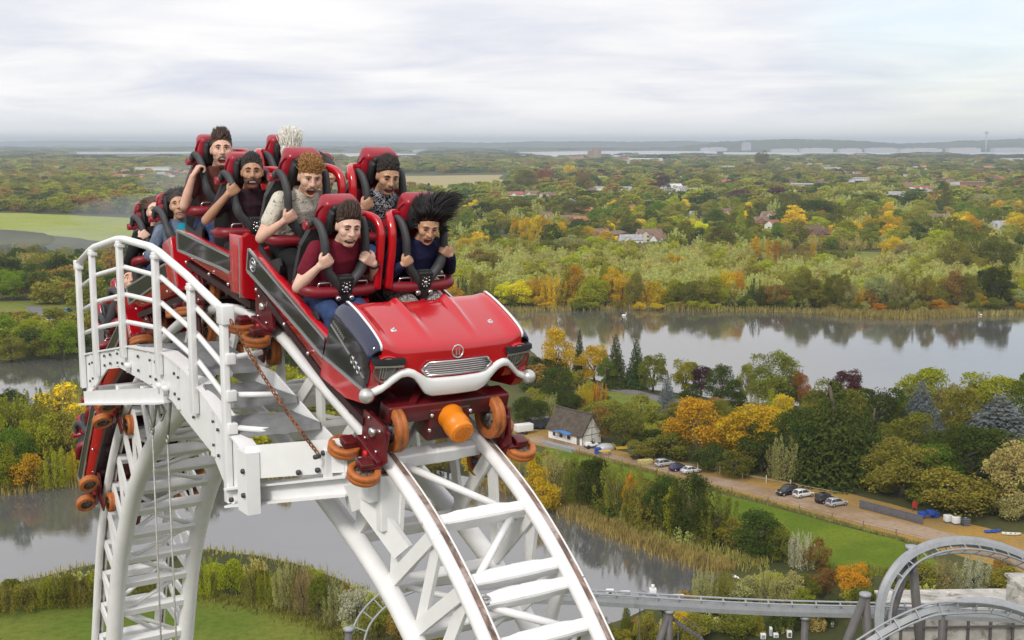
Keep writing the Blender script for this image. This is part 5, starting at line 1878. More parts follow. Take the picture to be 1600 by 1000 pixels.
def nose(car):
    # hood and face as one sheet; columns across, rows from the dash over the hood to the bumper line
    def bz(y):
        """Centre line and half height of the bumper band at offset y."""
        a = abs(y)
        ctrl = [(0, .462, .068), (.19, .464, .068), (.24, .482, .062), (.29, .530, .044), (.34, .574, .031), (.39, .592, .027), (.44, .582, .026), (.50, .530, .026), (.56, .470, .025), (.61, .440, .024), (.66, .425, .023)]
        xs = [c[0] for c in ctrl]
        return float(np.interp(a, xs, [c[1] for c in ctrl])), float(np.interp(a, xs, [c[2] for c in ctrl]))

    def plan(y):
        return -.085 * (abs(y) / .66) ** 2.2

    ys = np.linspace(-.575, .575, 93)
    prof = [(.41, .815), (.415, .838), (.44, .848), (.52, .845), (.62, .836), (.72, .822), (.82, .806), (.90, .790), (.97, .772), (1.015, .758), (1.042, .742), (1.050, .712)]
    rings = []
    for y in ys:
        c = []
        a = abs(y)
        for k, (x, z) in enumerate(prof):
            f = min(1, max(0, (x - .46) / .5))
            rid = .030 * math.exp(-((a - (.205 - .02 * f)) / .030) ** 2) * (1 - f ** 2)
            dip = -.010 * (1 if a < .19 else 0) * (1 - f)
            br = .012 * math.exp(-((a - .56) / .05) ** 2) + .022 * math.exp(-((a - .55) / .06) ** 2) * f
            c.append(Vector((x + plan(y) * (.3 + .7 * f), y, z - .006 * (a / .6) ** 2 + rid + dip + br)))
        zb = bz(y)[0]
        xt, zt = c[-1].x, c[-1].z
        for k in range(1, 9):
            f = k / 8
            z = zt + (zb - zt) * f
            sock = 0.0
            d = math.hypot((a - .528) / .10, (z - .600) / .10)
            if d < 1: sock = -.030 * (1 - d * d)
            c.append(Vector((xt + .028 * math.sin(f * 1.5) + sock, y, z)))
        rings.append(c)
    mb = MB(); mb.loft(rings, closed=False, caps=False)
    mb.loft([[r[0], r[0] + Vector((-.02, 0, -.02)), r[0] + Vector((-.02, 0, -.30))] for r in rings], closed=False, caps=False)
    hood = mb.build('hood', RED, car)
    # rounded navy shoulders, black side panels, red skirt
    for q in (-1, 1):
        mb = MB(); rg = []
        for x, z in prof[1:]:
            f = min(1, max(0, (x - .46) / .5))
            zz_ = z - .006 * (.575 / .6) ** 2 + .012 + .018 * f
            px_ = x + plan(.575) * (.3 + .7 * f)
            rg.append([Vector((px_ - .002 * k, q * (.573 + .09 * math.sin(k / 6 * 1.571)), zz_ + .003 - .105 * (1 - math.cos(k / 6 * 1.571)))) for k in range(7)] )
        mb.loft(rg, closed=False, caps=False)
        sh = mb.build('fender_shoulder', NAVYG, car)
        mb = MB()
        mb.tube([r[0] + Vector((0, q * .006, .004)) for r in rg], .009, 6)
        mb.build('trim', BUMPW, sh)
        top = [(r[-1].x, r[-1].z) for r in rg]
        mb = MB()
        poly = [(.33, .62), (.36, .72)] + top + [(1.0, .60), (.995, .50), (.965, .445), (.30, .375)]
        mb.prism(poly, q * .650, q * .664, lambda a, b, t: (a, t, b))
        fp = mb.build('fender_panel', BLKG, car)
        mb = MB()
        yo = q * .667
        mb.bar((.36, yo, .665), (.70, yo, .585), .006, .012)
        for k_ in range(3):
            mb.tube([(.75 + .052 * k_ + .020 * math.cos(a), yo, .567 - .014 * k_ + .026 * math.sin(a)) for a in np.linspace(0, 6.283, 12, endpoint=False)], .006, 5, closed=True)
        mb.bar((.885, yo, .535), (.95, yo, .52), .006, .012)
        for k_ in range(8):
            mb.box((.40 + .026 * k_, yo, .70 - .006 * k_), (.012, .006, .02))
        mb.bar((.28, yo, .378), (.97, yo, .436), .012, .02); mb.bar((.97, yo, .436), (1.0, yo, .45), .012, .018)
        mb.build('side_lettering', SILV, fp)
        mb = MB()
        mb.prism([(.27, .37), (.965, .43), (1.0, .40), (.96, .33), (.70, .24), (.27, .20)], q * .575, q * .655, lambda a, b, t: (a, t, b))
        mb.prism([(.30, .38), (.975, .43), (1.005, .48), (1.012, .60), (.995, .675), (.45, .80), (.33, .62)], q * .46, q * .648, lambda a, b, t: (a, t, b))
        mb.build('skirt', RED, car)
        # headlight with hooded brow
        cx_, cy_, cz_ = 1.022, q * .535, .600
        mb = MB()
        mb.lathe([(-.10, .100), (.0, .112), (.012, .108), (.004, .098)], (cx_ - .01, cy_, cz_), (1, q * .12, -.05), 24, 3)
        mb.lathe([(-.02, .088), (.012, .100), (.022, .096), (.010, .084)], (cx_ - .01, cy_, cz_), (1, q * .12, -.05), 24, 0)
        mb.lathe([(-.01, .088), (.008, .068), (.014, .036), (.016, 0)], (cx_ - .005, cy_, cz_), (1, q * .12, -.05), 24, 1)
        for k_ in range(3):
            mb.bar((cx_ + .015, cy_ - .06 + .02 * k_, cz_ - .05), (cx_ + .015, cy_ - .055 + .02 * k_, cz_ + .04), .004, .004, mat=2)
        hl = mb.build('headlight', [HUB, pm('smoked_lamp_glass', (.10, .095, .095), .15, coat=.6, dirt=(.25, .24, .23), dscale=14, damt=(.45, .7)), SILV, RED], car)
        mb = MB()
        mb.loft([[Vector((1.058 - .016 * u * q - .012 * u * u, cy_ + u * .122, cz_ + .060)), Vector((1.046 - .016 * u * q - .012 * u * u, cy_ + u * .120, cz_ + .094)), Vector((.93, cy_ + u * .10, cz_ + .094)), Vector((.93, cy_ + u * .10, cz_ + .05)), Vector((1.03 - .016 * u * q, cy_ + u * .104, cz_ + .050))] for u in np.linspace(-1, 1, 9)], smooth=False)
        mb.build('brow', BLK, hl)
        mb = MB(); mb.bar((1.048 + .014 * q, cy_ - .105, cz_ + .046), (1.048 - .014 * q, cy_ + .105, cz_ + .046), .016, .014); mb.build('brow_trim', SILV, hl)
    # grille
    mb = MB(); gr_ = []
    gz, gh, gw = .605, .050, .285
    hexa = [(-gw, gz), (-gw * .84, gz + gh), (gw * .84, gz + gh), (gw, gz), (gw * .84, gz - gh), (-gw * .84, gz - gh)]
    fx = lambda y: 1.078 + plan(y)
    mb.prism(hexa, 0, 1, lambda y, z_, t: (fx(y) - .02 + t * .012, y, z_), 1)
    for a, b in zip(hexa, hexa[1:] + hexa[:1]):
        mb.tube([(fx(a[0]) + .004, a[0], a[1]), (fx((a[0] + b[0]) / 2) + .004, (a[0] + b[0]) / 2, (a[1] + b[1]) / 2), (fx(b[0]) + .004, b[0], b[1])], .008, 6)
    for k in range(5):
        z = gz - gh * .68 + k * gh * .34; wq = gw * (1 - abs(z - gz) / gh * .16) * .97
        mb.tube([(fx(y) + .002, y, z) for y in np.linspace(-wq, wq, 9)], .0062, 6)
    mb.build('grille', [SILV, BLK], car)
    # round emblem
    mb = MB()
    mb.lathe([(0, 0), (.006, .046), (.010, .046), (.012, 0)], (1.035, 0, .705), (1, 0, .35), 24, 1)
    e = Vector((1.047, 0, .709)); ax = Vector((1, 0, .35)).normalized(); uu = Vector((-.33, 0, .944))
    mb.tube([e + Vector((0, .044 * math.cos(a), 0)) + uu * (.044 * math.sin(a)) for a in np.linspace(0, 6.283, 24, endpoint=False)], .007, 6, closed=True)
    for y_ in (-.012, .012):
        mb.bar(e + uu * -.026 + Vector((0, y_, 0)), e + uu * .026 + Vector((0, y_, 0)), .011, .01)
    mb.build('emblem', [CHROME, HREST], car)
    # hood fasteners
    for q in (-1, 1):
        mb = MB(); mb.lathe([(0, 0), (0, .028), (.008, .024), (.012, 0)], (.80, q * .40, .795), (.15, 0, 1), 16); mb.ball((.80, q * .40, .808), .010, 8, 5)
        mb.build('hood_catch', SILV, car)
    # bumper band and its end balls
    mb = MB(); rg = []
    for y in np.linspace(-.66, .66, 67):
        zc, h = bz(y); x0 = 1.072 + plan(y)
        rg.append([Vector((x0 - .03, y, zc - h)), Vector((x0 + .022, y, zc - h)), Vector((x0 + .036, y, zc - h * .78)), Vector((x0 + .030, y, zc + h * .70)), Vector((x0 + .012, y, zc + h)), Vector((x0 - .03, y, zc + h))])
    mb.loft(rg)
    bp_ = mb.build('bumper', BUMPW, car)
    for q in (-1, 1):
        mb = MB(); mb.ball((1.03, q * .672, .425), .054, 20, 14); mb.build('bumper_ball', pm('brushed_bumper_ball', (.62, .61, .60), .32, metal=.55), bp_)
    # amber rubber buffer on the nose
    mb = MB()
    ax = Vector((1, .0, -.20)).normalized()
    c0 = Vector((1.04, .0, .22))
    mb.lathe([(0, 0), (0, .085), (.05, .100), (.10, .090), (.11, .095), (.17, .098), (.18, .090), (.22, .095), (.245, .090), (.25, .078), (.25, 0)], c0, ax, 28)
    d_, s_, u_ = basis(ax)
    for r_, n_ in ((.013, 5), (.030, 11), (.048, 17), (.066, 23)):
        for k in range(n_):
            a = 2 * math.pi * k / n_
            mb.ball(c0 + d_ * .25 + s_ * (r_ * math.cos(a)) + u_ * (r_ * math.sin(a)), .0065, 6, 4)
    mb.build('buffer', AMBER, car)
    for y_ in (-.16, .16):
        for z_ in (.12, .24):
            mb = MB(); mb.ball((1.095, y_, z_), .016, 8, 5); mb.build('bolt', CHROME, car)


CARO = [make_car(k) for k in range(5)]

# ================================================================= THE RIDERS
def skin_mat(name, col):
    m = pm(name, col, .5, var=.06, vscale=14)
    b = m.node_tree.nodes['Principled BSDF']
    b.inputs['Subsurface Weight'].default_value = .12
    b.inputs['Subsurface Radius'].default_value = (.010, .004, .002)
    return m


SK = {'fair': skin_mat('fair_skin', (.66, .40, .30)), 'pale': skin_mat('pale_skin', (.72, .47, .37)), 'tan': skin_mat('tan_skin', (.46, .25, .15)), 'olive': skin_mat('olive_skin', (.52, .30, .19)), 'warm': skin_mat('warm_skin', (.55, .32, .205))}
MOUTH = pm('open_mouth', (.24, .040, .036), .5)
LIPS = pm('lips', (.50, .215, .165), .45)
TEETH = pm('teeth', (.88, .86, .80), .3)
EYEW = pm('eye_white', (.75, .73, .70), .25)
EYED = pm('dark_iris', (.03, .02, .015), .2)
HAIRC = {'dark brown': (.045, .022, .012), 'black': (.008, .007, .008), 'ginger': (.33, .17, .055), 'near black': (.018, .012, .009), 'blond': (.78, .74, .66), 'brown': (.075, .035, .018)}
HM = {k: pm('hair_' + k.replace(' ', '_'), v, .45, var=.35, vscale=40) for k, v in HAIRC.items()}


def cloth(name, col, var=.12, pat=None, scale=30.0, rough=.85):
    m = pm(name, col, rough, var=var, vscale=9, bump=.7, bscale=13, spec=.2)
    if pat:
        t = NT(m.node_tree); b = m.node_tree.nodes['Principled BSDF']
        c = t.n('ShaderNodeTexCoord').outputs['Object']
        src = b.inputs['Base Color'].links[0].from_socket
        kind, c2 = pat
        if kind == 'sprig':
            f = t.rng(t.noise(c, scale, 5, .75, 2.2), .56, .60)
        elif kind == 'floral':
            f = t.rng(t.noise(c, scale, 3, .6, 3.0), .50, .54)
        else:
            sp = t.n('ShaderNodeSeparateXYZ'); t.l(c, sp.inputs[0])
            f1 = t.math('GREATER_THAN', t.math('SINE', t.math('MULTIPLY', sp.outputs[1], scale)), .35)
            f2 = t.math('GREATER_THAN', t.math('SINE', t.math('MULTIPLY', sp.outputs[2], scale)), .35)
            f = t.math('MULTIPLY', t.math('ADD', f1, f2), .5)
        t.l(t.mix(f, src, c2), b.inputs['Base Color'])
    return m


JEANS = cloth('blue_denim', (.030, .055, .135), .3)
PENDING = []


def remeshed(mb, name, voxel, smooth, cb=None):
    o = bpy.data.objects.new(name, mb.mesh(name, []))
    C.objects.link(o)
    r = o.modifiers.new('fuse', 'REMESH'); r.mode = 'VOXEL'; r.voxel_size = voxel; r.use_smooth_shade = True
    s = o.modifiers.new('soften', 'SMOOTH'); s.factor = .5; s.iterations = smooth
    PENDING.append((o, cb))
    return o


def flush():
    bpy.context.view_layer.update()
    dg = bpy.context.evaluated_depsgraph_get()
    for o, cb in PENDING:
        me = bpy.data.meshes.new_from_object(o.evaluated_get(dg))
        old = o.data
        o.modifiers.clear()
        o.data = me
        nm = old.name
        bpy.data.meshes.remove(old); me.name = nm
        if cb: cb(o)
    PENDING.clear()


def limb(mb, pts, rad, seg=12):
    P = interp_poly(pts, 4) if len(pts) > 2 else [Vector(p) for p in pts]
    n = len(P); m = len(pts)
    rr = [float(np.interp(k / (n - 1) * (m - 1), range(m), rad)) for k in range(n)]
    mb.tube(P, rr, seg)
    mb.ball(P[0], rr[0], 12, 8); mb.ball(P[-1], rr[-1], 12, 8)


def torso(mb, gr, sc, lean, top=True, bot=0.0):
    """Stacked ellipses from pelvis to neck base; lean = forward shift at the shoulders."""
    R_ = [(-.085, .10, .155, 0), (.0, .128, .172, 0), (.10, .118, .158, .02), (.20, .108, .150, .045), (.30, .116, .170, .07), (.40, .112, .186, .09), (.465, .088, .172, .105), (.51, .066, .115, .12), (.535, .056, .070, .13)]
    rings = []
    for z, a, b, dx in R_:
        if z < bot: continue
        rings.append([Vector((dx * lean / .1 + (a * sc + gr) * math.cos(t), (b * sc + gr) * math.sin(t), z + (gr * .5 if z > .5 else 0))) for t in np.linspace(0, 6.283, 24, endpoint=False)])
    mb.loft(rings)


def hand(mb, wrist, d, p, open_=0.0, sc=1.0, q=1):
    d = Vector(d).normalized(); p = Vector(p); p = (p - d * p.dot(d)).normalized(); s = d.cross(p)
    w_ = Vector(wrist)
    mb.loft([[w_ + d * (t * sc) + s * (a * sw * sc) + p * (b * .015 * sc) for a, b in ((-1, -.6), (-.5, -1), (.5, -1), (1, -.6), (1, .6), (.5, 1), (-.5, 1), (-1, .6))] for t, sw in ((-.01, .026), (.03, .036), (.07, .043), (.092, .041))])
    for k, ln in enumerate((.92, 1.05, 1.0, .8)):
        b = w_ + d * (.090 * sc) + s * ((k - 1.5) * .0215 * sc)
        f = 1 - open_
        a1 = .55 + .75 * f; a2 = a1 + .4 + 1.2 * f; a3 = a2 + .3 + .7 * f
        P = [b]
        for a, l in ((a1, .042), (a2, .027), (a3, .022)):
            P.append(P[-1] + (d * math.cos(a) + p * math.sin(a)) * (l * ln * sc))
        limb(mb, [P[0] - d * .02] + P, [.0095 * sc, .0098 * sc, .0092 * sc, .0085 * sc, .0074 * sc], 8)
    s = s * q
    b = w_ + d * (.030 * sc) + s * (-.036 * sc)
    limb(mb, [b, b + (s * -.020 + p * .016 + d * .022) * sc, b + (s * -.016 + p * .040 + d * .040) * sc, b + (s * -.006 + p * .058 + d * .050) * sc], [.013 * sc, .0115 * sc, .0105 * sc, .008 * sc], 8)


def hold(q, z=.43, el=(.12, .325, .19)):
    """Arm whose hand closes round the shoulder strap at height z."""
    zs = [.255, .33, .44, .55, .645]; xs = [.245, .228, .215, .185, .11]; ys = [.075, .135, .162, .168, .18]
    c = Vector((float(np.interp(z, zs, xs)), q * float(np.interp(z, zs, ys)), z))
    d = Vector((.05, -q * .80, .58)).normalized(); p = Vector((-.92, -q * .12, -.05))
    p = (p - d * p.dot(d)).normalized()
    w_ = c - d * .078 - p * .050
    return ((el[0], q * el[1], el[2]), tuple(w_), tuple(d), tuple(p))


GRIP = lambda q: hold(q)


def person(label, hip, pitch, skin, hair, top, trouser, arms=None, sleeve=.42, head_turn=0.0, head_tilt=0.0, lean=.1, mouth=(1.0, 1.0), eyes='squint', beard=0.0, long=0, sc=1.0, hsc=1.11, seed=1, collar=False, watch=None, lower=None, inner_top=None, hood_sc=1.0, fem=False, sleeve_mat=None):
    rnd = random.Random(seed)
    HC = Vector((.205, 0, .675))
    HM3 = Matrix.Rotation(head_turn, 3, 'Z') @ Matrix.Rotation(head_tilt, 3, 'Y')
    hp = lambda x, y, z: HC + HM3 @ (Vector((x, y, z)) * hsc)
    arms = arms or {}
    A = {q: arms.get(q) or GRIP(q) for q in (-1, 1)}
    mb = MB()
    torso(mb, 0, .97, lean)
    mb.tube([(.125, 0, .50), (.15, 0, .56), hp(-.01, 0, -.06)], [.062, .057, .058], 14)
    # head
    e = lambda c, r: mb.ball(hp(*c), tuple(x * hsc for x in r), 18, 12, rot=HM3)
    e((0, 0, .025), (.098, .080, .108)); jw = .90 if fem else 1.0
    e((.028, 0, -.046), (.074, .067 * jw, .060)); e((.050, 0, -.104), (.036, .040 * jw * jw, .022)); e((.062, 0, -.066), (.036, .040, .036))
    e((.072, 0, .04), (.028, .060, .016)); e((.052, .038, -.016), (.040, .034, .038)); e((.052, -.038, -.016), (.040, .034, .038))
    e((.03, 0, -.085), (.058, .050, .042))
    limb(mb, [hp(.092, 0, .035), hp(.106, 0, .005), hp(.116, 0, -.018)], [.010 * hsc * jw, .0118 * hsc * jw, .0148 * hsc * jw], 10)
    e((.100, .013, -.020), (.012, .010, .009)); e((.100, -.013, -.020), (.012, .010, .009))
    for q in (-1, 1):
        e((-.004, q * .080, .0), (.020, .009, .032))
        el, wr, d, p = A[q]
        sh = Vector((.075, q * .178, .455))
        limb(mb, [sh, sh.lerp(Vector(el), .5), el], [.056, .050, .042]); limb(mb, [el, Vector(el).lerp(Vector(wr), .4), wr], [.042, .041, .027])
        hand(mb, wr, d, Vector(p), .26, 1.08 if sc > .97 else .98, q)
        limb(mb, [(0, q * .09, .0), (.22, q * .115, .03), (.41, q * .135, .03)], [.088, .078, .062]); limb(mb, [(.41, q * .135, .03), (.46, q * .13, -.12), (.50, q * .125, -.25)], [.06, .056, .042])

    mw, mh = .032 * mouth[0], .0255 * mouth[1]
    mc = (.098, 0, -.0745)
    inv = HM3.inverted()

    def finish(o):
        me = o.data
        n = len(me.vertices)
        co = np.empty(n * 3, np.float32); me.vertices.foreach_get('co', co); co = co.reshape(-1, 3)
        L = ((co - np.array(HC)) @ np.array(inv).T) / hsc
        rr = np.sqrt((L[:, 1] / mw) ** 2 + ((L[:, 2] - mc[2]) / mh) ** 2)
        front = L[:, 0] > .045
        sel = front & (rr < 1.05) & (np.abs(L[:, 1]) < .05)
        push = np.where(sel, .034 * np.clip(1 - rr ** 2, 0, 1) ** .6, 0)
        lip = np.where(front & (rr > .95) & (rr < 1.4), .0012, 0)
        # eye hollows
        for q in (-1, 1):
            re = np.sqrt(((L[:, 1] - q * .031) / .020) ** 2 + ((L[:, 2] - .018) / .012) ** 2)
            push += np.where((L[:, 0] > .04) & (re < 1), .0055 * (1 - re ** 2), 0)
        L2 = L.copy(); L2[:, 0] += lip - push
        near = (np.abs(L[:, 0]) < .2) & (np.abs(L[:, 1]) < .12) & (np.abs(L[:, 2]) < .17)
        new = (L2 * hsc) @ np.array(HM3).T + np.array(HC)
        co = np.where(near[:, None], new, co)
        me.vertices.foreach_set('co', co.astype(np.float32).ravel())
        me.materials.clear()
        for m_ in (SK[skin], MOUTH, LIPS): me.materials.append(m_)
        bm_ = None
        if beard:
            bcol = HAIRC[hair]; f = .35 if beard < 1 else .75
            base = SK[skin].node_tree.nodes['Principled BSDF']
            sc_ = {'fair': (.66, .40, .30), 'pale': (.72, .47, .37), 'tan': (.46, .25, .15), 'olive': (.52, .30, .19), 'warm': (.55, .32, .205)}[skin]
            me.materials.append(pm(f'beard_{skin}_{hair}'.replace(' ', '_') + ('_full' if beard >= 1 else ''), tuple(a * (1 - f) + b * f for a, b in zip(sc_, bcol)), .8, var=.35, vscale=60, bump=.3, bscale=160))
        k = len(me.polygons)
        cen = np.empty(k * 3, np.float32); me.polygons.foreach_get('center', cen); cen = cen.reshape(-1, 3)
        Lc = ((cen - np.array(HC)) @ np.array(inv).T) / hsc
        rc = np.sqrt((Lc[:, 1] / mw) ** 2 + ((Lc[:, 2] - mc[2]) / mh) ** 2)
        fr = (Lc[:, 0] > .02) & (np.abs(Lc[:, 1]) < .06) & (np.abs(Lc[:, 2] + .06) < .07)
        mi = np.zeros(k, np.int32)
        if beard:
            bd = (Lc[:, 2] < -.035 + .25 * np.clip(np.abs(Lc[:, 1]) - .045, 0, 1) * 2) & (Lc[:, 2] > -.150) & (Lc[:, 0] > -.03) & (np.abs(Lc[:, 1]) < .085)
            bd &= ~((np.abs(Lc[:, 1]) < .03) & (Lc[:, 2] > -.03))
            mi[bd] = 3
        mi[fr & (rc < 1.10) & (not beard)] = 2
        mi[fr & (rc < .93)] = 1
        me.polygons.foreach_set('material_index', mi)
        me.update()

    body = remeshed(mb, 'person', .0058, 4, finish)
    tag(body, label, 'person', 'riders of the red train')
    body.location = hip
    body.rotation_euler = (0, pitch, RZ)
    body.scale = (sc, sc, sc)

    def child(mb_, name, mats, vox=None, sm=3):
        if vox:
            def fin(o):
                o.data.materials.clear()
                for m_ in (mats if isinstance(mats, list) else [mats]): o.data.materials.append(m_)
            o = remeshed(mb_, name, vox, sm, fin)
        else:
            o = mb_.build(name, mats)
        o.parent = body
        return o

    # clothes
    mb = MB(); torso(mb, .014, 1.0, lean, bot=-.08)
    if collar:
        mb.tube(interp_poly([(.17, .055, .535), (.10, .075, .555), (.085, 0, .56), (.10, -.075, .555), (.17, -.055, .535)], 4), .016, 8)
        for q in (-1, 1): limb(mb, [(.17, q * .06, .54), (.205, q * .045, .48)], [.014, .009])
    if sleeve_mat:
        child(mb, 'top', top, .0095, 4); mb = MB()
    for q in (-1, 1):
        el, wr, d, p = A[q]; el = Vector(el); wr = Vector(wr); sh = Vector((.075, q * .176, .452))
        if sleeve <= 1:
            end = sh.lerp(el, min(1, sleeve + .15)); limb(mb, [sh, sh.lerp(end, .5), end], [.073, .070, .066])
        else:
            limb(mb, [sh, sh.lerp(el, .5), el], [.073, .066, .057]); limb(mb, [el, el.lerp(wr, .5), el.lerp(wr, .94)], [.058, .054, .040])
    child(mb, 'sleeves' if sleeve_mat else 'top', sleeve_mat or top, .0095, 4)
    if inner_top:
        mb = MB()
        mb.loft([[Vector((dx + .012 + (a) * math.cos(t), (b) * math.sin(t), z)) for t in np.linspace(-1.25, 1.25, 13)] + [Vector((dx, 0, z))] for z, a, b, dx in ((.10, .136, .080, .02), (.25, .134, .090, .06), (.40, .135, .090, .09), (.49, .098, .075, .11))])
        child(mb, 'undershirt', inner_top)
    mb = MB()
    for q in (-1, 1):
        limb(mb, [(-.01, q * .085, .0), (.22, q * .115, .03), (.41, q * .135, .03)], [.105, .093, .076]); limb(mb, [(.41, q * .135, .03), (.46, q * .13, -.12), (.50, q * .125, -.23)], [.075, .072, .062])
    mb.ball((0, 0, 0), (.13, .17, .10))
    child(mb, 'trousers', trouser, .0105, 3)
    mb = MB()
    for q in (-1, 1):
        mb.box((.545, q * .125, -.275), (.25, .09, .08), bev=.03)
    child(mb, 'shoes', BLK)
    if watch:
        el, wr, d, p = A[watch]; mb = MB(); wr = Vector(wr); dd = (wr - Vector(el)).normalized()
        mb.lathe([(-.012, .030), (-.012, .034), (.012, .034), (.012, .030)], wr - dd * .02, dd, 16)
        mb.box(wr - dd * .02 + Vector((.02, watch * .028, .0)), (.03, .02, .03), bev=.006)
        child(mb, 'watch', BLK)
    # face parts
    for q in (-1, 1):
        mb = MB()
        if eyes == 'wide':
            mb.ball(hp(.083, q * .031, .018), tuple(x * hsc for x in (.008, .0135, .0082)), 12, 8, 0, HM3)
            mb.ball(hp(.0885, q * .031, .017), tuple(x * hsc for x in (.004, .0062, .0064)), 10, 6, 1, HM3)
        elif eyes == 'open':
            mb.ball(hp(.083, q * .031, .017), tuple(x * hsc for x in (.009, .0135, .0065)), 12, 8, 0, HM3)
            mb.ball(hp(.0905, q * .031, .017), tuple(x * hsc for x in (.004, .0055, .0058)), 10, 6, 1, HM3)
            mb.tube([hp(.088, q * .018, .0225), hp(.094, q * .031, .026), hp(.085, q * .046, .021)], .0028 * hsc, 5, 1)
        else:
            mb.tube([hp(.086, q * .018, .013), hp(.0915, q * .031, .018), hp(.083, q * .046, .012)], .0042 * hsc, 6, 1)
        child(mb, 'eye', [EYEW, EYED])
        mb = MB()
        z = .046 if eyes == 'wide' else .038
        bw = .72 if fem else 1
        mb.tube([hp(.099, q * .014, z + .002), hp(.099, q * .030, z + .008), hp(.083, q * .049, z + .001)], [.0045 * hsc * bw, .0056 * hsc * bw, .0028 * hsc * bw], 6)
        child(mb, 'eyebrow', HM[hair] if hair != 'blond' else HM['ginger'])
    mb = MB()
    zt = mc[2] + mh * .60
    mb.loft([[hp(.070 - .35 * abs(y) ** 1.3, y, zt + .006), hp(.083 - .35 * abs(y) ** 1.3, y, zt + .006), hp(.085 - .35 * abs(y) ** 1.3, y, zt - .010), hp(.070 - .35 * abs(y) ** 1.3, y, zt - .010)] for y in np.linspace(-mw * .70, mw * .70, 9)])
    child(mb, 'teeth', TEETH)
    # hair
    mb = MB()
    def cap(zmin, grow, back=True):
        rings = []
        for i in range(11):
            ring = []
            for t in np.linspace(0, 6.283, 32, endpoint=False):
                a = .02 + i / 10 * (1.80 - .74 * max(0, math.cos(t)) ** .7)
                ring.append(hp(-.012 + (.1015 + grow) * math.sin(a) * math.cos(t), (.0805 + grow) * math.sin(a) * math.sin(t), .030 + (.1135 + grow) * math.cos(a)))
            rings.append(ring)
        mb.loft(rings, caps=True)
    cap(0, .003)
    def strand(base, dirs, ln, r0, curl=0):
        P = [Vector(base)]
        for k in range(4):
            f = (k + 1) / 4
            P.append(P[-1] + (Vector(dirs[0]) * (1 - f) + Vector(dirs[1]) * f).normalized() * ln / 4 + Vector((rnd.uniform(-1, 1), rnd.uniform(-1, 1), rnd.uniform(-1, 1))) * curl)
        mb.tube([hp(*p) for p in P], [r0 * hsc, r0 * hsc, r0 * .85 * hsc, r0 * .6 * hsc, r0 * .15 * hsc], 5)
    def scalp(u, v):
        a = u * 1.35; t = v * 6.283
        return (-.012 + .104 * math.sin(a) * math.cos(t), .082 * math.sin(a) * math.sin(t), .030 + .117 * math.cos(a))
    if long == 0:        # short at the sides, brushed up and back from the hairline
        for k in range(1000):
            u = rnd.random() ** .6 * 1.12; v = rnd.random()
            b = scalp(u, v)
            if b[0] > .02 and b[2] < .078 + .25 * max(0, b[0] - .06): continue
            fr = min(1, max(0, b[0] + .035) / .11)
            topz = min(1, max(0, (b[2] - .06) / .06))
            ln = .016 + (.020 + .050 * fr * hood_sc) * topz
            strand((b[0] * .985, b[1] * .97, b[2] * .985 - .003), ((.30 * fr + b[0] * 2, b[1] * 5, .9), (-.9, b[1] * 4 + rnd.uniform(-.12, .12), .45 + .25 * fr)), ln * rnd.uniform(.65, 1.2), .0036, .0022)
    elif long == 1:      # curly mop
        for k in range(1000):
            u = rnd.random() ** .55; v = rnd.random()
            b = scalp(u, v)
            strand((b[0] * .97, b[1] * .97, b[2] * .97), ((b[0] * 6, b[1] * 8, 1.2), (rnd.uniform(-1, .6), rnd.uniform(-1, 1), .5)), rnd.uniform(.022, .050), .0044, .009)
    elif long == 2:      # long, blown back, up and to one side in coherent locks
        for k in range(1900):
            u = rnd.random() ** .6; v = rnd.random()
            b = scalp(u * 1.22, v)
            if b[0] > .040 and b[2] < .082: continue
            lk = math.sin(b[1] * 55 + b[0] * 23) * .5 + math.sin(b[2] * 47 + b[1] * 31) * .5      # lock
            q_ = min(1, max(0, (b[1] + .075) / .13)); q_ = q_ * q_ * (3 - 2 * q_)      # 0 on one side, 1 on the windward side
            ln = (.085 + .035 * lk + .13 * q_ * rnd.random() + .03 * q_) * hood_sc
            strand((b[0] * .95, b[1] * .95, b[2] * .95), ((b[0] * 7, b[1] * 6, .9), (-.30 + .25 * lk, -.55 + 1.5 * q_ + .2 * lk, .28 + .22 * lk - .25 * q_ + rnd.uniform(-.15, .15))), ln, .0030, .003)
        for k in range(420):
            b = scalp(1.02 + rnd.random() * .34, .20 + rnd.random() * .6)
            strand(b, ((b[0] * 4 - .2, b[1] * 8, -.6), (-.5, b[1] * 6 + .2, -.6 + rnd.uniform(-.2, .3))), rnd.uniform(.09, .17) * hood_sc, .0042, .003)
    elif long == 3:      # shoulder length, pulled back
        for k in range(900):
            u = rnd.random() ** .6; v = rnd.random()
            b = scalp(u * 1.1, v)
            if b[0] > .05 and b[2] < .08: continue
            strand((b[0] * .97, b[1] * .97, b[2] * .97), ((-.5, b[1] * 8, .5), (-1, b[1] * 7 + rnd.uniform(-.3, .3), -.1 + rnd.uniform(-.5, .3))), rnd.uniform(.08, .17) * hood_sc, .0040, .004)
    elif long == 4:      # spiked straight up
        for k in range(420):
            u = rnd.random() ** .6; v = rnd.random()
            b = scalp(u, v)
            strand((b[0] * .97, b[1] * .97, b[2] * .97), ((b[0] * 3, b[1] * 4, 1), (rnd.uniform(-.5, .3), b[1] * 2 + rnd.uniform(-.2, .4), 1)), rnd.uniform(.05, .13), .0046, .004)
    child(mb, 'hair', HM[hair])
    return body


def seat_pos(car, row, side):
    s, z, a = CARS[car]
    hx, hz_ = ROWS[row]
    ca, sa_ = math.cos(R(a)), math.sin(R(a))
    return lw(s + hx * ca + hz_ * sa_, side * SY, z - hx * sa_ + hz_ * ca), R(a)


def ride(car, row, side, label, **kw):
    p, a = seat_pos(car, row, side)
    return person(label, p, a, **kw)


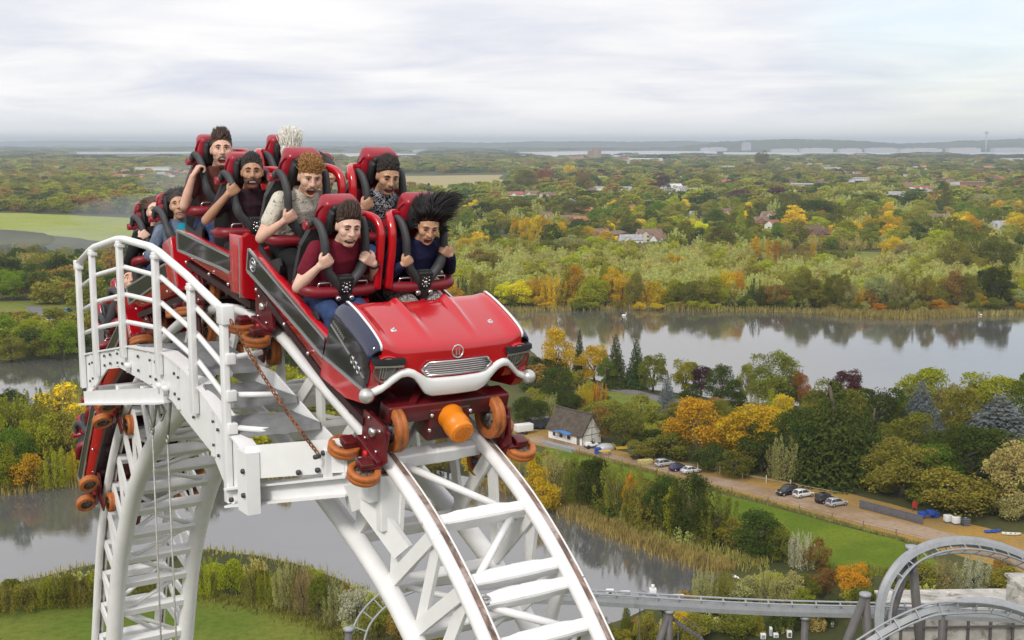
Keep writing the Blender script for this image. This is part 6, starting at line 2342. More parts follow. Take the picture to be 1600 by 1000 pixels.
arm = lambda q, el, wr, d=(.05, -.3, .95), p=(.1, -.9, .1): ((el[0], q * el[1], el[2]), (wr[0], q * wr[1], wr[2]), (d[0], q * d[1], d[2]), (p[0], q * p[1], p[2]))
BURG = cloth('burgundy_jersey', (.155, .012, .028), .12)
NAVY = cloth('navy_knit', (.016, .018, .060), .15)
CREAM = cloth('cream_sprig_shirt', (.62, .58, .50), .06, ('sprig', (.16, .16, .13)), 16)
FLOR = cloth('black_floral_print', (.012, .012, .016), .1, ('floral', (.50, .50, .54)), 24)
MARO = cloth('maroon_sleeves', (.20, .010, .030), .12)
PLAID = cloth('dark_plaid', (.022, .018, .026), .1, ('plaid', (.060, .014, .024)), 110)
RUSTT = cloth('rust_brown_tee', (.115, .040, .032), .12)
DENIMJ = cloth('pale_denim_jacket', (.135, .175, .25), .35)
TEAL = cloth('turquoise_vest', (.012, .27, .36), .08)
BLACKT = cloth('black_trousers', (.012, .012, .014), .2)
GREYT = cloth('grey_trousers', (.060, .060, .068), .2)
SPOT = cloth('black_white_spotted_skirt', (.014, .014, .016), .1, ('floral', (.55, .52, .48)), 45)
GREEN = cloth('green_cream_top', (.40, .42, .36), .2)
DARKJ = cloth('dark_jacket', (.05, .045, .05), .2)

ride(0, 0, -1, 'man in burgundy T-shirt with tall brown quiff gripping both straps, front row', skin='pale', hair='dark brown', top=BURG, trouser=JEANS, mouth=(1.15, .75), eyes='squint', watch=1, head_turn=R(-9), head_tilt=R(0), seed=11, hood_sc=1.45,
     arms={-1: hold(-1, .43, (.13, .325, .17)), 1: hold(1, .43, (.13, .32, .18))})
ride(0, 0, 1, 'woman in navy jumper with long black hair streaming in the wind, front row', skin='warm', hair='black', top=NAVY, trouser=SPOT, sleeve=2, mouth=(.9, 1.15), eyes='squint', head_turn=R(-16), head_tilt=R(10), long=2, seed=12, sc=.97, hood_sc=1.0, fem=True,
     arms={-1: hold(-1, .41, (.10, .28, .19)), 1: hold(1, .47, (.10, .33, .24))})
ride(0, 1, -1, 'curly ginger haired man in cream patterned shirt screaming with one hand on strap', skin='fair', hair='ginger', top=CREAM, trouser=BLACKT, mouth=(1.0, 1.25), eyes='open', beard=.5, head_turn=R(-12), head_tilt=R(0), long=1, seed=13, collar=True,
     arms={-1: hold(-1, .38, (.15, .345, .16)), 1: arm(1, (.1, .32, .2), (.25, .23, .25), (.3, -.4, .8))})
ride(0, 1, 1, 'dark haired man in black floral shirt with maroon sleeves, second row', skin='olive', hair='near black', top=FLOR, sleeve_mat=MARO, trouser=JEANS, sleeve=2, mouth=(1.0, 1.05), eyes='squint', beard=.5, head_turn=R(-10), head_tilt=R(4), seed=14, hood_sc=.35,
     arms={-1: hold(-1, .46, (.12, .30, .23)), 1: hold(1, .47, (.12, .31, .24))})
ride(1, 0, -1, 'bearded man in dark plaid T-shirt with both elbows raised, laughing', skin='tan', hair='near black', top=PLAID, trouser=GREYT, mouth=(1.15, .95), eyes='squint', beard=1, head_turn=R(-20), head_tilt=R(-2), seed=15, hood_sc=.35,
     arms={-1: hold(-1, .54, (.10, .385, .27)), 1: hold(1, .54, (.12, .385, .29))})
ride(1, 0, 1, 'dark curly haired woman in pale green top half hidden behind the curly man', skin='warm', hair='near black', top=GREEN, trouser=JEANS, sleeve=.5, mouth=(.5, .4), eyes='open', long=3, seed=16, sc=.97, fem=True, head_turn=R(10))
ride(1, 1, -1, 'tall man in rust brown T-shirt with quiff and raised fist, mouth wide open', skin='fair', hair='dark brown', top=RUSTT, trouser=JEANS, mouth=(1.0, 1.1), eyes='open', beard=.6, head_turn=R(-16), head_tilt=R(-3), seed=17, sc=1.05, hood_sc=1.35,
     arms={-1: arm(-1, (.16, .33, .20), (.215, .265, .46), (.10, -.5, .85)), 1: hold(1)})
ride(1, 1, 1, 'person with spiky white blond hair behind the curly haired man', skin='pale', hair='blond', top=GREEN, trouser=GREYT, mouth=(.6, .5), eyes='open', long=4, seed=18)
ride(2, 0, -1, 'smiling woman in pale denim jacket over turquoise top, dark hair', skin='warm', hair='near black', top=DENIMJ, inner_top=TEAL, trouser=JEANS, sleeve=2, mouth=(1.1, .42), eyes='open', long=3, seed=19, sc=.97, hood_sc=1.2, fem=True, head_turn=R(-22), head_tilt=R(12), collar=True,
     arms={-1: arm(-1, (.06, .33, .20), (.22, .25, .12), (.85, -.35, -.1), (.1, -.1, -.9)), 1: arm(1, (.06, .32, .2), (.22, .22, .12), (.85, -.35, -.1), (.1, -.1, -.9))})
ride(2, 1, -1, 'person with dark tousled hair screaming behind the woman in denim', skin='pale', hair='brown', top=BLACKT, trouser=JEANS, sleeve=2, mouth=(.9, 1.1), eyes='squint', long=3, seed=20, hood_sc=1.2, fem=True, head_turn=R(-16), head_tilt=R(6))
ride(3, 0, -1, 'man with short brown hair in dark jacket rising behind the railing', skin='fair', hair='brown', top=DARKJ, trouser=JEANS, sleeve=2, mouth=(.8, 1.0), eyes='wide', seed=21, head_turn=R(-10), head_tilt=R(14), hood_sc=.5)
flush()

# ================================================================= TOWN BUILDINGS
WCOL = {'white': (.72, .71, .68), 'cream': (.58, .52, .42), 'brick': (.30, .145, .095), 'pink': (.62, .50, .46), 'orangewall': (.42, .20, .10), 'bluewall': (.30, .36, .55)}
RCOL = {'red': (.34, .11, .065), 'brown': (.20, .125, .085), 'grey': (.33, .33, .34), 'white': (.70, .70, .70), 'orange': (.42, .18, .075), 'darkbrown': (.125, .075, .05), 'bluegrey': (.30, .34, .46)}
WM = {k: pm('wall_' + k, v, .85, var=.1, vscale=.4) for k, v in WCOL.items()}
RM = {k: pm('roof_' + k, v, .8, var=.25, vscale=.6) for k, v in RCOL.items()}
GLASS = pm('window_glass', (.05, .055, .065), .12)
CHIM = pm('chimney_brick', (.25, .12, .08), .9)


def house_parts(L, W, H, wall, roof, flat=False):
    """[(name, mesh, parent)] of a gabled house, long axis x."""
    out = []
    rh = 1.0 if flat else W * .42
    mb = MB()
    mb.prism([(-W / 2, 0), (W / 2, 0), (W / 2, H), (0, H + rh * .98), (-W / 2, H)], -L / 2, L / 2, lambda a, b, t: (t, a, b))
    if not flat and L > 9:
        mb.prism([(-L * .16, 0), (L * .16, 0), (L * .16, H), (0, H + rh * .7), (-L * .16, H)], -W / 2 - 1.2, 0, lambda a, b, t: (a - L * .22, t, b))
    out.append(('wall', mb.mesh('wall', WM[wall]), None))
    mb = MB()
    for q in (-1, 1):
        a, b = Vector((0, q * (W / 2 + .45), H - .3)), Vector((0, 0, H + rh + .12))
        mb.prism([(a.y, a.z), (b.y, b.z), (b.y, b.z + .25), (a.y, a.z + .2)], -L / 2 - .4, L / 2 + .4, lambda y, z, t: (t, y, z))
    if not flat and L > 9:
        for q in (-1, 1):
            mb.prism([(q * (L * .16 + .3), H - .25), (0, H + rh * .7 + .1), (0, H + rh * .7 + .3), (q * (L * .16 + .3), H - .05)], -W / 2 - 1.5, -.2, lambda a, b, t: (a - L * .22, t, b))
    out.append(('roof', mb.mesh('roof', RM[roof]), None))
    if not flat:
        mb = MB(); mb.box((L * .36, 0, H + rh + .5), (.9, .7, 1.8)); mb.box((L * .36, 0, H + rh + 1.5), (.5, .4, .4)); out.append(('chimney', mb.mesh('chimney', CHIM), 'roof'))
    n = max(2, int(L / 3.5))
    for k in range(n):
        x = -L / 2 + L * (k + .5) / n
        for z in ([1.4] if H < 4.2 else [1.3, H - 1.3]):
            yy = -W / 2 - .04 - (1.2 if (not flat and L > 9 and abs(x + L * .22) < L * .16) else 0)
            mb = MB(); mb.box((x, yy, z), (1.3, .1, 1.15)); out.append(('window', mb.mesh('window', GLASS), None))
    mb = MB(); mb.box((-L / 2 - .04, 0, H * .55), (.1, 1.2, 1.2)); out.append(('window', mb.mesh('window', GLASS), None))
    return out


for px, py, wpx, hpx, wall, roof, turn, lab in HOUSES:
    g = gnd(px, py)
    sl = (g - Vector((0, 0, CAMH))).length
    ca_ = max(.35, abs(math.cos(turn)))
    W = 7.0 if g.y < 2000 else 10
    L = max(7.0, wpx * sl / FPX / ca_ * .85)
    H = min(max(3.0, hpx * sl / FPX * .78), 9)
    flat = L > 26
    if flat: W = min(30, L * .4)
    t = thing('house' if L < 26 else 'large_building', lab, 'house' if L < 26 else 'building', g, turn)
    for nm, me, par in house_parts(L, W, H, wall, roof, flat):
        o = put(nm, me, t)
        if par:
            r_ = [c for c in t.children if c.name.startswith(par)][0]; o.parent = r_
FP = {}
for px, py, wpx, wall, roof, turn in FARH:
    g = gnd(px, py)
    sl = (g - Vector((0, 0, CAMH))).length
    L = wpx * sl / FPX
    if (wall, roof) not in FP:
        mb = MB()
        mb.prism([(-.35, 0), (.35, 0), (.35, .32), (0, .55), (-.35, .32)], -.5, .5, lambda a, b, t: (t, a, b), 0)
        for q in (-1, 1):
            mb.prism([(q * .40, .28), (0, .56), (0, .60), (q * .40, .32)], -.54, .54, lambda a, b, t: (t, a, b), 1)
        mb.box((.3, 0, .62), (.07, .07, .16), mat=1)
        FP[(wall, roof)] = mb.mesh('house', [WM[wall], RM[roof]])
    o = bpy.data.objects.new('house', FP[(wall, roof)])
    C.objects.link(o)
    o.location = g; o.rotation_euler = (0, 0, turn); o.scale = (L, L * .8, min(L, 13))
    tag(o, f'small far off {wall.replace("orangewall", "orange")} house with {roof.replace("dark", "dark ")} roof amid the town trees', 'house', 'distant town houses')

# brown tower block, church spire, warehouses by the airport, control tower
t = thing('tower_block', 'brown brick tower block with pale bands standing over the town', 'tower block', gnd(928, 251), .25)
mb = MB()
for x_, w_, h_ in ((-12, 16, 34), (4, 15, 44), (18, 12, 40)):
    mb.box((x_, 0, h_ / 2), (w_, 18, h_))
mb.build('wall', pm('tower_brick', (.30, .20, .15), .85), t)
for z in range(5, 42, 5):
    mb = MB(); mb.box((4, -9.2, z), (14, .4, 1.8)); mb.build('window_band', pm('tower_glass', (.42, .38, .34), .4), t)
t = thing('office_block', 'long low brown office block spreading beside the tower block', 'office block', gnd(885, 254), .05)
mb = MB(); mb.box((0, 0, 7), (130, 22, 14)); mb.box((30, 5, 17), (50, 14, 6)); mb.build('wall', pm('office_brick', (.33, .22, .165), .85), t)
for z in (4, 9):
    mb = MB(); mb.box((0, -11.1, z), (124, .3, 1.6)); mb.build('window_band', pm('tower_glass', (.42, .38, .34), .4), t)
t = thing('church_spire', 'thin pale green church spire rising from the town trees', 'spire', gnd(982, 268), 0)
mb = MB(); mb.box((0, 0, 9), (6, 6, 18)); mb.build('tower', WM['cream'], t)
mb = MB(); mb.lathe([(0, 3.8), (17, .15), (17.2, 0)], (0, 0, 18), (0, 0, 1), 8, smooth=False); mb.build('spire', pm('green_copper', (.30, .42, .36), .7), t)
AIRW = pm('white_cladding', (.46, .46, .47), .6)
AIRG = pm('pale_grey_cladding', (.40, .41, .43), .6)
for k, (x0, x1, d, zb, h, lab) in enumerate(((1205, 1245, 8000, 10, 17, 'first white airport hall on the horizon plain'), (1250, 1300, 8050, 12, 20, 'wide white airport hall with stepped roof'), (1310, 1345, 8000, 12, 16, 'low white airport hall beside the stepped one'), (1352, 1400, 7950, 12, 24, 'tall white hangar on the airport plain'),
        (1405, 1470, 8000, 12, 18, 'very long white terminal roof'), (1480, 1530, 7950, 14, 20, 'white terminal near the control tower'), (1550, 1600, 8000, 14, 20, 'white terminal beyond the control tower'), (1095, 1135, 9000, 8, 26, 'pale domed hangar roof below the far hills'),
        (645, 668, 8000, 6, 16, 'reddish shed on the far plain behind the riders'), (1160, 1172, 9000, 40, 30, 'pale office block on the far slope'))):
    a = atd(x0, 230, d); b = atd(x1, 230, d)
    t = thing('airport_building', lab, 'airport building', Vector(((a.x + b.x) / 2, d, 0)), .02)
    w_ = b.x - a.x; h *= .6
    mb = MB(); mb.box((0, 0, (zb + h) / 2), (w_, 60, zb + h)); mb.box((w_ * .12, -5, zb + h + 2), (w_ * .5, 40, 4)); mb.box((-w_ * .3, -8, zb + h + 1.5), (w_ * .12, 30, 3)); mb.build('hall', AIRW if k % 3 else AIRG, t)
    mb = MB(); mb.box((0, -30.3, zb + h * .45), (w_ * .94, .5, h * .25)); mb.build('window_band', AIRG, t)
a = atd(1541, 222, 7900)
t = thing('control_tower', 'slim airport control tower with a wide cab on the horizon', 'control tower', Vector((a.x, 7900, 0)), 0)
mb = MB(); mb.tube([(0, 0, 0), (0, 0, 118)], 4.2, 12); mb.build('mast', AIRG, t)
mb = MB(); mb.lathe([(0, 3), (4, 9), (11, 11.5), (15, 11), (17, 6), (20, 2), (26, .6), (26, 0)], (0, 0, 112), (0, 0, 1), 16); mb.build('cab', AIRG, t)

# ================================================================= BARN AND YARD
A_, B_ = gnd(909.6, 697), gnd(857, 683.5)
ax = (B_ - A_).normalized(); ang = math.atan2(ax.y, ax.x)
Lb, Wb = (B_ - A_).length, 5.6
barn = thing('thatched_barn', 'white timber framed barn with steep brown thatched roof beside the dirt track', 'barn', A_, ang)
He, Hr = 2.1, 6.3
PLAST = pm('limewashed_plaster', (.80, .785, .74), .9, var=.04, vscale=.8, dirt=(.62, .58, .50), dscale=.7, damt=(.55, .8))
mb = MB(); mb.prism([(0, 0), (-Wb, 0), (-Wb, He), (-Wb / 2, Hr - .3), (0, He)], 0, Lb, lambda a, b, t: (t, a, b)); mb.build('wall', PLAST, barn)
THATCH = pm('brown_thatch', (.082, .066, .052), .95, var=.3, vscale=1.2, bump=.8, bscale=9)
mb = MB(); ring = []
for i in range(13):
    f = i / 12; x = -.35 + (Lb + .8) * f
    sag = -.18 * math.sin(math.pi * f); hip = 0
    sec = [(.48, He - .22), (.46, He + .02), (-Wb / 2 + .25, Hr + .12 + sag), (-Wb / 2, Hr + .3 + sag), (-Wb / 2 - .25, Hr + .12 + sag), (-Wb - .46, He + .02), (-Wb - .48, He - .22), (-Wb - .2, He - .2), (-Wb / 2, Hr - .25 + sag), (.2, He - .2)]
    ring.append([Vector((x, y, z)) for y, z in sec])
mb.loft(ring, smooth=False); rf = mb.build('roof', THATCH, barn)
mb = MB(); mb.tube([(-.4, -Wb / 2, Hr + .3), (Lb * .5, -Wb / 2, Hr + .12), (Lb + .5, -Wb / 2, Hr + .3)], .22, 8); mb.build('ridge', THATCH, rf)
BEAMT = pm('dark_timber', (.16, .135, .11), .9)
for y0, z0, y1, z1 in ((-.02, 0, -.02, He), (-Wb + .02, 0, -Wb + .02, He), (0, He, -Wb, He), (-Wb * .5, 0, -Wb * .5, Hr - .6), (-Wb * .2, He + 1.5, -Wb * .8, He + 1.5)):
    mb = MB(); mb.bar((-.03, y0, z0), (-.03, y1, z1), .06, .085); mb.build('timber', BEAMT, barn)
mb = MB(); mb.box((1.2, .03, 1.0), (.9, .08, 1.9)); mb.build('door', BEAMT, barn)
for x_ in (4.2, 6.6, 8.8):
    mb = MB(); mb.box((x_, .03, 1.15), (.9, .08, .8)); mb.build('window', GLASS, barn)
BLUE = pm('blue_tarpaulin', (.045, .20, .52), .6, var=.1)
t = thing('blue_canopy', 'bright blue canopy on thin poles against the barn wall', 'canopy', gnd(880, 691), ang)
mb = MB(); mb.prism([(-2.4, 2.2), (0, 2.5), (2.4, 2.2), (2.4, 2.12), (0, 2.42), (-2.4, 2.12)], -1.2, 1.2, lambda a, b, q: (a, q, b)); mb.build('cover', BLUE, t)
for x_ in (-2.2, 2.2):
    for y_ in (-1.1, 1.1):
        mb = MB(); mb.tube([(x_, y_, 0), (x_, y_, 2.15)], .04, 6); mb.build('pole', BOXW, t)


def simple(name, label, cat, px, py, rz, parts, group=None):
    t = thing(name, label, cat, gnd(px, py), rz, group)
    for nm, mat, fn in parts:
        mb = MB(); fn(mb); mb.build(nm, mat, t)
    return t


YEL = pm('yellow_plant_paint', (.62, .40, .03), .5); BLUEP = pm('blue_plastic', (.02, .07, .35), .4); GREYM = pm('grey_sheet_metal', (.40, .41, .43), .45, metal=.2, var=.1)
simple('metal_trough', 'long pale grey metal trough lying in front of the barn', 'trough', 868, 700, ang, [('trough', GREYM, lambda m: (m.prism([(-.5, 0), (.5, 0), (.6, .9), (.48, .9), (.4, .15), (-.4, .15), (-.48, .9), (-.6, .9)], -5.5, 3.5, lambda a, b, q: (q, a, b))))])
simple('flatbed_trailer', 'white box trailer parked beyond the barn by the wheel', 'trailer', 818, 678, .5, [('box', BOXW, lambda m: (m.box((0, 0, 1.5), (4, 2, 1.6), bev=.1), m.bar((2, 0, .7), (3.4, 0, .5), .1, .1))), ('wheel', BLK, lambda m: [m.lathe([(-.1, 0), (-.1, .38), (.1, .38), (.1, 0)], (0, q, .38), (0, 1, 0), 14) for q in (-.95, .95)])])
simple('dark_trailer', 'dark covered trailer with blue load behind the barn', 'trailer', 842, 670, .5, [('body', pm('dark_canvas', (.045, .05, .07), .7), lambda m: m.box((0, 0, 1.6), (4.6, 2.2, 1.9), bev=.15)), ('cover', GREYM, lambda m: m.box((0, 0, 2.62), (4.4, 2.1, .12))), ('wheel', BLK, lambda m: [m.lathe([(-.1, 0), (-.1, .4), (.1, .4), (.1, 0)], (0, q, .4), (0, 1, 0), 14) for q in (-1.05, 1.05)])])
simple('farm_buggy', 'small white farm buggy with roll bar parked at the barn gable', 'buggy', 924, 700, .3, [('body', BOXW, lambda m: (m.box((0, 0, .75), (2.8, 1.4, .55), bev=.12), m.box((-.7, 0, 1.15), (1.2, 1.3, .35), bev=.1))), ('roll_bar', BLK, lambda m: (m.tube([(.5, -.6, 1), (.5, -.6, 1.9), (.5, .6, 1.9), (.5, .6, 1)], .05, 6))), ('seat', BLK, lambda m: m.box((.2, 0, 1.15), (.5, 1.2, .5), bev=.1))] + [('wheel', BLK, (lambda q, r: (lambda m: m.lathe([(-.13, 0), (-.13, .42), (.13, .42), (.13, 0)], (q, r, .42), (0, 1, 0), 14)))(q, r)) for q in (-.95, .95) for r in (-.75, .75)])
simple('storage_bin', 'square dark blue bin beside the farm buggy', 'bin', 934, 709, .3, [('bin', BLUEP, lambda m: m.box((0, 0, .6), (1.2, 1.0, 1.2), bev=.08)), ('lid', BLUEP, lambda m: m.box((0, 0, 1.24), (1.3, 1.1, .08), bev=.03))])
simple('work_bench', 'yellow topped work bench in the barn yard', 'bench', 945, 712, .3, [('top', YEL, lambda m: m.box((0, 0, 1.0), (2.4, 1, .12)))] + [('leg', BEAMT, (lambda x, y: (lambda m: m.box((x, y, .47), (.1, .1, .94))))(x, y)) for x in (-1.1, 1.1) for y in (-.4, .4)])
simple('grey_tarp_heap', 'heap under a pale grey tarpaulin beside the yard bench', 'heap', 946, 703, .2, [('cover', GREYM, lambda m: m.ball((0, 0, .3), (2.2, 1.3, 1.2), 9, 6))])
simple('yellow_skip', 'low yellow skip at the edge of the barn yard', 'skip', 973, 701, .2, [('skip', YEL, lambda m: m.prism([(-1.6, .1), (1.6, .1), (2.1, 1.1), (1.95, 1.1), (1.5, .3), (-1.5, .3), (-1.95, 1.1), (-2.1, 1.1)], -.8, .8, lambda a, b, q: (a, q, b)))])
simple('blue_barrel', 'tall blue barrel standing past the yellow skip', 'barrel', 986, 709, 0, [('barrel', pm('mid_blue_plastic', (.03, .16, .34), .4), lambda m: m.lathe([(0, 0), (0, .55), (.5, .6), (.55, .64), (1.0, .6), (1.05, .64), (1.5, .6), (2.0, .5), (2.05, 0)], (0, 0, 0), (0, 0, 1), 18))])
simple('hay_bale', 'straw coloured bale at the start of the car park', 'bale', 1008, 726, .3, [('bale', pm('straw_bale', (.42, .36, .14), .95, var=.3, vscale=4, bump=.5, bscale=12), lambda m: m.box((0, 0, .55), (3.0, 1.2, 1.1), bev=.15))])
simple('brush_pile', 'low brown brush pile by the track past the barrel', 'pile', 995, 717, .2, [('branches', BARK, lambda m: [m.bar((random.Random(k).uniform(-1.6, 1.6), random.Random(k + 50).uniform(-.8, .8), .1 + k * .02), (random.Random(k + 9).uniform(-2, 2), random.Random(k + 70).uniform(-1, 1), .5 + k * .02), .12, .12) for k in range(22)])])

# ---------------------------------------------------------------- parked cars
CARM = {}


def carpaint(nm, col):
    return pm('car_paint_' + nm, col, .28, metal=.15, coat=.7)


def car_mesh(kind):
    """Body, glass, wheels and lamps of a small car, front +x, origin on the ground."""
    L, W = 4.1, 1.72
    H = {'hatch': 1.48, 'saloon': 1.42, 'suv': 1.80}[kind]
    z0 = .26 if kind != 'suv' else .34
    belt = .90 if kind != 'suv' else 1.08
    body = MB()
    prof = [(-2.02, .45, .55), (-1.98, .80, .78), (-1.85, belt, .84), (-1.3, belt + .04, .86), (-.2, belt + .02, .86), (.75, belt - .02, .86), (1.25, belt - .08, .84), (1.75, belt - .17, .78), (2.0, belt - .32, .66), (2.05, .48, .55)]
    rg = []
    for x, zt, hw in prof:
        rg.append([Vector((x, s * hw * k, z)) for s, k, z in ((-1, .92, z0), (-1, 1, z0 + .22), (-1, 1, zt - .12), (-1, .93, zt), (1, .93, zt), (1, 1, zt - .12), (1, 1, z0 + .22), (1, .92, z0))])
    body.loft(rg)
    if kind == 'hatch': cab = [(-1.92, belt - .02, .74, belt + .02), (-1.55, H - .06, .60, 0), (-.9, H, .63, 0), (.0, H - .02, .63, 0), (.35, H - .13, .60, 0), (1.05, belt - .04, .72, 0)]
    elif kind == 'saloon': cab = [(-1.45, belt, .74, 0), (-.95, H - .08, .60, 0), (-.4, H, .62, 0), (.15, H - .03, .62, 0), (.42, H - .12, .60, 0), (1.05, belt - .04, .72, 0)]
    else: cab = [(-1.98, belt, .78, 0), (-1.88, H - .06, .70, 0), (-1.0, H, .72, 0), (.1, H - .02, .72, 0), (.38, H - .14, .70, 0), (.85, belt - .02, .78, 0)]
    roof = MB()
    rr = [[Vector((x, -hw, z)), Vector((x, -hw + .10, z + .045)), Vector((x, hw - .10, z + .045)), Vector((x, hw, z))] for x, z, hw, _ in cab[1:-1]]
    roof.loft([[a for a in r] + [Vector((r[3].x, r[3].y, r[3].z - .05)), Vector((r[0].x, r[0].y, r[0].z - .05))] for r in rr])
    for s in (-1, 1):
        for (a, b) in ((cab[0], cab[1]), (cab[-1], cab[-2]), (cab[2], cab[2])):
            if a is b:
                roof.bar((a[0] + .1, s * (a[2] + .11), belt), (a[0] + .1, s * a[2], a[1]), .08, .05)
            else:
                roof.bar((a[0], s * a[2], a[1]), (b[0], s * b[2], b[1]), .09, .07)
    glass = MB()
    glass.loft([[Vector((x, -hw * .985, max(z - .02, belt - .05))), Vector((x, hw * .985, max(z - .02, belt - .05))), Vector((x, .77, belt - .06)), Vector((x, -.77, belt - .06))] for x, z, hw, _ in cab], smooth=False)
    wheel = MB()
    wheel.lathe([(-.10, 0), (-.10, .30), (-.08, .33), (.08, .33), (.10, .30), (.10, 0)], (0, 0, 0), (0, 1, 0), 18)
    wheel.lathe([(-.112, 0), (-.112, .19), (.112, .19), (.112, 0)], (0, 0, 0), (0, 1, 0), 12, 1)
    lamp = MB(); lamp.box((0, 0, 0), (.16, .32, .14), bev=.04)
    bump_ = MB(); bump_.box((2.03, 0, .42), (.10, 1.2, .14), bev=.03); bump_.box((-2.02, 0, .46), (.08, .52, .12), bev=.01)
    return dict(body=body, roof=roof, glass=glass, wheel=wheel, lamp=lamp, bump=bump_, belt=belt, z0=z0)


ALLOY = pm('alloy_rim', (.45, .45, .46), .35, metal=.6)
LAMPW = pm('clear_lamp', (.70, .70, .68), .2); LAMPR = pm('red_lamp', (.35, .012, .012), .3)


def parked(px, py, rz, kind, col, name, label):
    d = car_mesh(kind)
    t = thing('parked_car', label, 'car', gnd(px, py), rz, 'cars parked along the dirt track')
    P_ = carpaint(name, col)
    d['body'].build('body', P_, t); d['roof'].build('roof', P_, t); d['glass'].build('windows', GLASS, t); d['bump'].build('bumper', BLK, t)
    wm = d['wheel'].mesh('wheel', [BLK, ALLOY]); lw_ = d['lamp'].mesh('headlight', LAMPW); lr = d['lamp'].mesh('tail_light', LAMPR)
    for x in (-1.27, 1.28):
        for s in (-1, 1): put('wheel', wm, t, (x, s * .80, .33))
    for s in (-1, 1):
        put('headlight', lw_, t, (1.93, s * .56, d['belt'] - .26)); put('tail_light', lr, t, (-1.96, s * .62, d['belt'] - .10))


parked(1038, 728, R(28), 'hatch', (.50, .51, .53), 'silver', 'silver hatchback, closest of the parked cars to the barn')
parked(1061, 735, R(24), 'hatch', (.012, .014, .10), 'navy', 'dark blue hatchback between the silver and white cars')
parked(1079, 739, R(24), 'saloon', (.62, .63, .65), 'pale', 'pale silver saloon beside the dark blue hatchback')
parked(1229, 773, R(208), 'suv', (.012, .013, .015), 'black', 'black four wheel drive car with its headlights facing the track')
parked(1255, 776, R(28), 'hatch', (.75, .75, .75), 'white', 'bright white hatchback beside the black four wheel drive')
parked(1290, 785, R(30), 'suv', (.022, .016, .02), 'charcoal', 'dark car with red tail lights tucked behind the grey hatchback')
parked(1307, 790, R(28), 'hatch', (.42, .43, .44), 'grey', 'light grey hatchback at the end of the parked row')
for k, (x_, y_, col, nm, lab) in enumerate(((73, 494, (.6, .6, .62), 'pale', 'silver car in the small park lane by the bright green tree'), (78, 502, (.62, .62, .64), 'pale', 'white car parked close behind the silver one in the lane'), (92, 490, (.7, .7, .7), 'white', 'white van-like car near the low hedge in the lane'), (106, 487, (.05, .22, .42), 'blue', 'blue car at the end of the park lane'))):
    parked(x_, y_, R(15 + 20 * k), 'hatch', col, nm, lab)

# track side fence and the white posts behind the cars
def fence(label, pts, step_, h, mat, wires=2):
    P = [gnd(*p) for p in pts]
    t = thing('post_and_wire_fence', label, 'fence', P[0], 0)
    o = P[0]
    for a, b in zip(P[:-1], P[1:]):
        n = max(1, int((b - a).length / step_))
        for k in range(n):
            q = a.lerp(b, k / n) - o
            mb = MB(); mb.box(q + Vector((0, 0, h / 2)), (.14, .14, h)); mb.box(q + Vector((0, 0, h + .02)), (.17, .17, .04)); mb.build('post', mat, t)
    for k in range(wires):
        mb = MB(); z = h * (.55 + .38 * k)
        mb.tube([p - o + Vector((0, 0, z)) for p in P], .025, 5); mb.build('wire', mat, t)


WOODP = pm('weathered_fence_wood', (.17, .135, .10), .9, var=.2)
PALEP = pm('pale_fence_post', (.52, .50, .46), .85, var=.1)
fence('low dark post and wire fence between the dirt track and the green field', [(905, 708), (1000, 733), (1090, 757), (1200, 786), (1300, 812), (1400, 838), (1445, 850)], 6.0, 1.15, WOODP)
fence('row of pale posts along the back of the gravel car park', [(1090, 734), (1160, 748), (1235, 762), (1310, 776)], 5.0, 1.5, PALEP, 1)
# things at the end of the track
simple('grey_barrier_wall', 'long low dark grey barrier wall running beside the track', 'wall', 1388, 806, math.atan2((gnd(1430, 817) - gnd(1346, 795)).y, (gnd(1430, 817) - gnd(1346, 795)).x), [('panel', pm('dark_grey_board', (.105, .105, .12), .7, var=.2), (lambda k: (lambda m: (m.box((-4.4 + k * 3.2, 0, .75), (3.1, .14, 1.4), bev=.02), m.box((-4.4 + k * 3.2, 0, 1.48), (3.15, .22, .08)))))(k)) for k in range(4)])
IBC = pm('white_tank_plastic', (.74, .74, .72), .45)
for k, (x_, y_, mat, lab) in enumerate(((1481, 816, IBC, 'white cube tank, the one closer to the grey barrier wall'), (1494, 819, IBC, 'white cube tank standing between its twin and the dark tank'), (1508, 821, pm('dark_tank_plastic', (.055, .06, .075), .5), 'dark cube tank with pale label at the end of the tanks'))):
    simple('cube_tank', lab, 'tank', x_, y_, .25, [('tank', mat, lambda m: m.box((0, 0, .75), (1.25, 1.1, 1.15), bev=.12)), ('pallet', GREYDK, lambda m: (m.box((0, 0, .08), (1.3, 1.15, .14)))), ('lid', GREYM, lambda m: m.lathe([(0, 0), (0, .2), (.06, .2), (.08, 0)], (0, 0, 1.32), (0, 0, 1), 12)), ('cage', GREYM, lambda m: [m.bar((-.66, y, z), (.66, y, z), .03, .03) for y in (-.58, .58) for z in (.3, .6, .9, 1.2)])], 'cube tanks by the track end')
simple('blue_crate_stack', 'dark blue crates heaped beside the olive bushes', 'crates', 1446, 812, .3, [('crate', BLUEP, (lambda k: (lambda m: (m.box((k * 1.3 - 1.6, (k % 2) * .6, .5 + (k % 3) * .35), (1.2, 1.0, .9), bev=.05))))(k)) for k in range(4)])
simple('red_sign_post', 'small red sign board on two posts by the bushes', 'sign', 1429, 800, .2, [('board', pm('red_sign_paint', (.40, .03, .03), .6), lambda m: m.box((0, 0, 1.3), (1.0, .08, 1.1), bev=.02))] + [('post', WOODP, (lambda x: (lambda m: m.box((x, .06, .7), (.08, .08, 1.4))))(x)) for x in (-.4, .4)])


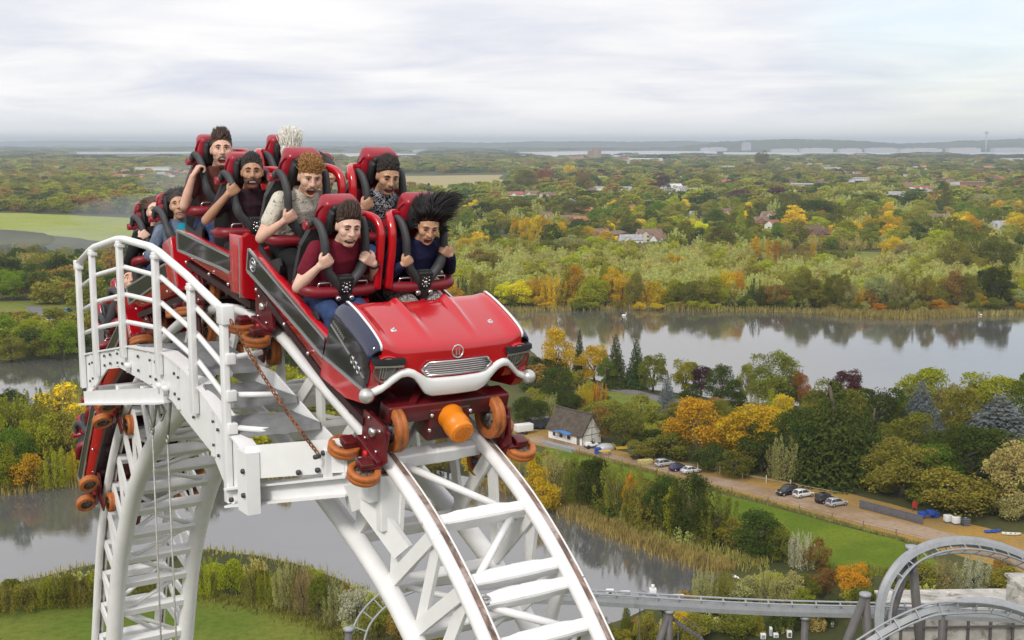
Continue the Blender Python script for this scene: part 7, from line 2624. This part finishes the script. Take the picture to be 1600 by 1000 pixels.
def boat(px, py, rz, mat, inner, label):
    t = thing('rowing_boat', label, 'boat', gnd(px, py), rz, 'boats drawn up on the track')
    t.scale = (.62, .62, .62)
    mb = MB(); rg = []
    for x, w_, z in ((-2.3, .55, .62), (-1.2, .82, .55), (0, .86, .52), (1.2, .70, .56), (2.1, .28, .68), (2.5, .03, .78)):
        rg.append([Vector((x, -w_, z)), Vector((x, -w_ * .72, .12)), Vector((x, 0, .02 + (x > 2) * .3)), Vector((x, w_ * .72, .12)), Vector((x, w_, z)), Vector((x, w_ * .92, z)), Vector((x, w_ * .6, .20)), Vector((x, -w_ * .6, .20)), Vector((x, -w_ * .92, z))])
    mb.loft(rg); mb.build('hull', mat, t)
    for x in (-1.3, 0, 1.1):
        mb = MB(); mb.box((x, 0, .42), (.28, 1.4 if x < 1 else 1.15, .05)); mb.build('thwart', inner, t)


boat(1551, 832, R(10), pm('blue_boat_paint', (.02, .075, .34), .4), BLUEP, 'dark blue rowing boat lying near the white one')
boat(1580, 836, R(-8), pm('white_boat_paint', (.62, .61, .56), .45, dirt=(.3, .28, .22), dscale=2), WOODP, 'weathered white rowing boat at the side of the track')


# birds
BIRDW = pm('white_feathers', (.80, .79, .76), .8)
g = atd(1150, 902, 128)
t = bpy.data.objects.new('gull', None); C.objects.link(t); t.location = g; t.rotation_euler = (0, R(15), R(20)); tag(t, 'white gull gliding over the bushes at the pond end', 'bird')
mb = MB(); mb.tube([(-.28, 0, 0), (-.12, 0, .0), (.1, 0, .02), (.24, 0, .05), (.33, 0, .04)], [.02, .07, .085, .055, .01], 10)
for q in (-1, 1):
    mb.loft([[Vector((x0, q * y, z)), Vector((x1, q * y, z)), Vector((x1, q * y, z + .012)), Vector((x0, q * y, z + .012))] for y, x0, x1, z in ((.05, -.10, .12, .03), (.28, -.06, .14, .12), (.52, -.14, .02, .08), (.66, -.20, -.16, .04))], smooth=False)
mb.loft([[Vector((x, -w_, 0)), Vector((x, w_, 0)), Vector((x, w_, .01)), Vector((x, -w_, .01))] for x, w_ in ((-.26, .03), (-.40, .08))], smooth=False)
mb.build('body', BIRDW, t)
for k, (x_, y_, lab) in enumerate(((975, 494, 'white swan afloat off the yellow bushes of the far shore'), (1532, 493, 'white swan afloat near the reed fringe of the far shore'))):
    g = gnd(x_, y_)
    t = bpy.data.objects.new('swan', None); C.objects.link(t); t.location = g; t.rotation_euler = (0, 0, k * 2.0); t.scale = (1.6, 1.6, 1.6); tag(t, lab, 'bird', 'swans on the lake')
    mb = MB(); mb.tube([(-.55, 0, .22), (-.3, 0, .2), (0, 0, .2), (.3, 0, .18), (.42, 0, .25)], [.03, .2, .26, .2, .08], 10)
    mb.tube(interp_poly([(.38, 0, .22), (.5, 0, .45), (.42, 0, .68), (.5, 0, .80), (.66, 0, .74)], 4), [.08] * 4 + [.06] * 12 + [.02], 8)
    mb.build('body', BIRDW, t)

# bonfire smoke drifting over the meadow edge
sm = bpy.data.materials.new('thin_smoke'); sm.use_nodes = True; sm.node_tree.nodes.clear()
t_ = NT(sm.node_tree); so = t_.n('ShaderNodeOutputMaterial'); sv = t_.n('ShaderNodeVolumePrincipled')
sv.inputs['Color'].default_value = (.86, .91, 1, 1); sv.inputs['Density'].default_value = .0038
t_.l(sv.outputs[0], so.inputs['Volume'])
mb = MB()
g = gnd(110, 408)
for dx, dy, dz, rx, ry, rz_ in ((0, 0, 10, 60, 40, 9), (45, 30, 24, 55, 45, 12), (90, 60, 42, 70, 50, 14), (-50, -10, 12, 45, 30, 7)):
    mb.ball((dx, dy, dz), (rx, ry, rz_), 20, 12)
o = mb.build('smoke', sm, loc=g); tag(o, kind='stuff')
